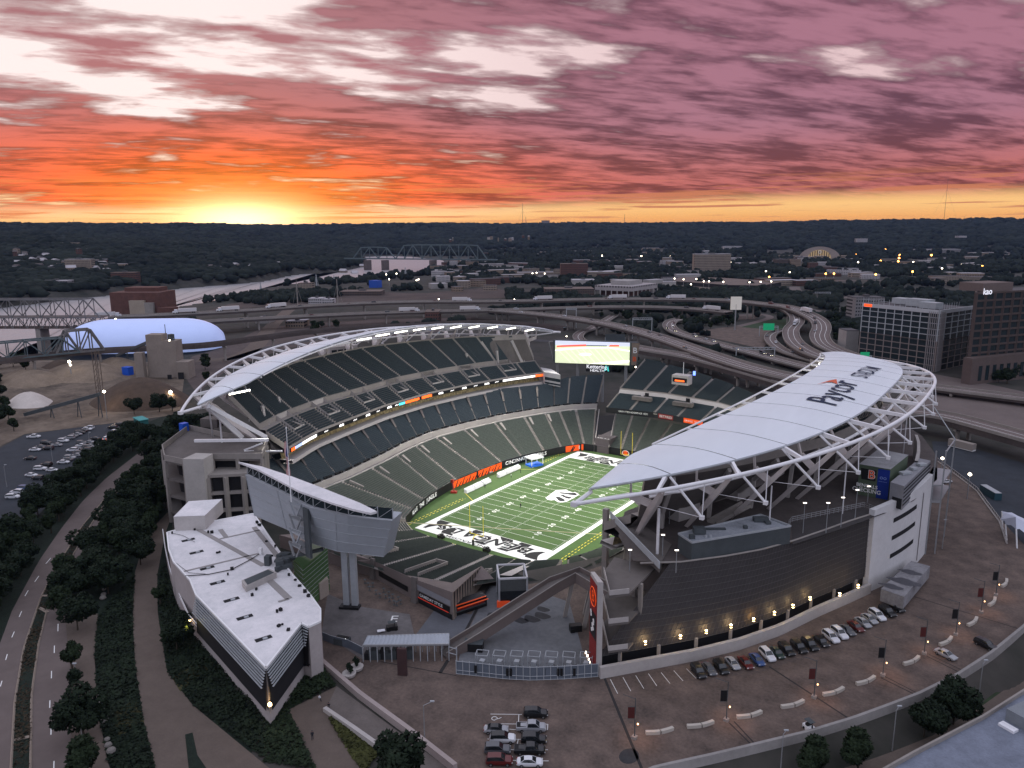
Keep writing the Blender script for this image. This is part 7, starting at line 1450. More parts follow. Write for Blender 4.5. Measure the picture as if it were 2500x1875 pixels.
# air dome
a, b = at(206, 851, 10), at(512, 846, 10); ad = thing('air_dome', 'long glowing pale-blue inflated sports dome behind the railway bridge', 'air dome', tuple((a+b)/2)); mb = MB(); K = 28; d = (b-a).normalized(); n_ = Vector((-d.y, d.x, 0)); L_ = (b-a).length; rows = []; RW, RH = 31, 23.5
for i in range(K+1):
    q = -1+2*i/K; x = q*(L_/2+13); e = max(0., abs(x)-(L_/2-22)); s_ = math.sqrt(max(0.0004, 1-(e/35.)**2)); rows.append([(a+b)/2+d*x+n_*(RW*s_*math.cos(t)*1.)+Vector((0, 0, RH*s_**.8*math.sin(t)**.75)) for t in np.linspace(0.0, math.pi, 24)])
mb.grid(rows); obj('membrane', mb, mat('glowing_membrane', (.50, .58, .85), .5, .05, .02, emis=(.38, .52, .95), es=.24), ad, smooth=True)
# ------------------------------------------------------------ the two office blocks at the right
def framed(nm, lab, A, B, C_, zt, floors, bays1, bays2, fm, gm_, fw_=.5, split=None, m2=None):
    root = thing(nm, lab, 'office building', (B.x, B.y, 10)); D = A+(C_-B); mb = MB(); mb.prism([(p.x, p.y) for p in (A, B, C_, D)], 10, zt-.6); obj('glass_core', mb, gm_, root); mb = MB(); mb.poly([(p.x, p.y, zt-.4) for p in (A, B, C_, D)]); rf = obj('roof', mb, RM['dark'], root); cnt = 0
    for (P, Q_, nb) in ((A, B, bays1), (B, C_, bays2)):
        P, Q_ = Vector((P.x, P.y, 0)), Vector((Q_.x, Q_.y, 0)); d = (Q_-P).normalized(); n_ = Vector((d.y, -d.x, 0)); L_ = (Q_-P).length
        for part, z0, z1, mm in ([('frame', 10, zt, fm)] if split is None else [('frame', 10, split, m2), ('frame', split, zt, fm)]):
            mb = MB()
            for k in range(nb+1): p = P+d*(L_*k/nb)+n_*.25; mb.beam(p+Vector((0, 0, z0)), p+Vector((0, 0, z1)), fw_*1.3, fw_*1.3)
            F_ = floors if split is None else max(2, int(round(floors*(z1-z0)/(zt-10))))
            for k in range(F_+1): z = z0+(z1-z0)*k/F_; mb.beam(P+n_*.2+Vector((0, 0, z)), Q_+n_*.2+Vector((0, 0, z)), fw_, fw_)
            obj(part, mb, mm, root)
        fh = (zt-10)/floors; bw = L_/nb; lef = MB()
        for i in range(nb):
            for j in range(floors):
                o = P+d*(bw*i+fw_*.8)+n_*.10+Vector((0, 0, 10+fh*j+fw_*.5)); w_, h_ = bw-fw_*1.6, fh-fw_*.95; tgt = MB() if cnt < 100 else lef; tgt.quad(o, o+d*w_, o+d*w_+Vector((0, 0, h_)), o+Vector((0, 0, h_)))
                if cnt < 100: wn_ = obj('window', tgt, M['glass'], root)
                tgt = MB(); cnt += 1
        if lef.f: obj('window', lef, M['glass'], root, kind='stuff')
    return root, rf, D
A, B, C_ = at(2107, 744, 49), at(2294, 762, 49), at(2386, 749, 49); offA, rfA, D = framed('office_building', 'white-gridded glass office block with a red roof sign and open steel crown', A, B, C_, 49, 10, 9, 6, mat('white_frame', (.42, .44, .46), .7, .05), mat('spandrel', (.07, .075, .08), .6, .1, .3), .42, 30., mat('rose_frame', (.26, .215, .20), .8, .08))
mb = MB(); d = (B-A).normalized(); n_ = Vector((d.y, -d.x, 0)); mb.beam(A+n_*.5, B+n_*.5, .7, 2.4); d2 = (C_-B).normalized(); n2_ = Vector((d2.y, -d2.x, 0)); mb.beam(B+n2_*.5, C_+n2_*.5, .7, 2.4); obj('cornice', mb, mat('cornice_white', (.45, .46, .48), .7, .05), offA)
mb = MB()
for k in range(15): p = A.lerp(B, k/14)-n_*.3; mb.beam(p, p+Vector((0, 0, 5)), .3)
for k in range(9): p = B.lerp(C_, k/8*.5)-n2_*.3; mb.beam(p, p+Vector((0, 0, 5)), .25)
mb.beam(A+Vector((0, 0, 3.6)), B+Vector((0, 0, 3.6)), .2); obj('crown_frame', mb, M['galv'], offA)
mb = MB(); q = A.lerp(B, .08)+n_*.9; mb.quad(*[q+d*x+Vector((0, 0, z)) for x, z in ((-3, -.9), (3.4, -.9), (3.4, 1.), (-3, 1.))]); obj('red_sign', mb, mat('red_sign_light', (1, .1, .02), .5, 0, emis=(1, .09, .015), es=1.2), offA)
mb = MB(); ctr = (A+B+C_+D)/4
for o_, s_ in (((-14, 4), (14, 9, 4)), ((2, -2), (16, 8, 5)), ((14, -8), (12, 8, 4))): mb.box(ctr+d*o_[0]+n_*-o_[1]+Vector((0, 0, 0)), s_, math.atan2(d.y, d.x))
obj('rooftop_unit', mb, M['galv'], rfA, kind='stuff')
# bay at the corner
mb = MB(); 
for s_, dd_ in ((-1, d), (1, d2)): 
    for k in range(5): p = B+dd_*(s_*(.6+1.4*k))+(n_ if s_ < 0 else n2_)*.9; mb.beam(Vector((p.x, p.y, 10)), Vector((p.x, p.y, 49)), .45)
obj('corner_bay', mb, mat('bay_frame', (.30, .28, .28), .8, .05), offA)
A, B, C_ = at(2376, 716, 64), at(2390, 717, 64), at(2560, 708, 64); B0 = at(2384, 716, 64); A = B0+((B0-Vector(CAM))*Vector((1, 1, 0))).normalized()*40; offK, rfK, D = framed('office_building', 'tall brown stone office tower with lit lettering on top at the right edge', A, B0, at(2580, 706, 64), 64, 12, 4, 9, mat('brown_stone', (.085, .062, .056), .85, .12, .2), mat('dark_core', (.03, .03, .03), .5, .1), 1.1)
mb = MB(); dK = (at(2580, 706, 64)-B0).normalized(); nK = Vector((dK.y, -dK.x, 0)); mb.text('kao', B0+dK*7.5+nK*1.4+Vector((0, 0, .8)), dK, (0, 0, 1), 5.2, bold=.10); obj('roof_lettering', mb, mat('lit_lettering', (1, 1, 1), .5, 0, emis=(.85, .85, .95), es=.7), offK)
mb = MB(); mb.beam(B0+nK*2.5+Vector((0, 0, 0))-Vector((0, 0, 46))-dK*4, B0+dK*60+nK*2.5-Vector((0, 0, 46)), 6, 16); pod = obj('podium', mb, mat('podium_stone', (.11, .082, .075), .85, .12, .2), offK)
mb = MB()
for k in range(9): p = B0+dK*(2+6*k)+nK*5.6; mb.quad(*[Vector((q.x, q.y, z)) for q, z in ((p, 12), (p+dK*3, 12), (p+dK*3, 21), (p, 21))])
obj('podium_window', mb, M['glass'], pod, kind='stuff')
mb = MB(); p = B0+dK*26-nK*14; mb.box((p.x, p.y, 64), (26, 16, 5), math.atan2(dK.y, dK.x)); obj('penthouse', mb, mat('penthouse_stone', (.15, .115, .105), .85, .1), rfK)
# small grey building and glass block left of the white-gridded one, building with flying roof behind
bldg('utility_building', 'small pale concrete block left of the white-gridded office', 2078, 862, 30, 0, 14, 'plain', 'dark', top=808); bldg('office_building', 'dark glass wing with a flying pale roof behind the white-gridded office', 2120, 790, 70, 0, 20, 'grey', 'dark', top=728)
# ------------------------------------------------------------ the big video board behind the end stand
p0, p1 = at(1356, 831, 43.5), at(1538, 836.5, 43.5); d = (p1-p0); d.z = 0; wS = d.length; d.normalize(); n_ = Vector((d.y, -d.x, 0)); hS = 12.2; VB = thing('video_board', 'huge bright video board showing the green field, above the end stands', 'scoreboard', (p0.x, p0.y, 10)); c = (p0+p1)/2; V = lambda s_, z, o=.5: p0+d*(s_*wS)+n_*o+Vector((0, 0, z-43.5+ (0 if z > 0 else 0)))
zt_, zb_ = 43.5, 43.5-hS; Vx = lambda s_, q, o=.5: Vector((p0.x, p0.y, 0))+d*(s_*wS)+n_*o+Vector((0, 0, zb_+q*hS))
mb = MB(); mb.beam(Vx(-.03, .5, -2), Vx(1.10, .5, -2), 3.6, hS*1.02); obj('housing', mb, M['greyd'], VB)
def em(nm, c_, e): return mat(nm, tuple(min(1, x) for x in c_), .5, 0, emis=c_, es=e)
def vpoly(L_, m, nm='screen_picture', o=.6): mb = MB(); mb.poly([Vx(s_, q, o) for s_, q in L_]); return obj(nm, mb, m, VB)
vpoly([(0, 0), (1, 0), (1, 1), (0, 1)], em('screen_green', (.50, .54, .36), 1.45), 'screen', -.12+.5)
vpoly([(0, .80), (1, .84), (1, 1), (0, 1)], em('screen_blue_seats', (.42, .44, .56), 1.5), o=.42); vpoly([(.02, .70), (.18, .74), (.42, .79), (.42, .87), (.1, .80), (.02, .77)], em('screen_red', (.95, .12, .08), 1.), o=.46); vpoly([(.72, .80), (.86, .82), (.86, .89), (.74, .88)], em('screen_red_wall', (.95, .14, .08), 1.), o=.46); vpoly([(.42, .80), (.70, .81), (.70, .85), (.42, .84)], em('screen_dark', (.08, .08, .1), 1.), o=.46)
wl_ = em('screen_white', (1, .97, .90), 1.25); vpoly([(0, .58), (.04, .62), (.35, .72), (.72, .78), (1, .66), (1, .61), (.72, .735), (.35, .68), (.0, .53)], wl_, o=.48); vpoly([(0.45, .0), (.62, .02), (1, .17), (1, .23), (.6, .07)], wl_, o=.48); vpoly([(.32, .40), (.38, .36), (.47, .38), (.50, .43), (.46, .48), (.36, .47)], wl_, o=.48); vpoly([(.6, .0), (.8, .0), (1., .12), (1, .2), (.9, .2)], em('screen_turf_light', (.66, .68, .48), 1.7), o=.44)
mb = MB()
for k in range(11): a_ = .03+k*.085; mb.poly([Vx(a_, .60+.012*k, .5), Vx(a_+.006, .60+.012*k, .5), Vx(a_+.18+.006, .03, .5), Vx(a_+.18, .03, .5)]) if a_+.19 < 1 else None
obj('screen_picture', mb, em('screen_line', (.85, .88, .72), 1.), VB, kind='stuff')
mb = MB(); mb.poly([Vx(1.025, .02), Vx(1.09, .02), Vx(1.13, 1.), Vx(1.025, 1.)]); obj('side_panel', mb, mat('panel_bronze', (.22, .17, .13), .7, .1), VB); mb = MB(); mb.text('B', Vx(1.07, .66, .6), d, (0, 0, 1), 4.2, bold=.05); obj('panel_emblem', mb, M['wline'], VB); mb = MB(); mb.text('B', Vx(1.065, .28, .6), d, (0, 0, 1), 3.4, bold=.05); obj('panel_emblem', mb, M['orange'], VB)
mb = MB(); mb.text('Kettering', Vx(.565, -.12, .6), d, (0, 0, 1), 2.9, bold=.04); mb.text('HEALTH', Vx(.575, -.29, .6), d, (0, 0, 1), 1.9, bold=.02, sx=1.1); obj('sponsor_lettering', mb, em('lit_sign_white', (.75, .75, .78), 1.), VB)
mb = MB(); mb.poly([Vx(s_, q, .6) for s_, q in ((.665, -.28), (.685, -.05), (.70, -.02), (.69, -.28))]); mb.poly([Vx(s_, q, .6) for s_, q in ((.70, -.16), (.72, -.05), (.735, -.30), (.715, -.30))]); obj('sponsor_emblem', mb, em('lit_teal', (.05, .45, .42), 1.), VB)
mb = MB(); mb.beam(Vx(.42, -.2, -.2), Vx(.76, -.2, -.2), .5, 3.6); obj('sign_backing', mb, M['dark'], VB)
for s_ in (.02, .30, .64, .95): q = Vx(s_, 0, -2); mb = MB(); mb.beam((q.x, q.y, 10), q, 1.2); obj('leg', mb, M['steel'], VB)
mb = MB(); mb.beam(Vx(-.1, .9, -2), Vx(-.03, .05, -2), .4); mb.beam(Vx(-.1, .9, -2), Vx(0, .95, -2), .4); obj('side_frame', mb, M['steel'], VB)
# ------------------------------------------------------------ traffic
def traf(Q_, n, w, lab0, grp, kinds=('sedan', 'suv', 'sedan', 'van'), seed=1, s0=.05, s1=.95, lit=None, cols=('white', 'silver', 'grey', 'black', 'red')):
    r = random.Random(seed); C = cum(Q_)
    for i in range(n):
        t = s0+(s1-s0)*(i+r.uniform(.1, .9))/n; p, q = curve_at(Q_, C, t), curve_at(Q_, C, min(1, t+.004)); dd = (q-p).normalized(); n_ = Vector((dd.y, -dd.x, 0)); k, c = r.choice(kinds), r.choice(cols); o = p+n_*r.choice((-.32, .05, .32))*w; lt = lit if (lit and r.random() < .5) else None
        car(k, c, (o.x, o.y, o.z+.03), math.atan2(dd.y, dd.x), f'{c} {WK[k]} on the {lab0}, {nth(i)} from its left end', grp, lit=lt)
traf(UP, 18, 14, 'upper freeway deck', 'cars on the upper freeway deck', seed=2, s0=.12, s1=.9); traf(LOW_, 9, 12, 'lower freeway deck', 'cars on the lower freeway deck', seed=3); traf(RB, 8, 14, 'long curving ramp', 'cars on the long curving ramp', seed=4, s1=.7); traf(RD, 10, 11, 'winding headlight road', 'cars on the winding road', seed=5, lit='front', s1=.6); traf(RE, 4, 12, 'left S-shaped ramp', 'cars on the left S-shaped ramp', seed=6); traf(RG, 4, 8, 'curled ramp under the green sign', 'cars on the curled ramp', seed=7, s1=.7)
trl = mat('trailer_white', (.58, .56, .56), .6, .05, .3)
def truck_proto():
    t = thing('semi_truck', 'truck', 'truck', (0, 0, 0)); mb = MB(); mb.box((-2.5, 0, 1.2), (14.5, 2.6, 2.9)); obj('trailer', mb, trl, t); mb = MB(); mb.box((6.4, 0, .6), (3.0, 2.5, 2.9), 0, (.86, .95)); mb.box((8.4, 0, .6), (1.6, 2.2, 1.5), 0, (.8, .9)); obj('cab', mb, PAINT['white'], t); mb = MB(); mb.box((7.45, 0, 2.3), (.9, 2.2, .8), 0, (.6, .95)); obj('windscreen', mb, CGL, t)
    for x in (-8, -6.6, 4.6, 5.9, 8.2):
        for s_ in (-1, 1): mb = MB(); mb.tube([(x, s_*1.0, .52), (x, s_*1.3, .52)], .52, 8); obj('wheel', mb, TYRE, t)
    return t
TRK = truck_proto(); Cu, Cl = cum(UP), cum(LOW_)
def on_px(Q_, u):
    best = min(range(len(Q_)-1), key=lambda i: abs(proj_u(Q_[i])-u)); return best
def proj_u(p): dd = np.array(p)-CAM; return 1250+FOC*(dd@CR)/(dd@CF)
UPd, LOd = rs3(UP, 400), rs3(LOW_, 400)
for i, (Q_, u, fl_, o_, lab) in enumerate(((UPd, 262, 1, 3, 'white truck leaving the river truss bridge'), (UPd, 450, -1, 4, 'white truck with a double trailer right of the power station'), (UPd, 555, -1, 3, 'white truck above the right end of the air dome'), (UPd, 680, -1, 4, 'white truck left of the two tall poles by the freeway'), (UPd, 1130, 1, 2, 'white truck on the upper deck above another truck left of centre'), (LOd, 1150, 1, 0, 'white truck right below the other one left of centre'), (LOd, 1000, 1, 0, 'white truck alone on the lower deck above the left roof crest'), (UPd, 1325, -1, 4, 'white tanker-like truck on the upper deck near the brown hall'), (UPd, 1505, -1, 3, 'small white truck on the upper deck behind the video board'), (UPd, 1650, -1, 3, 'long white truck on the upper deck right of the market building'), (UPd, 1963, -1, 2, 'white box truck where the freeway begins to bend down'), (LOd, 1735, -1, 1, 'white truck near the billboard'))):
    k = on_px(Q_, u); p, q = Q_[k], Q_[min(399, k+3)]; dd = (q-p).normalized()*fl_; n_ = Vector((dd.y, -dd.x, 0)); place(TRK, (p.x+n_.x*o_, p.y+n_.y*o_, p.z+.05), math.atan2(dd.y, dd.x), 1.12, lab)
REd = rs3(RE, 200); k = on_px(REd, 1957); p, q = REd[60], REd[66]; dd = (q-p).normalized(); place(TRK, (p.x, p.y, p.z+.05), math.atan2(dd.y, dd.x), .95, 'white box truck driving along the left S-shaped ramp')
# woodland of the flats, once everything else has its place
P, d, R = CITYTREES; k = free(P, 3); P, d, R = P[k], d[k], R[k]; blobs('valley_woodland', np.column_stack([P, height(P)+R*.8]), R, R*.95, FAR, 2, 'dark trees filling the flat valley between the buildings and roads')
FT = []
for i, (rx, rz, H) in enumerate(((4.6, 4., 9), (3.8, 3.8, 8))): t = thing('tree', 'tree', 'tree', (0, 0, 0)); obj('crown', crown_mb(70+i, rx, rz, 620, .8, H-rz*.95), LEAF[i], t); obj('trunk', trunk_mb(i+9, H*.34, .25, H-rz), M['trunk'], t); FT.append(t)
def wood(P, n, lab, grp, seed, ex=1.):
    r = random.Random(seed); A = np.array([tuple(at(u, v, 10))[:2] for u, v in P]); lo_, hi_ = A.min(0), A.max(0); k = 0; t_ = 0
    while k < n and t_ < n*30:
        t_ += 1; q = np.array([[r.uniform(lo_[0], hi_[0]), r.uniform(lo_[1], hi_[1])]])
        if inside(q, A)[0] and free(q, ex)[0]: k += 1; place(FT[r.randrange(2)], (q[0, 0], q[0, 1], 10), r.uniform(0, 6), r.uniform(.75, 1.2), lab, grp)
wood([(1590, 778), (1650, 762), (1740, 762), (1800, 775), (1790, 800), (1690, 805), (1665, 798), (1650, 785)], 34, 'dark tree in the grove between the winding road and the paved lot', 'trees in the ramp grove', 41); wood([(1820, 752), (1900, 762), (1930, 775), (1890, 778), (1850, 765), (1800, 768)], 12, 'dark tree inside the big freeway bend', 'trees inside the freeway bend', 42); wood([(2010, 775), (2060, 765), (2090, 790), (2080, 830), (2050, 850), (2020, 830), (2015, 800)], 12, 'dark tree between the right S-ramp and the office', 'trees beside the S-ramp', 43)
wood([(1440, 775), (1560, 790), (1600, 800), (1580, 760), (1420, 760)], 16, 'dark tree under the freeway decks behind the video board', 'trees behind the video board', 44); wood([(420, 800), (470, 870), (500, 960), (540, 940), (500, 850), (460, 800)], 10, 'dark tree in the strip beside the silos', 'trees beside the silos', 45); wood([(740, 800), (830, 790), (840, 815), (760, 825)], 8, 'dark tree below the freeway above the left roof', 'trees above the left roof', 46); wood([(-60, 880), (120, 860), (150, 880), (60, 920), (-60, 980)], 9, 'dark tree under the truss span at the left edge', 'trees under the left truss span', 47); wood([(2380, 900), (2500, 920), (2500, 945), (2400, 930)], 7, 'small dark tree on the street before the brown tower', 'trees before the brown tower', 48)
wood([(1370, 880), (1480, 895), (1560, 905), (1540, 870), (1380, 860)], 12, 'dark tree just behind the end stand and its concourse', 'trees behind the end stand', 49); wood([(20, 820), (250, 810), (260, 850), (40, 870)], 14, 'dark tree by the river under the truss bridge', 'riverside trees under the truss bridge', 50)
# ------------------------------------------------------------ lamps far and near, signs, masts
WG, OG = em('white_street_light', (1, .86, .66), 12), em('orange_street_light', (1, .42, .08), 12)
def lamp_px(u, v, h, mm, r, lab, grp, kind='street_lamp', hill=False):
    z0 = 10.
    if hill:
        for _ in range(20): p = at(u, v, z0+h); z0 = .5*z0+.5*float(height([(p.x, p.y)])[0])
    p = at(u, v, z0+h); t = thing(kind, lab, 'street lamp', (p.x, p.y, z0), grp); dd = (p-Vector(CAM)).length; R_ = r*dd/FOC; mb = MB(); mb.tube([(p.x, p.y, z0), (p.x, p.y, z0+h)], max(.08, R_*.22), 4); obj('pole', mb, M['steel'], t); mb = MB(); mb.lathe((p.x, p.y, z0+h), [(0.01, -R_), (R_*.8, -R_*.5), (R_, 0), (R_*.7, R_*.6), (.01, R_)], 6); obj('lamp_glass', mb, mm, t)
OR_ = [(2133, 616), (2161, 609), (2197, 623), (2150, 637), (2193, 638), (2138, 670), (2036, 668), (1878, 676), (2274, 623), (2398, 650), (2090, 622), (2016, 668), (2195, 630), (1935, 748), (2228, 663)]
WH_ = [(2120, 618), (2190, 612), (2250, 612), (2281, 611), (2320, 630), (2347, 646), (2367, 650), (2433, 609), (2459, 609), (1928, 665), (1870, 662), (2095, 640), (1470, 624), (1566, 625), (1636, 626), (1784, 641), (1647, 680), (1669, 682), (1700, 681), (1718, 687), (1731, 687), (1766, 688), (1830, 689), (1857, 688), (1883, 687), (1687, 694), (1256, 731), (943, 670), (950, 682), (1017, 684), (1022, 682), (968, 668), (1071, 730), (1380, 660), (1330, 668), (1300, 667), (1310, 666), (2230, 640), (2460, 700), (2300, 655)]
for u, v in OR_: lamp_px(u, v, 12, OG, 2.0, 'small orange street light glowing in the distant city', 'orange lights of the distant city')
for u, v in WH_: lamp_px(u, v, 11, WG, 1.6, 'small white street light glowing in the distant city', 'white lights of the distant city')
NEARL = [(169, 883, 12, 4, 1, 'bright yard lamp under the railway bridge at the left'), (172, 891, 10, 3, 1, 'second bright yard lamp just below the first under the railway bridge'), (254, 956, 14, 4, 1, 'bright lamp at the foot of the lattice tower'), (416, 957, 9, 5, 1, 'bright warm lamp on the flank of the brown heap'), (414, 832, 24, 3, 1, 'warm lamp on top of the silo block'), (430, 1020, 6, 4.5, 0, 'glowing orange-red lamp at the tip of the left roof'), (2301, 1119, 9, 4, 1, 'warm lamp at the right beside the dark lot'), (2368, 1158, 9, 4.5, 1, 'pair-like warm lamp farther right over the dark lot'), (1552, 896, 5, 2.5, 1, 'small lamp on the concourse left of the end stand'), (1636, 1223, 27, 5, 1, 'bright warm lamp under the right roof near its tip'), (282, 779, 20, 2.5, 1, 'small bright lamp left of the air dome top'), (1383, 821, 8, 2, 1, 'small lamp above the left end of the video board')]
for u, v, h, r, w_, lab in NEARL: lamp_px(u, v, h, WG if w_ else em('red_orange_lamp', (1, .12, .02), 6), r*.8, lab, None)
point(at(418, 960, 16), 2500, (1, .72, .42), .5); point(at(1640, 1230, 35.5), 500, (1, .75, .4), .3); point(at(256, 960, 20), 1500, (1, .75, .5), .4)
def mast(lab, u, vb, vt, z0, w_=.8, kind='radio_mast', m=M['greyd']):
    if z0 == 'hill':
        z0 = 60.
        for _ in range(25): p = at(u, vb, z0); z0 = .5*z0+.5*float(height([(p.x, p.y)])[0]); z0 = min(z0, 100)
    p = at(u, vb, z0); dpt = (p-Vector(CAM)).dot(Vector(CF)); h = (vb-vt)/FOC*dpt; t = thing(kind, lab, 'mast', tuple(p)); mb = MB(); w = w_/FOC*dpt; mb.beam(p, p+Vector((0, 0, h)), w, w, w*.5, w*.5); obj('shaft', mb, m, t)
    for s_ in (-1, 1): mb = MB(); mb.beam(p+Vector((s_*h*.3, 0, 0)), p+Vector((0, 0, h*.8)), w*.18); obj('guy_wire', mb, m, t)
for u, vb, vt, lab in ((1276, 566, 498, 'very tall thin radio mast on the middle skyline'), (1284, 566, 530, 'shorter mast beside the tall middle mast'), (1524, 562, 524, 'thin mast right of the hospital on the skyline'), (2302, 560, 440, 'tallest thin radio mast on the right skyline'), (2351, 560, 528, 'mid-height radio mast on the right skyline'), (2367, 560, 535, 'short lattice mast at the right skyline'), (184, 572, 535, 'radio mast on the left skyline, right of its twin'), (155, 572, 547, 'radio mast on the left skyline, left of its twin')): mast(lab, u, vb, vt, 88.)
for u, vb, vt, lab in ((727, 745, 683, 'tall bare pole behind the freeway, left one of two'), (825, 742, 682, 'tall bare pole behind the freeway, right one of two')): mast(lab, u, vb, vt, 10, 2.2, 'pole', M['conc'])
for u, vb, vt, lab in ((637, 708, 690, 'small lattice pylon on the riverbank, leftmost'), (773, 697, 670, 'lattice power pylon on the riverbank in the middle'), (816, 690, 672, 'slim lattice pylon right of the middle one'), (990, 672, 653, 'lattice pylon near the river bend')): mast(lab, u, vb, vt, 10, 2.5, 'power_pylon', M['galv'])
def gantry(lab, u0, u1, v, z, sg=None, txt=None, hh=6.):
    a, b = at(u0, v, z), at(u1, v, z); t = thing('sign_gantry', lab, 'sign', (a.x, a.y, 10)); mb = MB()
    for p in (a, b): mb.beam((p.x, p.y, 10), p, .5)
    for k in range(9): p, q = a.lerp(b, k/9), a.lerp(b, (k+1)/9); mb.beam(p, q-Vector((0, 0, 1.6)), .18); mb.beam(p-Vector((0, 0, 1.6)), q, .18)
    mb.beam(a, b, .35); mb.beam(a-Vector((0, 0, 1.6)), b-Vector((0, 0, 1.6)), .35); obj('truss', mb, M['galv'], t)
    if sg:
        s0, s1, m_ = sg; p, q = a.lerp(b, s0), a.lerp(b, s1); dd = (q-p).normalized(); n_ = Vector((dd.y, -dd.x, 0))*.6; mb = MB(); mb.quad(*[x+n_+Vector((0, 0, z_)) for x, z_ in ((p, -hh*.6), (q, -hh*.6), (q, hh*.4), (p, hh*.4))]); obj('sign_panel', mb, m_, t)
        if txt: mb = MB(); mb.text(txt, (p+q)/2+n_*1.2-Vector((0, 0, hh*.1)), dd, (0, 0, 1), hh*.42); obj('sign_lettering', mb, M['wline'], t)
gsn = mat('green_sign', (.01, .22, .10), .5, 0, emis=(.01, .32, .14), es=.5)
gantry('bright green highway sign gantry right of the paved lot', 1855, 1900, 796, 19, (.18, .78, gsn)); gantry('bare sign gantry over the wide road', 1798, 1892, 848, 20); gantry('bare sign gantry behind the video board, left one', 1383, 1407, 752, 29); gantry('long sign gantry behind the video board, right one', 1545, 1592, 776, 28); gantry('sign gantry far behind near the freeway bend', 1990, 2028, 713, 17); gantry('green sign gantry behind the tip of the right roof', 2096, 2128, 868, 20, (.1, .8, gsn)); gantry('dark back of a highway sign above the video board', 1478, 1526, 823, 20, (.0, 1., M['greyd']))
bb_ = thing('billboard', 'white lit billboard on a pole beside the freeway right of centre', 'billboard', tuple(at(1797, 748, 10))); p = at(1797, 743, 34); mb = MB(); mb.beam((p.x, p.y, 10), p, 1.0); obj('pole', mb, M['steel'], bb_); mb = MB(); dd = Vector(CR); mb.beam(p-dd*5+Vector((0, 0, 1)), p+dd*5+Vector((0, 0, 1)), 1, 12); obj('panel', mb, mat('billboard_white', (.6, .58, .54), .6, .05, emis=(.8, .72, .6), es=.2), bb_)
bu = thing('bus', 'long pale bus parked at the edge of the dark lot on the right', 'bus', tuple(at(2350, 1090, 10))); a, b = at(2318, 1088, 10.2), at(2378, 1103, 10.2); mb = MB(); mb.beam(a+Vector((0, 0, 1.9)), b+Vector((0, 0, 1.9)), 2.6, 2.8); obj('body', mb, mat('bus_paint', (.32, .28, .25), .6, .1), bu); mb = MB(); mb.beam(a+Vector((0, -.1, .5)), b+Vector((0, -.1, .5)), 2.3, .6); obj('skirt', mb, M['wpaint'], bu)
ct = thing('shipping_container', 'dark teal container lying along the fence at the right', 'container', tuple(at(2410, 1215, 10))); a, b = at(2399, 1200, 10.1), at(2436, 1222, 10.1); mb = MB(); mb.beam(a+Vector((0, 0, 1.3)), b+Vector((0, 0, 1.3)), 2.4, 2.5); obj('box', mb, mat('teal_steel', (.02, .06, .08), .6, .1), ct); mb = MB(); mb.beam(a+Vector((0, 0, 2.62)), b+Vector((0, 0, 2.62)), 2.2, .08); obj('lid', mb, M['galv'], ct)
# boundary fence on the right
fpR = [at(u, v, 10) for u, v in ((2279, 1120), (2320, 1150), (2360, 1180), (2385, 1200), (2405, 1228), (2440, 1275), (2458, 1328))]; mb = MB(); mb.tube([p+Vector((0, 0, 1.5)) for p in fpR], .1, 4); mb.tube([p+Vector((0, 0, .2)) for p in fpR], .25, 4)
for p in rs3(fpR, 50): mb.tube([p, p+Vector((0, 0, 1.5))], .06, 4)
obj('fence', mb, M['concl'], None, 'low pale fence curving between the plaza and the dark lot on the right', 'fence')
tm_ = thing('tensile_canopy', 'white peaked fabric canopy on steel legs at the right edge', 'canopy', tuple(at(2480, 1310, 10))); A_ = [at(2446, 1248, 15.5), at(2470, 1251, 16.5), at(2500, 1266, 15.5), at(2530, 1290, 15), at(2500, 1300, 14.5), at(2481, 1292, 15.5), at(2455, 1280, 14.6), at(2443, 1268, 15)]; ce = at(2480, 1262, 18.5); mb = MB(); n0 = mb.vv([ce]+A_+[ (a_+A_[(i+1) % 8])/2*.86+ctr_*.14 for i, (a_, ctr_) in enumerate(zip(A_, [ce]*8))])
for i in range(8): mb.face(n0, n0+1+i, n0+9+i); mb.face(n0, n0+9+i, n0+1+(i+1) % 8)
obj('membrane', mb, mat('tensile_fabric', (.55, .58, .68), .7, .05), tm_)
for i in (0, 3, 5, 6): p = A_[i]; mb = MB(); mb.tube([p, (p.x+.8, p.y-.8, 10)], .22, 5); obj('mast_leg', mb, M['wpaint'], tm_)
# ------------------------------------------------------------ the south plaza and what stands on it
c5p = lambda a, b, z=10: at(760+a/3.16, 1350+b/3.16, z)
# concession building wrapped round the back of the south bowl, with its striped prow
CN = thing('concession_building', 'low wedge-shaped building behind the near seats with a tiger-striped pointed end', 'building', (45, -64, 10))
w0, w1, w2, w3, w4 = Vector((-8, -63, 10)), c5p(480, 190), c5p(800, 370), c5p(1095, 522), c5p(1315, 250); bk = [Vector((62, -50, 10)), Vector((55, -58.5, 10)), Vector((41, -61, 10)), Vector((25, -62, 10)), Vector((-3, -57, 10))]
up = lambda p, z: Vector((p.x, p.y, z)); bz = 14.6
mb = MB(); F_ = [w0, w1, w2, w3]; TZ = [14, 15, 16, 17.4]; mb.grid([F_, [up(p, z) for p, z in zip(F_, TZ)]]); obj('wall', mb, mat('taupe_wall', (.20, .165, .155), .85, .12, .2), CN)
mb = MB(); mb.grid([[up(p, z) for p, z in zip(F_, TZ)], [up(bk[4], 13.8), up(bk[3], 13.8), up(bk[2], 13.8), up(bk[1], 14.4)]]); mb.poly([up(w3, 17.4), up(w4, 15.6), up(bk[0], 14), up(bk[1], 14.4)]); obj('roof', mb, mat('taupe_roof', (.165, .135, .125), .9, .15, .2), CN)
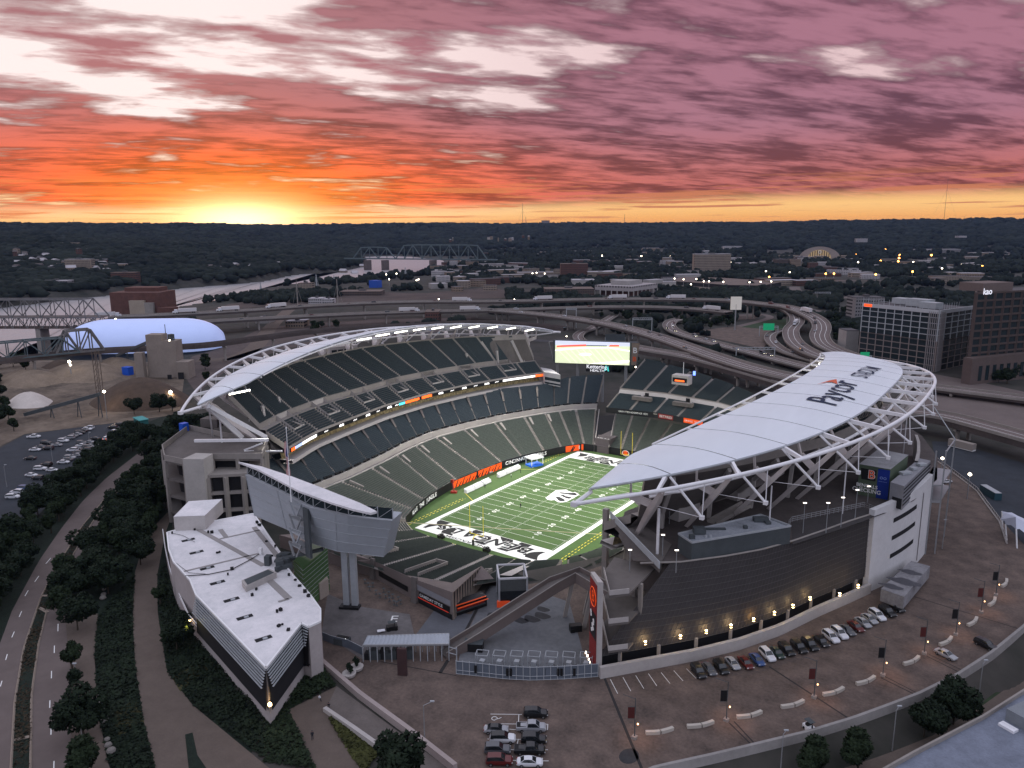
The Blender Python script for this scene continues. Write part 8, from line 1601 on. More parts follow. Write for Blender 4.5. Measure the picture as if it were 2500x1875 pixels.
mb = MB(); mb.quad(w3, w4, up(w4, 15.6), up(w3, 17.4)); st_ = obj('striped_wall', mb, mat('buff_wall', (.30, .25, .21), .8, .1), CN); d = (w4-w3); L_ = d.length; dn = d.normalized(); n_ = Vector((dn.y, -dn.x, 0))*.08; mb = MB()
for k in range(11): s_ = .03+.088*k; zt = 17.2-1.8*s_; q = w3+d*s_+n_; t_ = 10.1+((k*37) % 5)*.35; mb.poly([up(q, zt), up(q+dn*1.0, zt-.1), up(q+dn*.55, (zt+t_)/2), up(q+dn*(.15 if k % 2 else .7), t_), up(q+dn*.1, (zt+t_)/2)])
obj('tiger_stripe', mb, M['black'], st_); 
d = (w3-w2); L_ = d.length; dn = d.normalized(); n_ = Vector((dn.y, -dn.x, 0))*.1
for a_, b_, z0, z1, m_ in ((.12, .93, 11.7, 13.3, 'black'), (.0, .98, 10.0, 11.5, 'dark'), (.05, .95, 13.5, 15.0, 'greyd')): mb = MB(); p, q = w2+d*a_+n_, w2+d*b_+n_; mb.quad(up(p, z0), up(q, z0), up(q, z1), up(p, z1)); obj('signboard' if m_ == 'black' else 'serving_hatch', mb, M[m_] if m_ != 'greyd' else mat('grey_fascia', (.26, .26, .28), .8, .1), CN)
mb = MB(); mb.text('GAMEDAY STYLE', w2+d*.45+n_*2+Vector((0, 0, 2.5)), dn, (0, 0, 1), 1.15, bold=.02); obj('sign_lettering', mb, M['wline'], CN); mb = MB(); p, q = w2+d*.1+n_*1.6, w2+d*.9+n_*1.6; mb.quad(up(p, 11.5), up(q, 11.5), up(q, 11.75), up(p, 11.75)); obj('red_trim', mb, mat('lit_red_trim', (.4, .03, .02), .5, 0, emis=(.6, .05, .03), es=.4), CN)
d = (w2-w1); dn = d.normalized(); n_ = Vector((dn.y, -dn.x, 0))*.1; mb = MB(); p, q = w1+d*.15+n_, w1+d*.85+n_; mb.quad(up(p, 11.5), up(q, 11.5), up(q, 13), up(p, 13)); obj('signboard', mb, M['black'], CN)
for s_, t in ((w1, 15), (w2, 16), (w2.lerp(w3, .02), 16)): mb = MB(); mb.beam(s_+Vector((.4, -.6, 0)), up(s_, t+.6), 1.2, 1.6, .8, 1.2); obj('buttress', mb, M['concd'], CN)
# bar tables
tp = None; r = random.Random(2)
for i, (a_, b_) in enumerate([(415, 235), (440, 262), (450, 290), (475, 262), (500, 320), (530, 345), (560, 305), (575, 352), (600, 330), (605, 375), (630, 350), (640, 400), (660, 408), (672, 370), (690, 395)]):
    p = c5p(a_, b_)
    if tp is None: tp = thing('bar_table', 'small dark bar table in the cluster before the low concession building', 'table', (0, 0, 0), 'bar tables on the plaza'); mb = MB(); mb.tube([(0, 0, 0), (0, 0, 1.05)], .06, 5); obj('post', mb, M['greyd'], tp); mb = MB(); mb.tube([(0, 0, 1.05), (0, 0, 1.1)], .42, 8); mb.tube([(0, 0, 0), (0, 0, .05)], .38, 8); obj('table_top', mb, M['greyd'], tp)
    place(tp, (p.x, p.y, 10.05), 0)
# plaza colour fields and dark patches
psheet('paved_band', [(1013, 1553), (1060, 1490), (1150, 1500), (1196, 1430), (1200, 1432), (1130, 1560)], 10.055, mat('grey_paving', (.11, .115, .13), .9, .15, .3, world=True)); psheet('concrete_apron', [(1114, 1640), (1130, 1565), (1200, 1430), (1300, 1440), (1390, 1470), (1425, 1600), (1460, 1650), (1298, 1658)], 10.055, mat('blue_grey_concrete', (.14, .145, .155), .9, .28, .12, world=True)); psheet('concrete_apron', [(785, 1545), (800, 1450), (870, 1480), (1000, 1500), (1012, 1553), (985, 1600), (885, 1610)], 10.05, mat('pale_grey_paving', (.135, .125, .125), .9, .3, .12, world=True))
patch_mat = mat('dark_patch', (.035, .035, .038), .8, .3, .6)  # uneven dark patches drawn on the paving
for i, (a_, b_, r_) in enumerate(((1410, 490, 2.), (1700, 512, 2.1), (1780, 487, 2.1), (1615, 522, 1.9), (1788, 437, 1.7))): p = c5p(a_, b_); mb = MB(); mb.poly([(p.x+r_*(1+.15*math.sin(3*q))*math.cos(q), p.y+r_*.8*(1+.2*math.cos(2*q))*math.sin(q), 10.075) for q in np.linspace(0, 6.28, 17)[:-1]]); obj('ground_patch', mb, patch_mat, kind='structure')
p = at(1300+815/3.456, 1395+1560/3.456); mb = MB(); mb.poly([(p.x+1.7*math.cos(q), p.y+2.2*math.sin(q), 10.06) for q in np.linspace(0, 6.28, 17)[:-1]]); obj('ground_patch', mb, patch_mat, kind='structure')
# entrance gate
g4 = [c5p(395, 715, 14), c5p(1060, 705, 14), c5p(1065, 632, 14), c5p(432, 650, 14)]; GT = thing('entrance_gate', 'long entrance gate with a ribbed metal roof over a row of turnstile bays', 'gate', tuple(c5p(720, 830))); mb = MB(); N_ = 44
top = [[g4[0].lerp(g4[1], k/N_)+Vector((0, 0, .12*(k % 2))) for k in range(N_+1)], [g4[3].lerp(g4[2], k/N_)+Vector((0, 0, .12*(k % 2)+.3)) for k in range(N_+1)]]; mb.grid(top); obj('roof', mb, mat('ribbed_roof', (.34, .37, .41), .5, .08, .4), GT); mb = MB(); mb.beam(g4[0], g4[1], .3, .35); mb.beam(g4[3]+Vector((0, 0, .2)), g4[2]+Vector((0, 0, .2)), .3, .35); obj('roof_beam', mb, M['steel'], GT)
for k in range(13): p = g4[0].lerp(g4[1], k/12); mb = MB(); mb.tube([(p.x, p.y, 10), (p.x, p.y, 13.9)], .11, 5); q = g4[3].lerp(g4[2], k/12); mb.beam((p.x, p.y, 13.2), (q.x, q.y, 13.2), .12); mb.tube([(q.x, q.y, 10), (q.x, q.y, 14)], .1, 5); obj('post', mb, M['galv'], GT)
for k in range(12):
    p = g4[0].lerp(g4[1], (k+.5)/12).lerp(g4[3], .45); mb = MB(); mb.box((p.x, p.y, 10), (1.0, 1.6, 2.2 if k % 3 else 1.5), .55); obj('turnstile', mb, M['greyd'] if k % 4 else M['dark'], GT)
e0, e1 = g4[1], c5p(1120, 735, 13.6); mb = MB(); 
for z in (13.4, 12): mb.beam(up(e0, z), up(e1, z), .12)
mb.tube([up(e1, 10), up(e1, 13.8)], .14, 5); obj('side_frame', mb, M['galv'], GT)
# glazed security fence with bays
gl = [c5p(1120, 935), c5p(1290, 952), c5p(1500, 975), c5p(1700, 985), c5p(1960, 975), c5p(2212, 957)]; FN = thing('security_fence', 'blue-grey mesh security fence with ticket bays running to the tall corner fin', 'fence', tuple(gl[2])); fm_ = mat('mesh_fence', (.115, .135, .165), .6, .12, .5); Pn = rs3(gl, 22); mb = MB(); mb.grid([[p+Vector((0, 0, .1)) for p in Pn], [p+Vector((0, 0, 3.0)) for p in Pn]]); obj('mesh_panel', mb, fm_, FN)
mb = MB()
for z in (.15, 1.0, 3.1): mb.tube([p+Vector((0, -.08, z)) for p in Pn], .07, 4)
obj('rail', mb, M['galv'], FN)
for p in Pn: mb = MB(); mb.tube([p+Vector((0, -.05, 0)), p+Vector((0, -.05, 3.3))], .09, 5); obj('post', mb, M['galv'], FN)
dn = (gl[3]-gl[0]).normalized(); bn = Vector((-dn.y, dn.x, 0))
for k, (a_, w_) in enumerate(((1270, 1), (1398, 1), (1528, 2), (1650, 2), (1785, 2), (1918, 2), (2030, 1))):
    for j in range(w_): p = c5p(a_+(j-.5)*26*(w_ > 1), 945+(28 if a_ > 1400 else 5), 10); p = p-bn*.35; mb = MB(); mb.quad(*[p+dn*x+Vector((0, 0, z)) for x, z in ((-.28, .9), (.28, .9), (.28, 2.7), (-.28, 2.7))]); obj('gate_slot', mb, M['black'], FN)
for k in range(7):
    q = .16+.125*k; p = gl[0].lerp(gl[-1], q)+bn*2.6-Vector((0, 0, 0)); mb = MB()
    for x, y in ((-1.3, 0), (1.3, 0), (-1.3, 2.2), (1.3, 2.2)): mb.tube([p+dn*x+bn*y, p+dn*x+bn*y+Vector((0, 0, 2.9))], .07, 4)
    for y in (0, 2.2): mb.beam(p-dn*1.3+bn*y+Vector((0, 0, 2.9)), p+dn*1.3+bn*y+Vector((0, 0, 2.9)), .12)
    for x in (-1.3, 1.3): mb.beam(p+dn*x+Vector((0, 0, 2.9)), p+dn*x+bn*2.2+Vector((0, 0, 2.9)), .12)
    mb.box(p+bn*1.1, (1.1, 1.1, 1.2), .3); obj('ticket_bay', mb, M['galv'], FN)
mb = MB()
for k in range(4): mb.box(c5p(2118+12*k, 775+25*k, 10.05), (.28, .28, .5))
obj('step_light', mb, em('step_lamp', (1, .85, .7), 5), FN)
lf = [at(u, v) for u, v in ((786, 1562), (810, 1572), (850, 1582), (885, 1600))]; f2 = thing('low_fence', 'low glassy fence between the white fin and the entrance gate', 'fence', tuple(lf[1])); mb = MB(); mb.grid([lf, [p+Vector((0, 0, 2)) for p in lf]]); obj('panel', mb, fm_, f2); mb = MB(); mb.tube([p+Vector((0, 0, 2.05)) for p in lf], .07, 4); obj('rail', mb, M['galv'], f2)
def boxthing(nm, lab, cat, u, v, size, m, rz=.5, z=10.05, parts=()):
    p = at(u, v, 10); t = thing(nm, lab, cat, (p.x, p.y, z)); mb = MB(); mb.box((p.x, p.y, z), size, rz); obj('body', mb, m, t)
    for n2, off, sz, m2 in parts: mb = MB(); ca, sa = math.cos(rz), math.sin(rz); mb.box((p.x+ca*off[0]-sa*off[1], p.y+sa*off[0]+ca*off[1], z+off[2]), sz, rz); obj(n2, mb, m2, t)
    return t
boxthing('skip', 'open dark waste container on legs left of the entrance gate', 'container', 836, 1572, (3.4, 2., 1.5), M['greyd'], .3, parts=(('opening', (0, 0, 1.52), (3.1, 1.7, .05), M['black']), ('lamp', (1.2, -.6, 1.6), (.15, .15, .15), em('kiosk_lamp', (1, 1, 1), 3))))
boxthing('monolith', 'tall dark red monolith in front of the entrance gate', 'pillar', 983, 1648, (2.0, .7, 6.2), mat('dark_red_panel', (.055, .03, .03), .7, .15, .5), .5)
boxthing('skip', 'black skip in the shade beneath the foot of the long ramp', 'container', 1157, 1586, (4.2, 2.4, 1.9), M['black'], .5, parts=(('rim', (0, 0, 1.9), (4.3, 2.5, .1), M['greyd']),))
ko = boxthing('kiosk', 'black kiosk with an orange slatted awning beside the striped prow', 'kiosk', 1143, 1488, (9.5, 2.6, 2.9), M['black'], 1.22, parts=(('counter', (0, -1.35, .9), (8.5, .3, .3), M['greyd']),))
p = at(1143, 1488); dd = Vector((math.cos(1.22), math.sin(1.22), 0)); nn = Vector((dd.y, -dd.x, 0)); mb = MB()
for k in range(2): q = p+nn*(1.5+.9*k); mb.beam(q-dd*4.4+Vector((0, 0, 2.95-.35*k)), q+dd*4.4+Vector((0, 0, 2.95-.35*k)), .40, .10)
obj('awning', mb, M['orange'], ko)
mb = MB(); mb.quad(*[p+nn*1.34+dd*y+Vector((0, 0, z)) for y, z in ((-4, 1.3), (4, 1.3), (4, 2.3), (-4, 2.3))]); obj('front_panel', mb, M['redp'], ko)
# stage cage
s0 = c5p(1555, 395); CG = thing('stage', 'black draped stage with a white square truss frame above, near the south seats', 'stage', tuple(s0)); du_ = (c5p(1660, 400)-c5p(1450, 410)).normalized(); dv_ = Vector((-du_.y, du_.x, 0)); q0 = c5p(1452, 418); A_ = [q0, q0+du_*7, q0+du_*7+dv_*8, q0+dv_*8]; mb = MB(); mb.prism([(p.x, p.y) for p in A_], 10, 14.2); obj('draped_box', mb, mat('black_drape', (.012, .016, .02), .9, .4, 1.5), CG); mb = MB()
for p, q in zip(A_, A_[1:]+A_[:1]): mb.beam(up(p, 17.6), up(q, 17.6), .4)
obj('truss_frame', mb, mat('white_truss', (.5, .5, .52), .6, .05), CG)
for p in A_: mb = MB(); mb.beam(up(p, 10), up(p, 17.6), .34); obj('truss_leg', mb, M['galv'], CG)
mb = MB(); mb.box(c5p(1483, 418, 10.05)-du_*0, (3.2, .8, 1.6), .5); obj('orange_banner', mb, mat('orange_banner', (.55, .06, .015), .6, 0, emis=(.8, .08, .02), es=.2), CG)
# long ramp up to the east stand
RP = thing('pedestrian_ramp', 'long brown sloping ramp bridge climbing from the plaza to the right stand', 'ramp', (76, -66, 10)); ra = [Vector((70.2, -80.2, 10.3)), Vector((73.5, -72.5, 12.6)), Vector((82, -53, 19.2)), Vector((85.5, -47.5, 20.6)), Vector((93, -50.5, 20.8)), Vector((100, -53, 20.8))]; A_, B_ = offz(ra, -1.7), offz(ra, 1.7); V3 = lambda P, z: [p+Vector((0, 0, z)) for p in P]; mb = MB(); mb.grid([V3(A_, 1.1), V3(A_, -1.5), V3(B_, -1.5), V3(B_, 1.1)]); obj('side_wall', mb, mat('ramp_concrete', (.155, .125, .115), .85, .1, .2), RP); mb = MB(); mb.grid([A_, B_]); obj('ramp_deck', mb, M['concd'], RP); mb = MB(); mb.tube(V3(A_, 1.2), .14, 4); mb.tube(V3(B_, 1.2), .14, 4); obj('coping', mb, M['conc'], RP)
for p in (Vector((83.5, -50, 10)), Vector((87, -46.5, 10)), Vector((90, -52, 10))): mb = MB(); mb.beam(p, (p.x+1.5, p.y+1, 19.4), .9); obj('leg', mb, M['conc'], RP)
boxthing('generator_trailer', 'dark wheeled generator trailer beside the stair frame', 'trailer', 1405, 1540, (2.8, 1.6, 1.6), M['black'], .8, parts=(('wheel', (-.9, -.9, 0), (.9, .3, .9), TYRE),))
# golf carts in the plaza
boxthing('utility_cart', 'cluster-like dark utility cart with a small white trailer on the plaza', 'cart', 957, 1537, (2.6, 1.5, 1.0), M['black'], .9, parts=(('windscreen', (.6, 0, 1.0), (.1, 1.3, .8), CGL), ('trailer', (-2.6, -.6, .4), (1.8, 1.0, .12), M['tarp']), ('roof', (0, 0, 1.9), (1.8, 1.3, .08), M['greyd']), ('wheel', (.8, -.8, 0), (.6, .2, .6), TYRE), ('wheel', (-.8, -.8, 0), (.6, .2, .6), TYRE)))
mb = MB(); p = at(962, 1512); mb.text('E', (p.x, p.y, 10.08), CR*1., (CF[0], CF[1], 0), 4.2); obj('floor_letter', mb, M['wline'], kind='structure')
boxthing('golf_cart', 'small white golf cart beside a standing figure near the boundary wall', 'cart', 1976, 1783, (2.4, 1.3, .9), M['wpaint'], -.6, parts=(('seat', (-.3, 0, .9), (.6, 1.1, .5), M['black']), ('roof', (-.1, 0, 1.9), (1.7, 1.2, .07), M['greyd']), ('wheel', (.8, -.62, -.05), (.5, .2, .5), TYRE), ('wheel', (-.8, -.62, -.05), (.5, .2, .5), TYRE)))
# planters with clipped shrubs
for u, v, lab in ((861, 1636, 'dark conical shrub in a round white planter, right one of two by the gate'), (855, 1652, 'dark conical shrub in a round white planter, left one of two by the gate')):
    u = u if v < 1640 else 853; p = at(u+(10 if v < 1640 else 0), v); t = thing('planter', lab, 'planter', tuple(p)); mb = MB(); mb.lathe(p, [(.7, 0), (1.35, .35), (1.5, .95), (1.25, 1.0), (.01, .9)], 14); obj('bowl', mb, M['concl'], t); mb = crown_mb(90+int(v), 1.1, 1.6, 420, .22, 2.1); mb.v = [(x*(1-.25*(z-1)/1.5)+p.x, y*(1-.25*(z-1)/1.5)+p.y, z+p.z) for x, y, z in mb.v]; obj('shrub', mb, LEAF[0], t)
# curved white benches
bp_ = None; BN = [(1612, 1791), (1712, 1775), (1832, 1751), (1938, 1725), (2038, 1694), (2117, 1667), (2229, 1618), (2313, 1570), (2378, 1522), (2426, 1473), (2456, 1427)]
bwm = mat('bench_concrete', (.46, .42, .37), .8, .06, .5); BT = thing('bench', 'bench', 'bench', (0, 0, 0), 'curved benches across the plaza')
for s_ in (-1, 1): mb = MB(); P = [Vector((s_*(.08+.42*k), .05*(k*1.0)**1.6*.45+.0, 0)) for k in range(7)]; A_, B_ = offz(P, -.3), offz(P, .3); mb.grid([V3(A_, 0), V3(A_, .62), V3(B_, .62), V3(B_, 0)]); mb.quad(A_[-1], B_[-1], B_[-1]+Vector((0, 0, .62)), A_[-1]+Vector((0, 0, .62))); obj('bench_half', mb, bwm, BT)
ob_ = ['first', 'second', 'third', 'fourth', 'fifth', 'sixth', 'seventh', 'eighth', 'ninth', 'tenth', 'last']
for i, (u, v) in enumerate(BN):
    a, b = at(*BN[max(0, i-1)]), at(*BN[min(10, i+1)]); dd = b-a; p = at(u, v); place(BT, (p.x, p.y, 10.05), math.atan2(dd.y, dd.x)+.0, 1.06, f'white curved concrete bench, {ob_[i]} from the left in the long row', 'curved benches across the plaza')
# banner lamp posts
LP = [(1549, 1803), (1773, 1760), (1987, 1704), (2155, 1650), (2256, 1597), (2333, 1551), (2395, 1496), (2431, 1454)]
for i, (u, v) in enumerate(LP):
    p = at(u, v); c_ = 'dark' if i % 2 else 'dark red'; t = thing('banner_post', f'slim lamp post with {c_} square banner, {nth(i)} from the left', 'lamp post', tuple(p), 'banner lamp posts on the plaza'); dd = (at(*LP[min(7, i+1)])-at(*LP[max(0, i-1)])).normalized(); nn = Vector((-dd.y, dd.x, 0)); rr = Vector((CR[0], CR[1], 0)).normalized()
    mb = MB(); mb.tube([p, p+Vector((0, 0, 8.4))], .11, 6, .07); mb.tube([p+Vector((0, 0, 8.2)), p+Vector((0, 0, 8.9))-rr*2.2+nn*.4], .06, 4); obj('pole', mb, M['greyd'], t); mb = MB(); mb.box(p, (.9, .9, .55)); obj('base', mb, M['conc'], t); mb = MB(); q = p+Vector((0, 0, 5.3)); mb.beam(q-rr*.75, q-rr*.70+rr*0, .06, 2.0); P4 = [q-rr*1.35+Vector((0, 0, -1.1)), q-rr*.1+Vector((0, 0, -1.1)), q-rr*.1+Vector((0, 0, 1.2)), q-rr*1.35+Vector((0, 0, 1.2))]; mb.quad(*P4); obj('banner', mb, mat('dark_red_banner', (.085, .018, .016), .7, 0) if i % 2 == 0 else M['black'], t)
    mb = MB()
    for z in (6.6, 4.1): mb.beam(p+Vector((0, 0, z)), p-rr*1.4+Vector((0, 0, z)), .06)
    mb.beam(p-rr*1.1+Vector((0, 0, 3.3)), p+rr*1.1+Vector((0, 0, 3.3)), .06); obj('bracket', mb, M['greyd'], t); mb = MB(); mb.box(p+rr*(.55)+Vector((0, 0, 2.9)), (.2, .2, .22)); obj('lamp_glass', mb, em('post_lamp', (1, .55, .25), 6), t)
    if i not in (3,): pass
    L = bpy.data.lights.new('post_light', 'SPOT'); L.energy = 520; L.color = (1, .50, .24); L.spot_size = math.radians(110); L.spot_blend = .9; L.shadow_soft_size = .2; o = bpy.data.objects.new('post_light', L); COL.objects.link(o); o.location = p+rr*.7+Vector((0, 0, 5.4))-nn*.2
def post(lab, u, v, h, arm=0, z=10., grp=None, on=False):
    p = at(u, v, z); t = thing('street_lamp', lab, 'lamp post', tuple(p), grp); rr = Vector((CR[0], CR[1], 0)).normalized(); mb = MB(); mb.tube([p, p+Vector((0, 0, h))], .12, 5, .07); 
    if arm: mb.tube([p+Vector((0, 0, h)), p+rr*arm+Vector((0, 0, h+.8))], .06, 4)
    obj('pole', mb, M['steel'], t); mb = MB(); mb.box(p+rr*arm+Vector((0, 0, h+(.75 if arm else 0))), (.8, .3, .18), .6); obj('lamp_head', mb, em('dim_lamp', (1, .9, .8), 2.5) if on else M['galv'], t)
post('lone street lamp with bent arm on the plaza left of the small lot', 1037, 1812, 7.6, 1.6); post('tall twin-headed lamp outside the boundary wall below the largest tree', 2388, 1712, 8.5, .5, 7); post('twin-headed lamp between two dark trees outside the boundary wall', 2178, 1833, 8.5, .5, 7); post('lamp top at the bottom edge outside the boundary wall', 1905, 1890, 8, .5, 7)
post('thin lamp post before the car park entrance on the left', 222, 1200-90, 9, .6); post('lamp post in the near row of the dark car park', 130, 1135, 8, .5); post('lamp post at the left edge of the dark car park', 17, 1190, 8, .6); post('globe lamp on the pavement beside the small young tree', 188, 1668, 4.5, 0); post('globe lamp on the pavement beside the big round tree', 203, 1820, 4.5, 0); post('slim lamp right behind the tall white wall end', 2300, 1340, 9, 0)
for i, (a_, b_) in enumerate(((890, 855), (785, 990), (665, 1060), (540, 1110), (345, 1110))): p = at(1860+a_/3.456, 980+b_/3.456, 31); post(f'short lit lamp post on the roof terrace, {nth(i)} of five', 1860+a_/3.456, 980+b_/3.456, 7.5 if i else 4.5, 0, 31.05, 'lamp posts on the roof terrace', True)
for i, (u, v) in enumerate(((1617, 1358), (1537, 1395), (1650, 1398))): post(('globe-topped lamp on the terrace before the grey plant room', 'lamp post on the small deck behind the corner fin', 'small lamp post on the deck edge above the mesh facade')[i], u, v, 5, 0, 31.0 if i != 1 else 28.5, None, True)
# ------------------------------------------------------------ people
SKIN, DC, DJ, LT = mat('skin', (.35, .2, .14), .7, 0), mat('dark_clothing', (.02, .022, .03), .9, 0), mat('denim', (.03, .04, .06), .9, 0), mat('pale_shirt', (.45, .45, .46), .9, 0)
def person(loc, rz, lab, top=DC, leg=DJ, pose=0, sc=1.):
    me = bpy.data.meshes.new('body'); K = 0 if pose == 0 else 1
    J = [((0, 0, .96), .15), ((0, 0, 1.22), .16), ((0, 0, 1.45), .13), ((0, .01, 1.55), .06), ((0, .02, 1.68), .11), ((.10, .0, .90), .10), ((.11, .10, .50), .075), ((.12, -.02, .08), .055), ((.12, .13, .04), .05), ((-.10, 0, .90), .10), ((-.11, -.06, .50), .075), ((-.12, -.22, .10), .055), ((-.12, -.08, .04), .05), ((.19, 0, 1.42), .07), ((.25, -.06, 1.14), .05), ((.24, .10, .92), .04), ((-.19, 0, 1.42), .07), ((-.25, .02, 1.14), .05), ((-.24, .16, .94), .04)]
    if K: J = [((x, y+(.35 if z > 1.3 else .18 if z > 1 else 0), z*.72 if z > .6 else z*.8), r_) for (x, y, z), r_ in J]
    E_ = [(0, 1), (1, 2), (2, 3), (3, 4), (0, 5), (5, 6), (6, 7), (7, 8), (0, 9), (9, 10), (10, 11), (11, 12), (2, 13), (13, 14), (14, 15), (2, 16), (16, 17), (17, 18)]; me.from_pydata([j[0] for j in J], E_, []); o = bpy.data.objects.new('person', me); COL.objects.link(o); md = o.modifiers.new('skin', 'SKIN'); 
    if not me.skin_vertices: bpy.context.view_layer.objects.active = o
    sv = me.skin_vertices[0].data if me.skin_vertices else None
    if sv:
        for i, (_, r_) in enumerate(J): sv[i].radius = (r_, r_)
        sv[0].use_root = True
    o.modifiers.new('sub', 'SUBSURF').levels = 1; dg = bpy.context.evaluated_depsgraph_get(); m2 = bpy.data.meshes.new_from_object(o.evaluated_get(dg)); bpy.data.objects.remove(o)
    for m_ in (top, leg, SKIN): m2.materials.append(m_)
    zc_ = 1. if not K else .72
    for f in m2.polygons: c = f.center; f.material_index = 2 if c.z > 1.52*zc_ else (0 if c.z > .95*zc_ else 1); f.use_smooth = True
    b = bpy.data.objects.new('person', m2); COL.objects.link(b); b.location = loc; b.rotation_euler = (0, 0, rz); b.scale = (sc, sc, sc); ORG[b.name] = Vector((0, 0, 0)); tag(b, lab, 'person'); mb = MB(); hz = 1.72 if not K else 1.26; hy = .02 if not K else .37; mb.lathe((0, hy-.01, hz-.04), [(.115, -.02), (.12, .04), (.09, .10), (.01, .12)], 8); h = obj('hair', mb, DC, None); h.parent = b; h.location = Vector(((0, hy-.01, hz-.06)))
    return b
for (u, v, z, rz, lab, t_, l_, ps) in ((763, 1806, 10.1, 1., 'person in dark clothes walking alone on the tan path beside the shrubs', DC, DC, 0), (783, 1712, 10.2, 2., 'person in a pale top bending over on the ramp, left of the pair', LT, DC, 1), (803, 1728, 10.2, 4., 'person in dark clothes bending over on the ramp, right of the pair', DC, DC, 1), (1982, 1788, 10.1, 2., 'person in dark clothes with a white cap standing beside the golf cart', DC, DC, 0), (1155, 1357-0, 0, 0, 'person standing by the near corner of the field rim', DC, DC, 0), (2412, 1628, 7, 3, 'person walking on the pavement below the boundary wall', DC, DC, 0), (1271, 1240, 0, 0, 'person in black standing on the field between the hash marks near the thirty yard numbers', DC, DC, 0), (1184, 1192, 0, 1, 'person in black standing on the grass in front of the white benches', DC, DC, 0), (1271, 1155, 0, 2, 'person in black near the far white benches on the grass', DC, DC, 0), (1585, 1200, 0, 2, 'person in dark clothes standing on the right sideline under the roof', DC, DC, 0), (1248, 1166, 0, 2, 'person in pale top walking beside the white bench row', LT, DC, 0), (1481, 1320, 0, 0, 'person in white standing beyond the right sideline at the near corner', LT, LT, 0), (1488, 1315, 0, 1, 'second person in white beyond the right sideline at the near corner', LT, DC, 0)):
    p = at(u, v, z); person((p.x, p.y, z+.04), rz, lab, t_, l_, ps, 1.05)
# ------------------------------------------------------------ on the sidelines
c8 = lambda a, b, z=0: at(800+a/2.765, 1000+b/2.765, z); SBP = thing('sideline_bench', 'bench', 'bench', (0, 0, 0), 'white covered team benches'); mb = MB(); mb.box((0, 0, 0), (5.2, 1.5, 1.3), 0, (.96, .8)); obj('seat_box', mb, M['tarp'], SBP); mb = MB(); mb.box((0, .55, 1.3), (5.2, .3, .5)); obj('backrest', mb, M['tarp'], SBP)
for i, (a_, b_) in enumerate(((957, 552), (1014, 525), (1070, 498), (1175, 447), (1226, 424), (1272, 405))): p = c8(a_, b_); place(SBP, (p.x, p.y, .02), math.radians(90), 1, f'white covered team bench on the left sideline, {nth(i)} from the near end', 'white covered team benches')
tt = thing('tent', 'white canopy tent over a blue platform beside the left sideline', 'tent', tuple(c8(1395, 370))); p = c8(1395, 375); mb = MB(); mb.box(p, (6.6, 4.6, .7), 1.2); obj('blue_platform', mb, mat('bright_blue', (.01, .12, .62), .5, 0, emis=(.01, .1, .6), es=.15), tt); mb = MB(); mb.box(p+Vector((0, 0, 3.5)), (6.8, 5.2, .5), 1.2); mb.box(p+Vector((0, 0, 4.0)), (6.8, 5.2, 1.1), 1.2, (.15, .15)); obj('tent_roof', mb, M['tarp'], tt)
for x, y in ((-3, -2.2), (3, -2.2), (3, 2.2), (-3, 2.2)): ca, sa = math.cos(1.2), math.sin(1.2); mb = MB(); mb.tube([p+Vector((ca*x-sa*y, sa*x+ca*y, .5)), p+Vector((ca*x-sa*y, sa*x+ca*y, 3.6))], .18, 5); obj('tent_leg', mb, M['wpaint'], tt)
tw2 = thing('camera_cart', 'red lattice camera lift at the end of the orange wall boards', 'cart', tuple(c8(852, 560))); p = c8(852, 562); mb = MB(); mb.box(p, (2.4, 1.4, .8), .4); mb.beam(p+Vector((0, 0, .8)), p+Vector((-1, .5, 4.2)), .4); mb.box(p+Vector((-1, .5, 4)), (1.2, 1, 1.1)); obj('lift', mb, mat('red_lift', (.32, .03, .02), .6, .05), tw2)
for a_, b_, lab in ((1090, 412, 'short pale stair in the orange boards down to the grass'),): p = c8(a_, b_, 0); t = thing('field_stair', lab, 'stair', tuple(p)); mb = MB(); q = Vector((-15.9, 50, 0)); q = c8(1100, 428); mb.beam(q+Vector((.5, 0, .2)), q+Vector((-3.8, 0, 3.4)), 2.2, .3); obj('flight', mb, M['conc'], t)
for a_, b_, lab in ((772, 872, 'black camera trolley on the near rim of the field, left one'), (1072, 962, 'black camera trolley on the near rim of the field, right one')): p = c8(a_, b_, 0); boxthing('camera_trolley', lab, 'trolley', 800+a_/2.765, 1000+b_/2.765-4, (2.2, .9, 1.0), M['black'], .2, z=3.4) if False else None
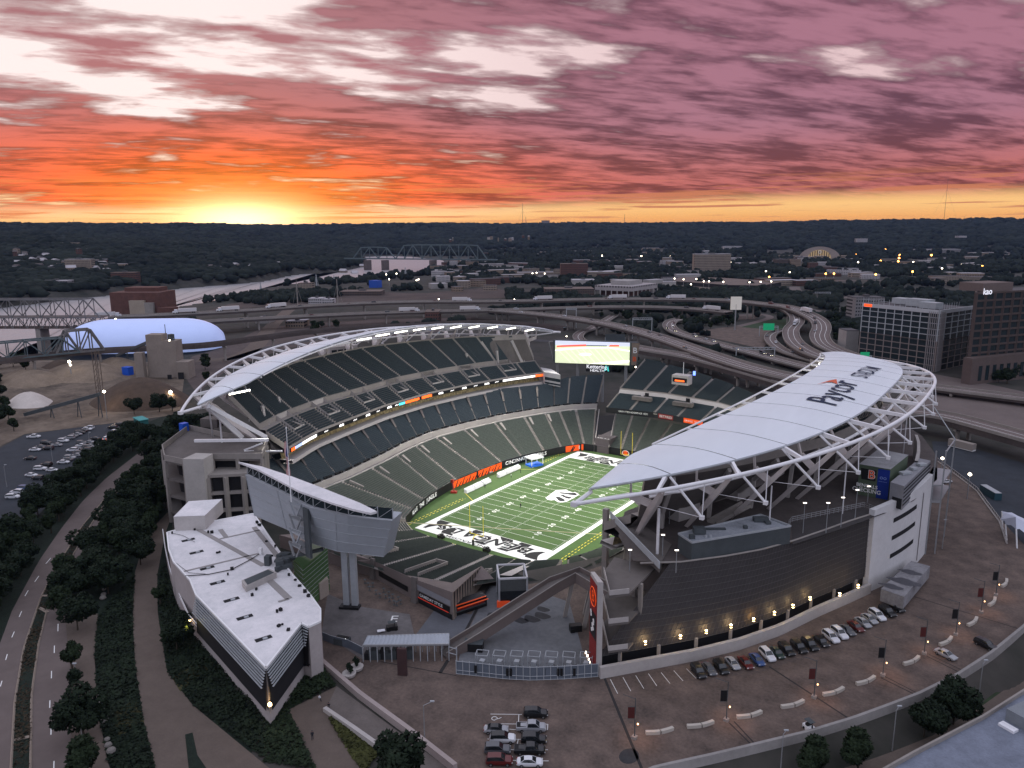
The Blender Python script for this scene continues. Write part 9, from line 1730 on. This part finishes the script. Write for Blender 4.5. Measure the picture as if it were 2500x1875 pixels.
for u, v, lab in ((1077, 1314, 'black equipment trolley behind the near goal line, left one'), (1188, 1347, 'black equipment trolley behind the near goal line, right one')):
    p = at(u, v, 0); t = thing('equipment_trolley', lab, 'trolley', (p.x, p.y, 0.02)); mb = MB(); mb.box((p.x, p.y, .35), (2.6, 1.2, .8), -.1); mb.box((p.x+.4, p.y, 1.15), (1., .8, .6), -.1); obj('body', mb, M['black'], t); mb = MB(); mb.tube([(p.x-.9, p.y-.6, .3), (p.x-.9, p.y+.6, .3)], .3, 8); mb.tube([(p.x+.9, p.y-.6, .3), (p.x+.9, p.y+.6, .3)], .3, 8); obj('axle', mb, TYRE, t)
rk_ = None
RKP = thing('boulder', 'rock', 'rock', (0, 0, 0)); mb = MB(); mb.lathe((0, 0, -.1), [(.45, 0), (.62, .25), (.5, .55), (.2, .72), (.01, .75)], 7); obj('stone', mb, M['rock'], RKP)
for i, (a_, b_) in enumerate(((845, 1045), (852, 1090), (862, 1135), (865, 1185), (875, 1230), (880, 1270), (905, 1430), (915, 1480), (940, 1530), (880, 160), (875, 205), (870, 235))): p = at(a_/3.456, 1395+b_/3.456); place(RKP, (p.x, p.y, 10.2), i*1.3, .9+.25*(i % 3), 'pale boulder in the broken line edging the dark shrub bed', 'boulders along the shrub bed')
tl = boxthing('teal_shelter', 'small teal-roofed shelter at the end of the dark car park', 'shelter', 345, 1035, (9, 4, 2.6), mat('teal_wall', (.03, .14, .14), .7, .1), -.2, parts=(('roof', (0, 0, 2.6), (9.6, 4.6, .3), mat('teal_roof', (.05, .28, .28), .6, .05)),)); boxthing('blue_container', 'bright blue bin in the tan yard left of the silos', 'container', 313, 915, (6, 4, 5), M['blue'], .2, parts=(('lid', (0, 0, 5), (6.2, 4.2, .3), M['blue']),)); boxthing('blue_heap', 'blue tarpaulin heap in the middle distance by the river', 'tarpaulin', 917, 702, (16, 14, 12), mat('far_blue', (.02, .08, .40), .6, .1), .2)
# ------------------------------------------------------------ the evening air
hz = bpy.data.materials.new('haze'); hz.use_nodes = True; t = hz.node_tree; t.nodes.remove(t.nodes['Principled BSDF']); v = t.nodes.new('ShaderNodeVolumePrincipled'); v.inputs['Color'].default_value = (.35, .52, .92, 1); v.inputs['Density'].default_value = 2.2e-5; v.inputs['Anisotropy'].default_value = .35; t.links.new(v.outputs[0], t.nodes['Material Output'].inputs['Volume'])
mb = MB(); mb.box((-2500, 3500, -4), (26000, 26000, 200), -YAW); o = obj('haze', mb, hz, None, 'thin bluish evening haze filling the valley air', 'haze', kind='stuff')
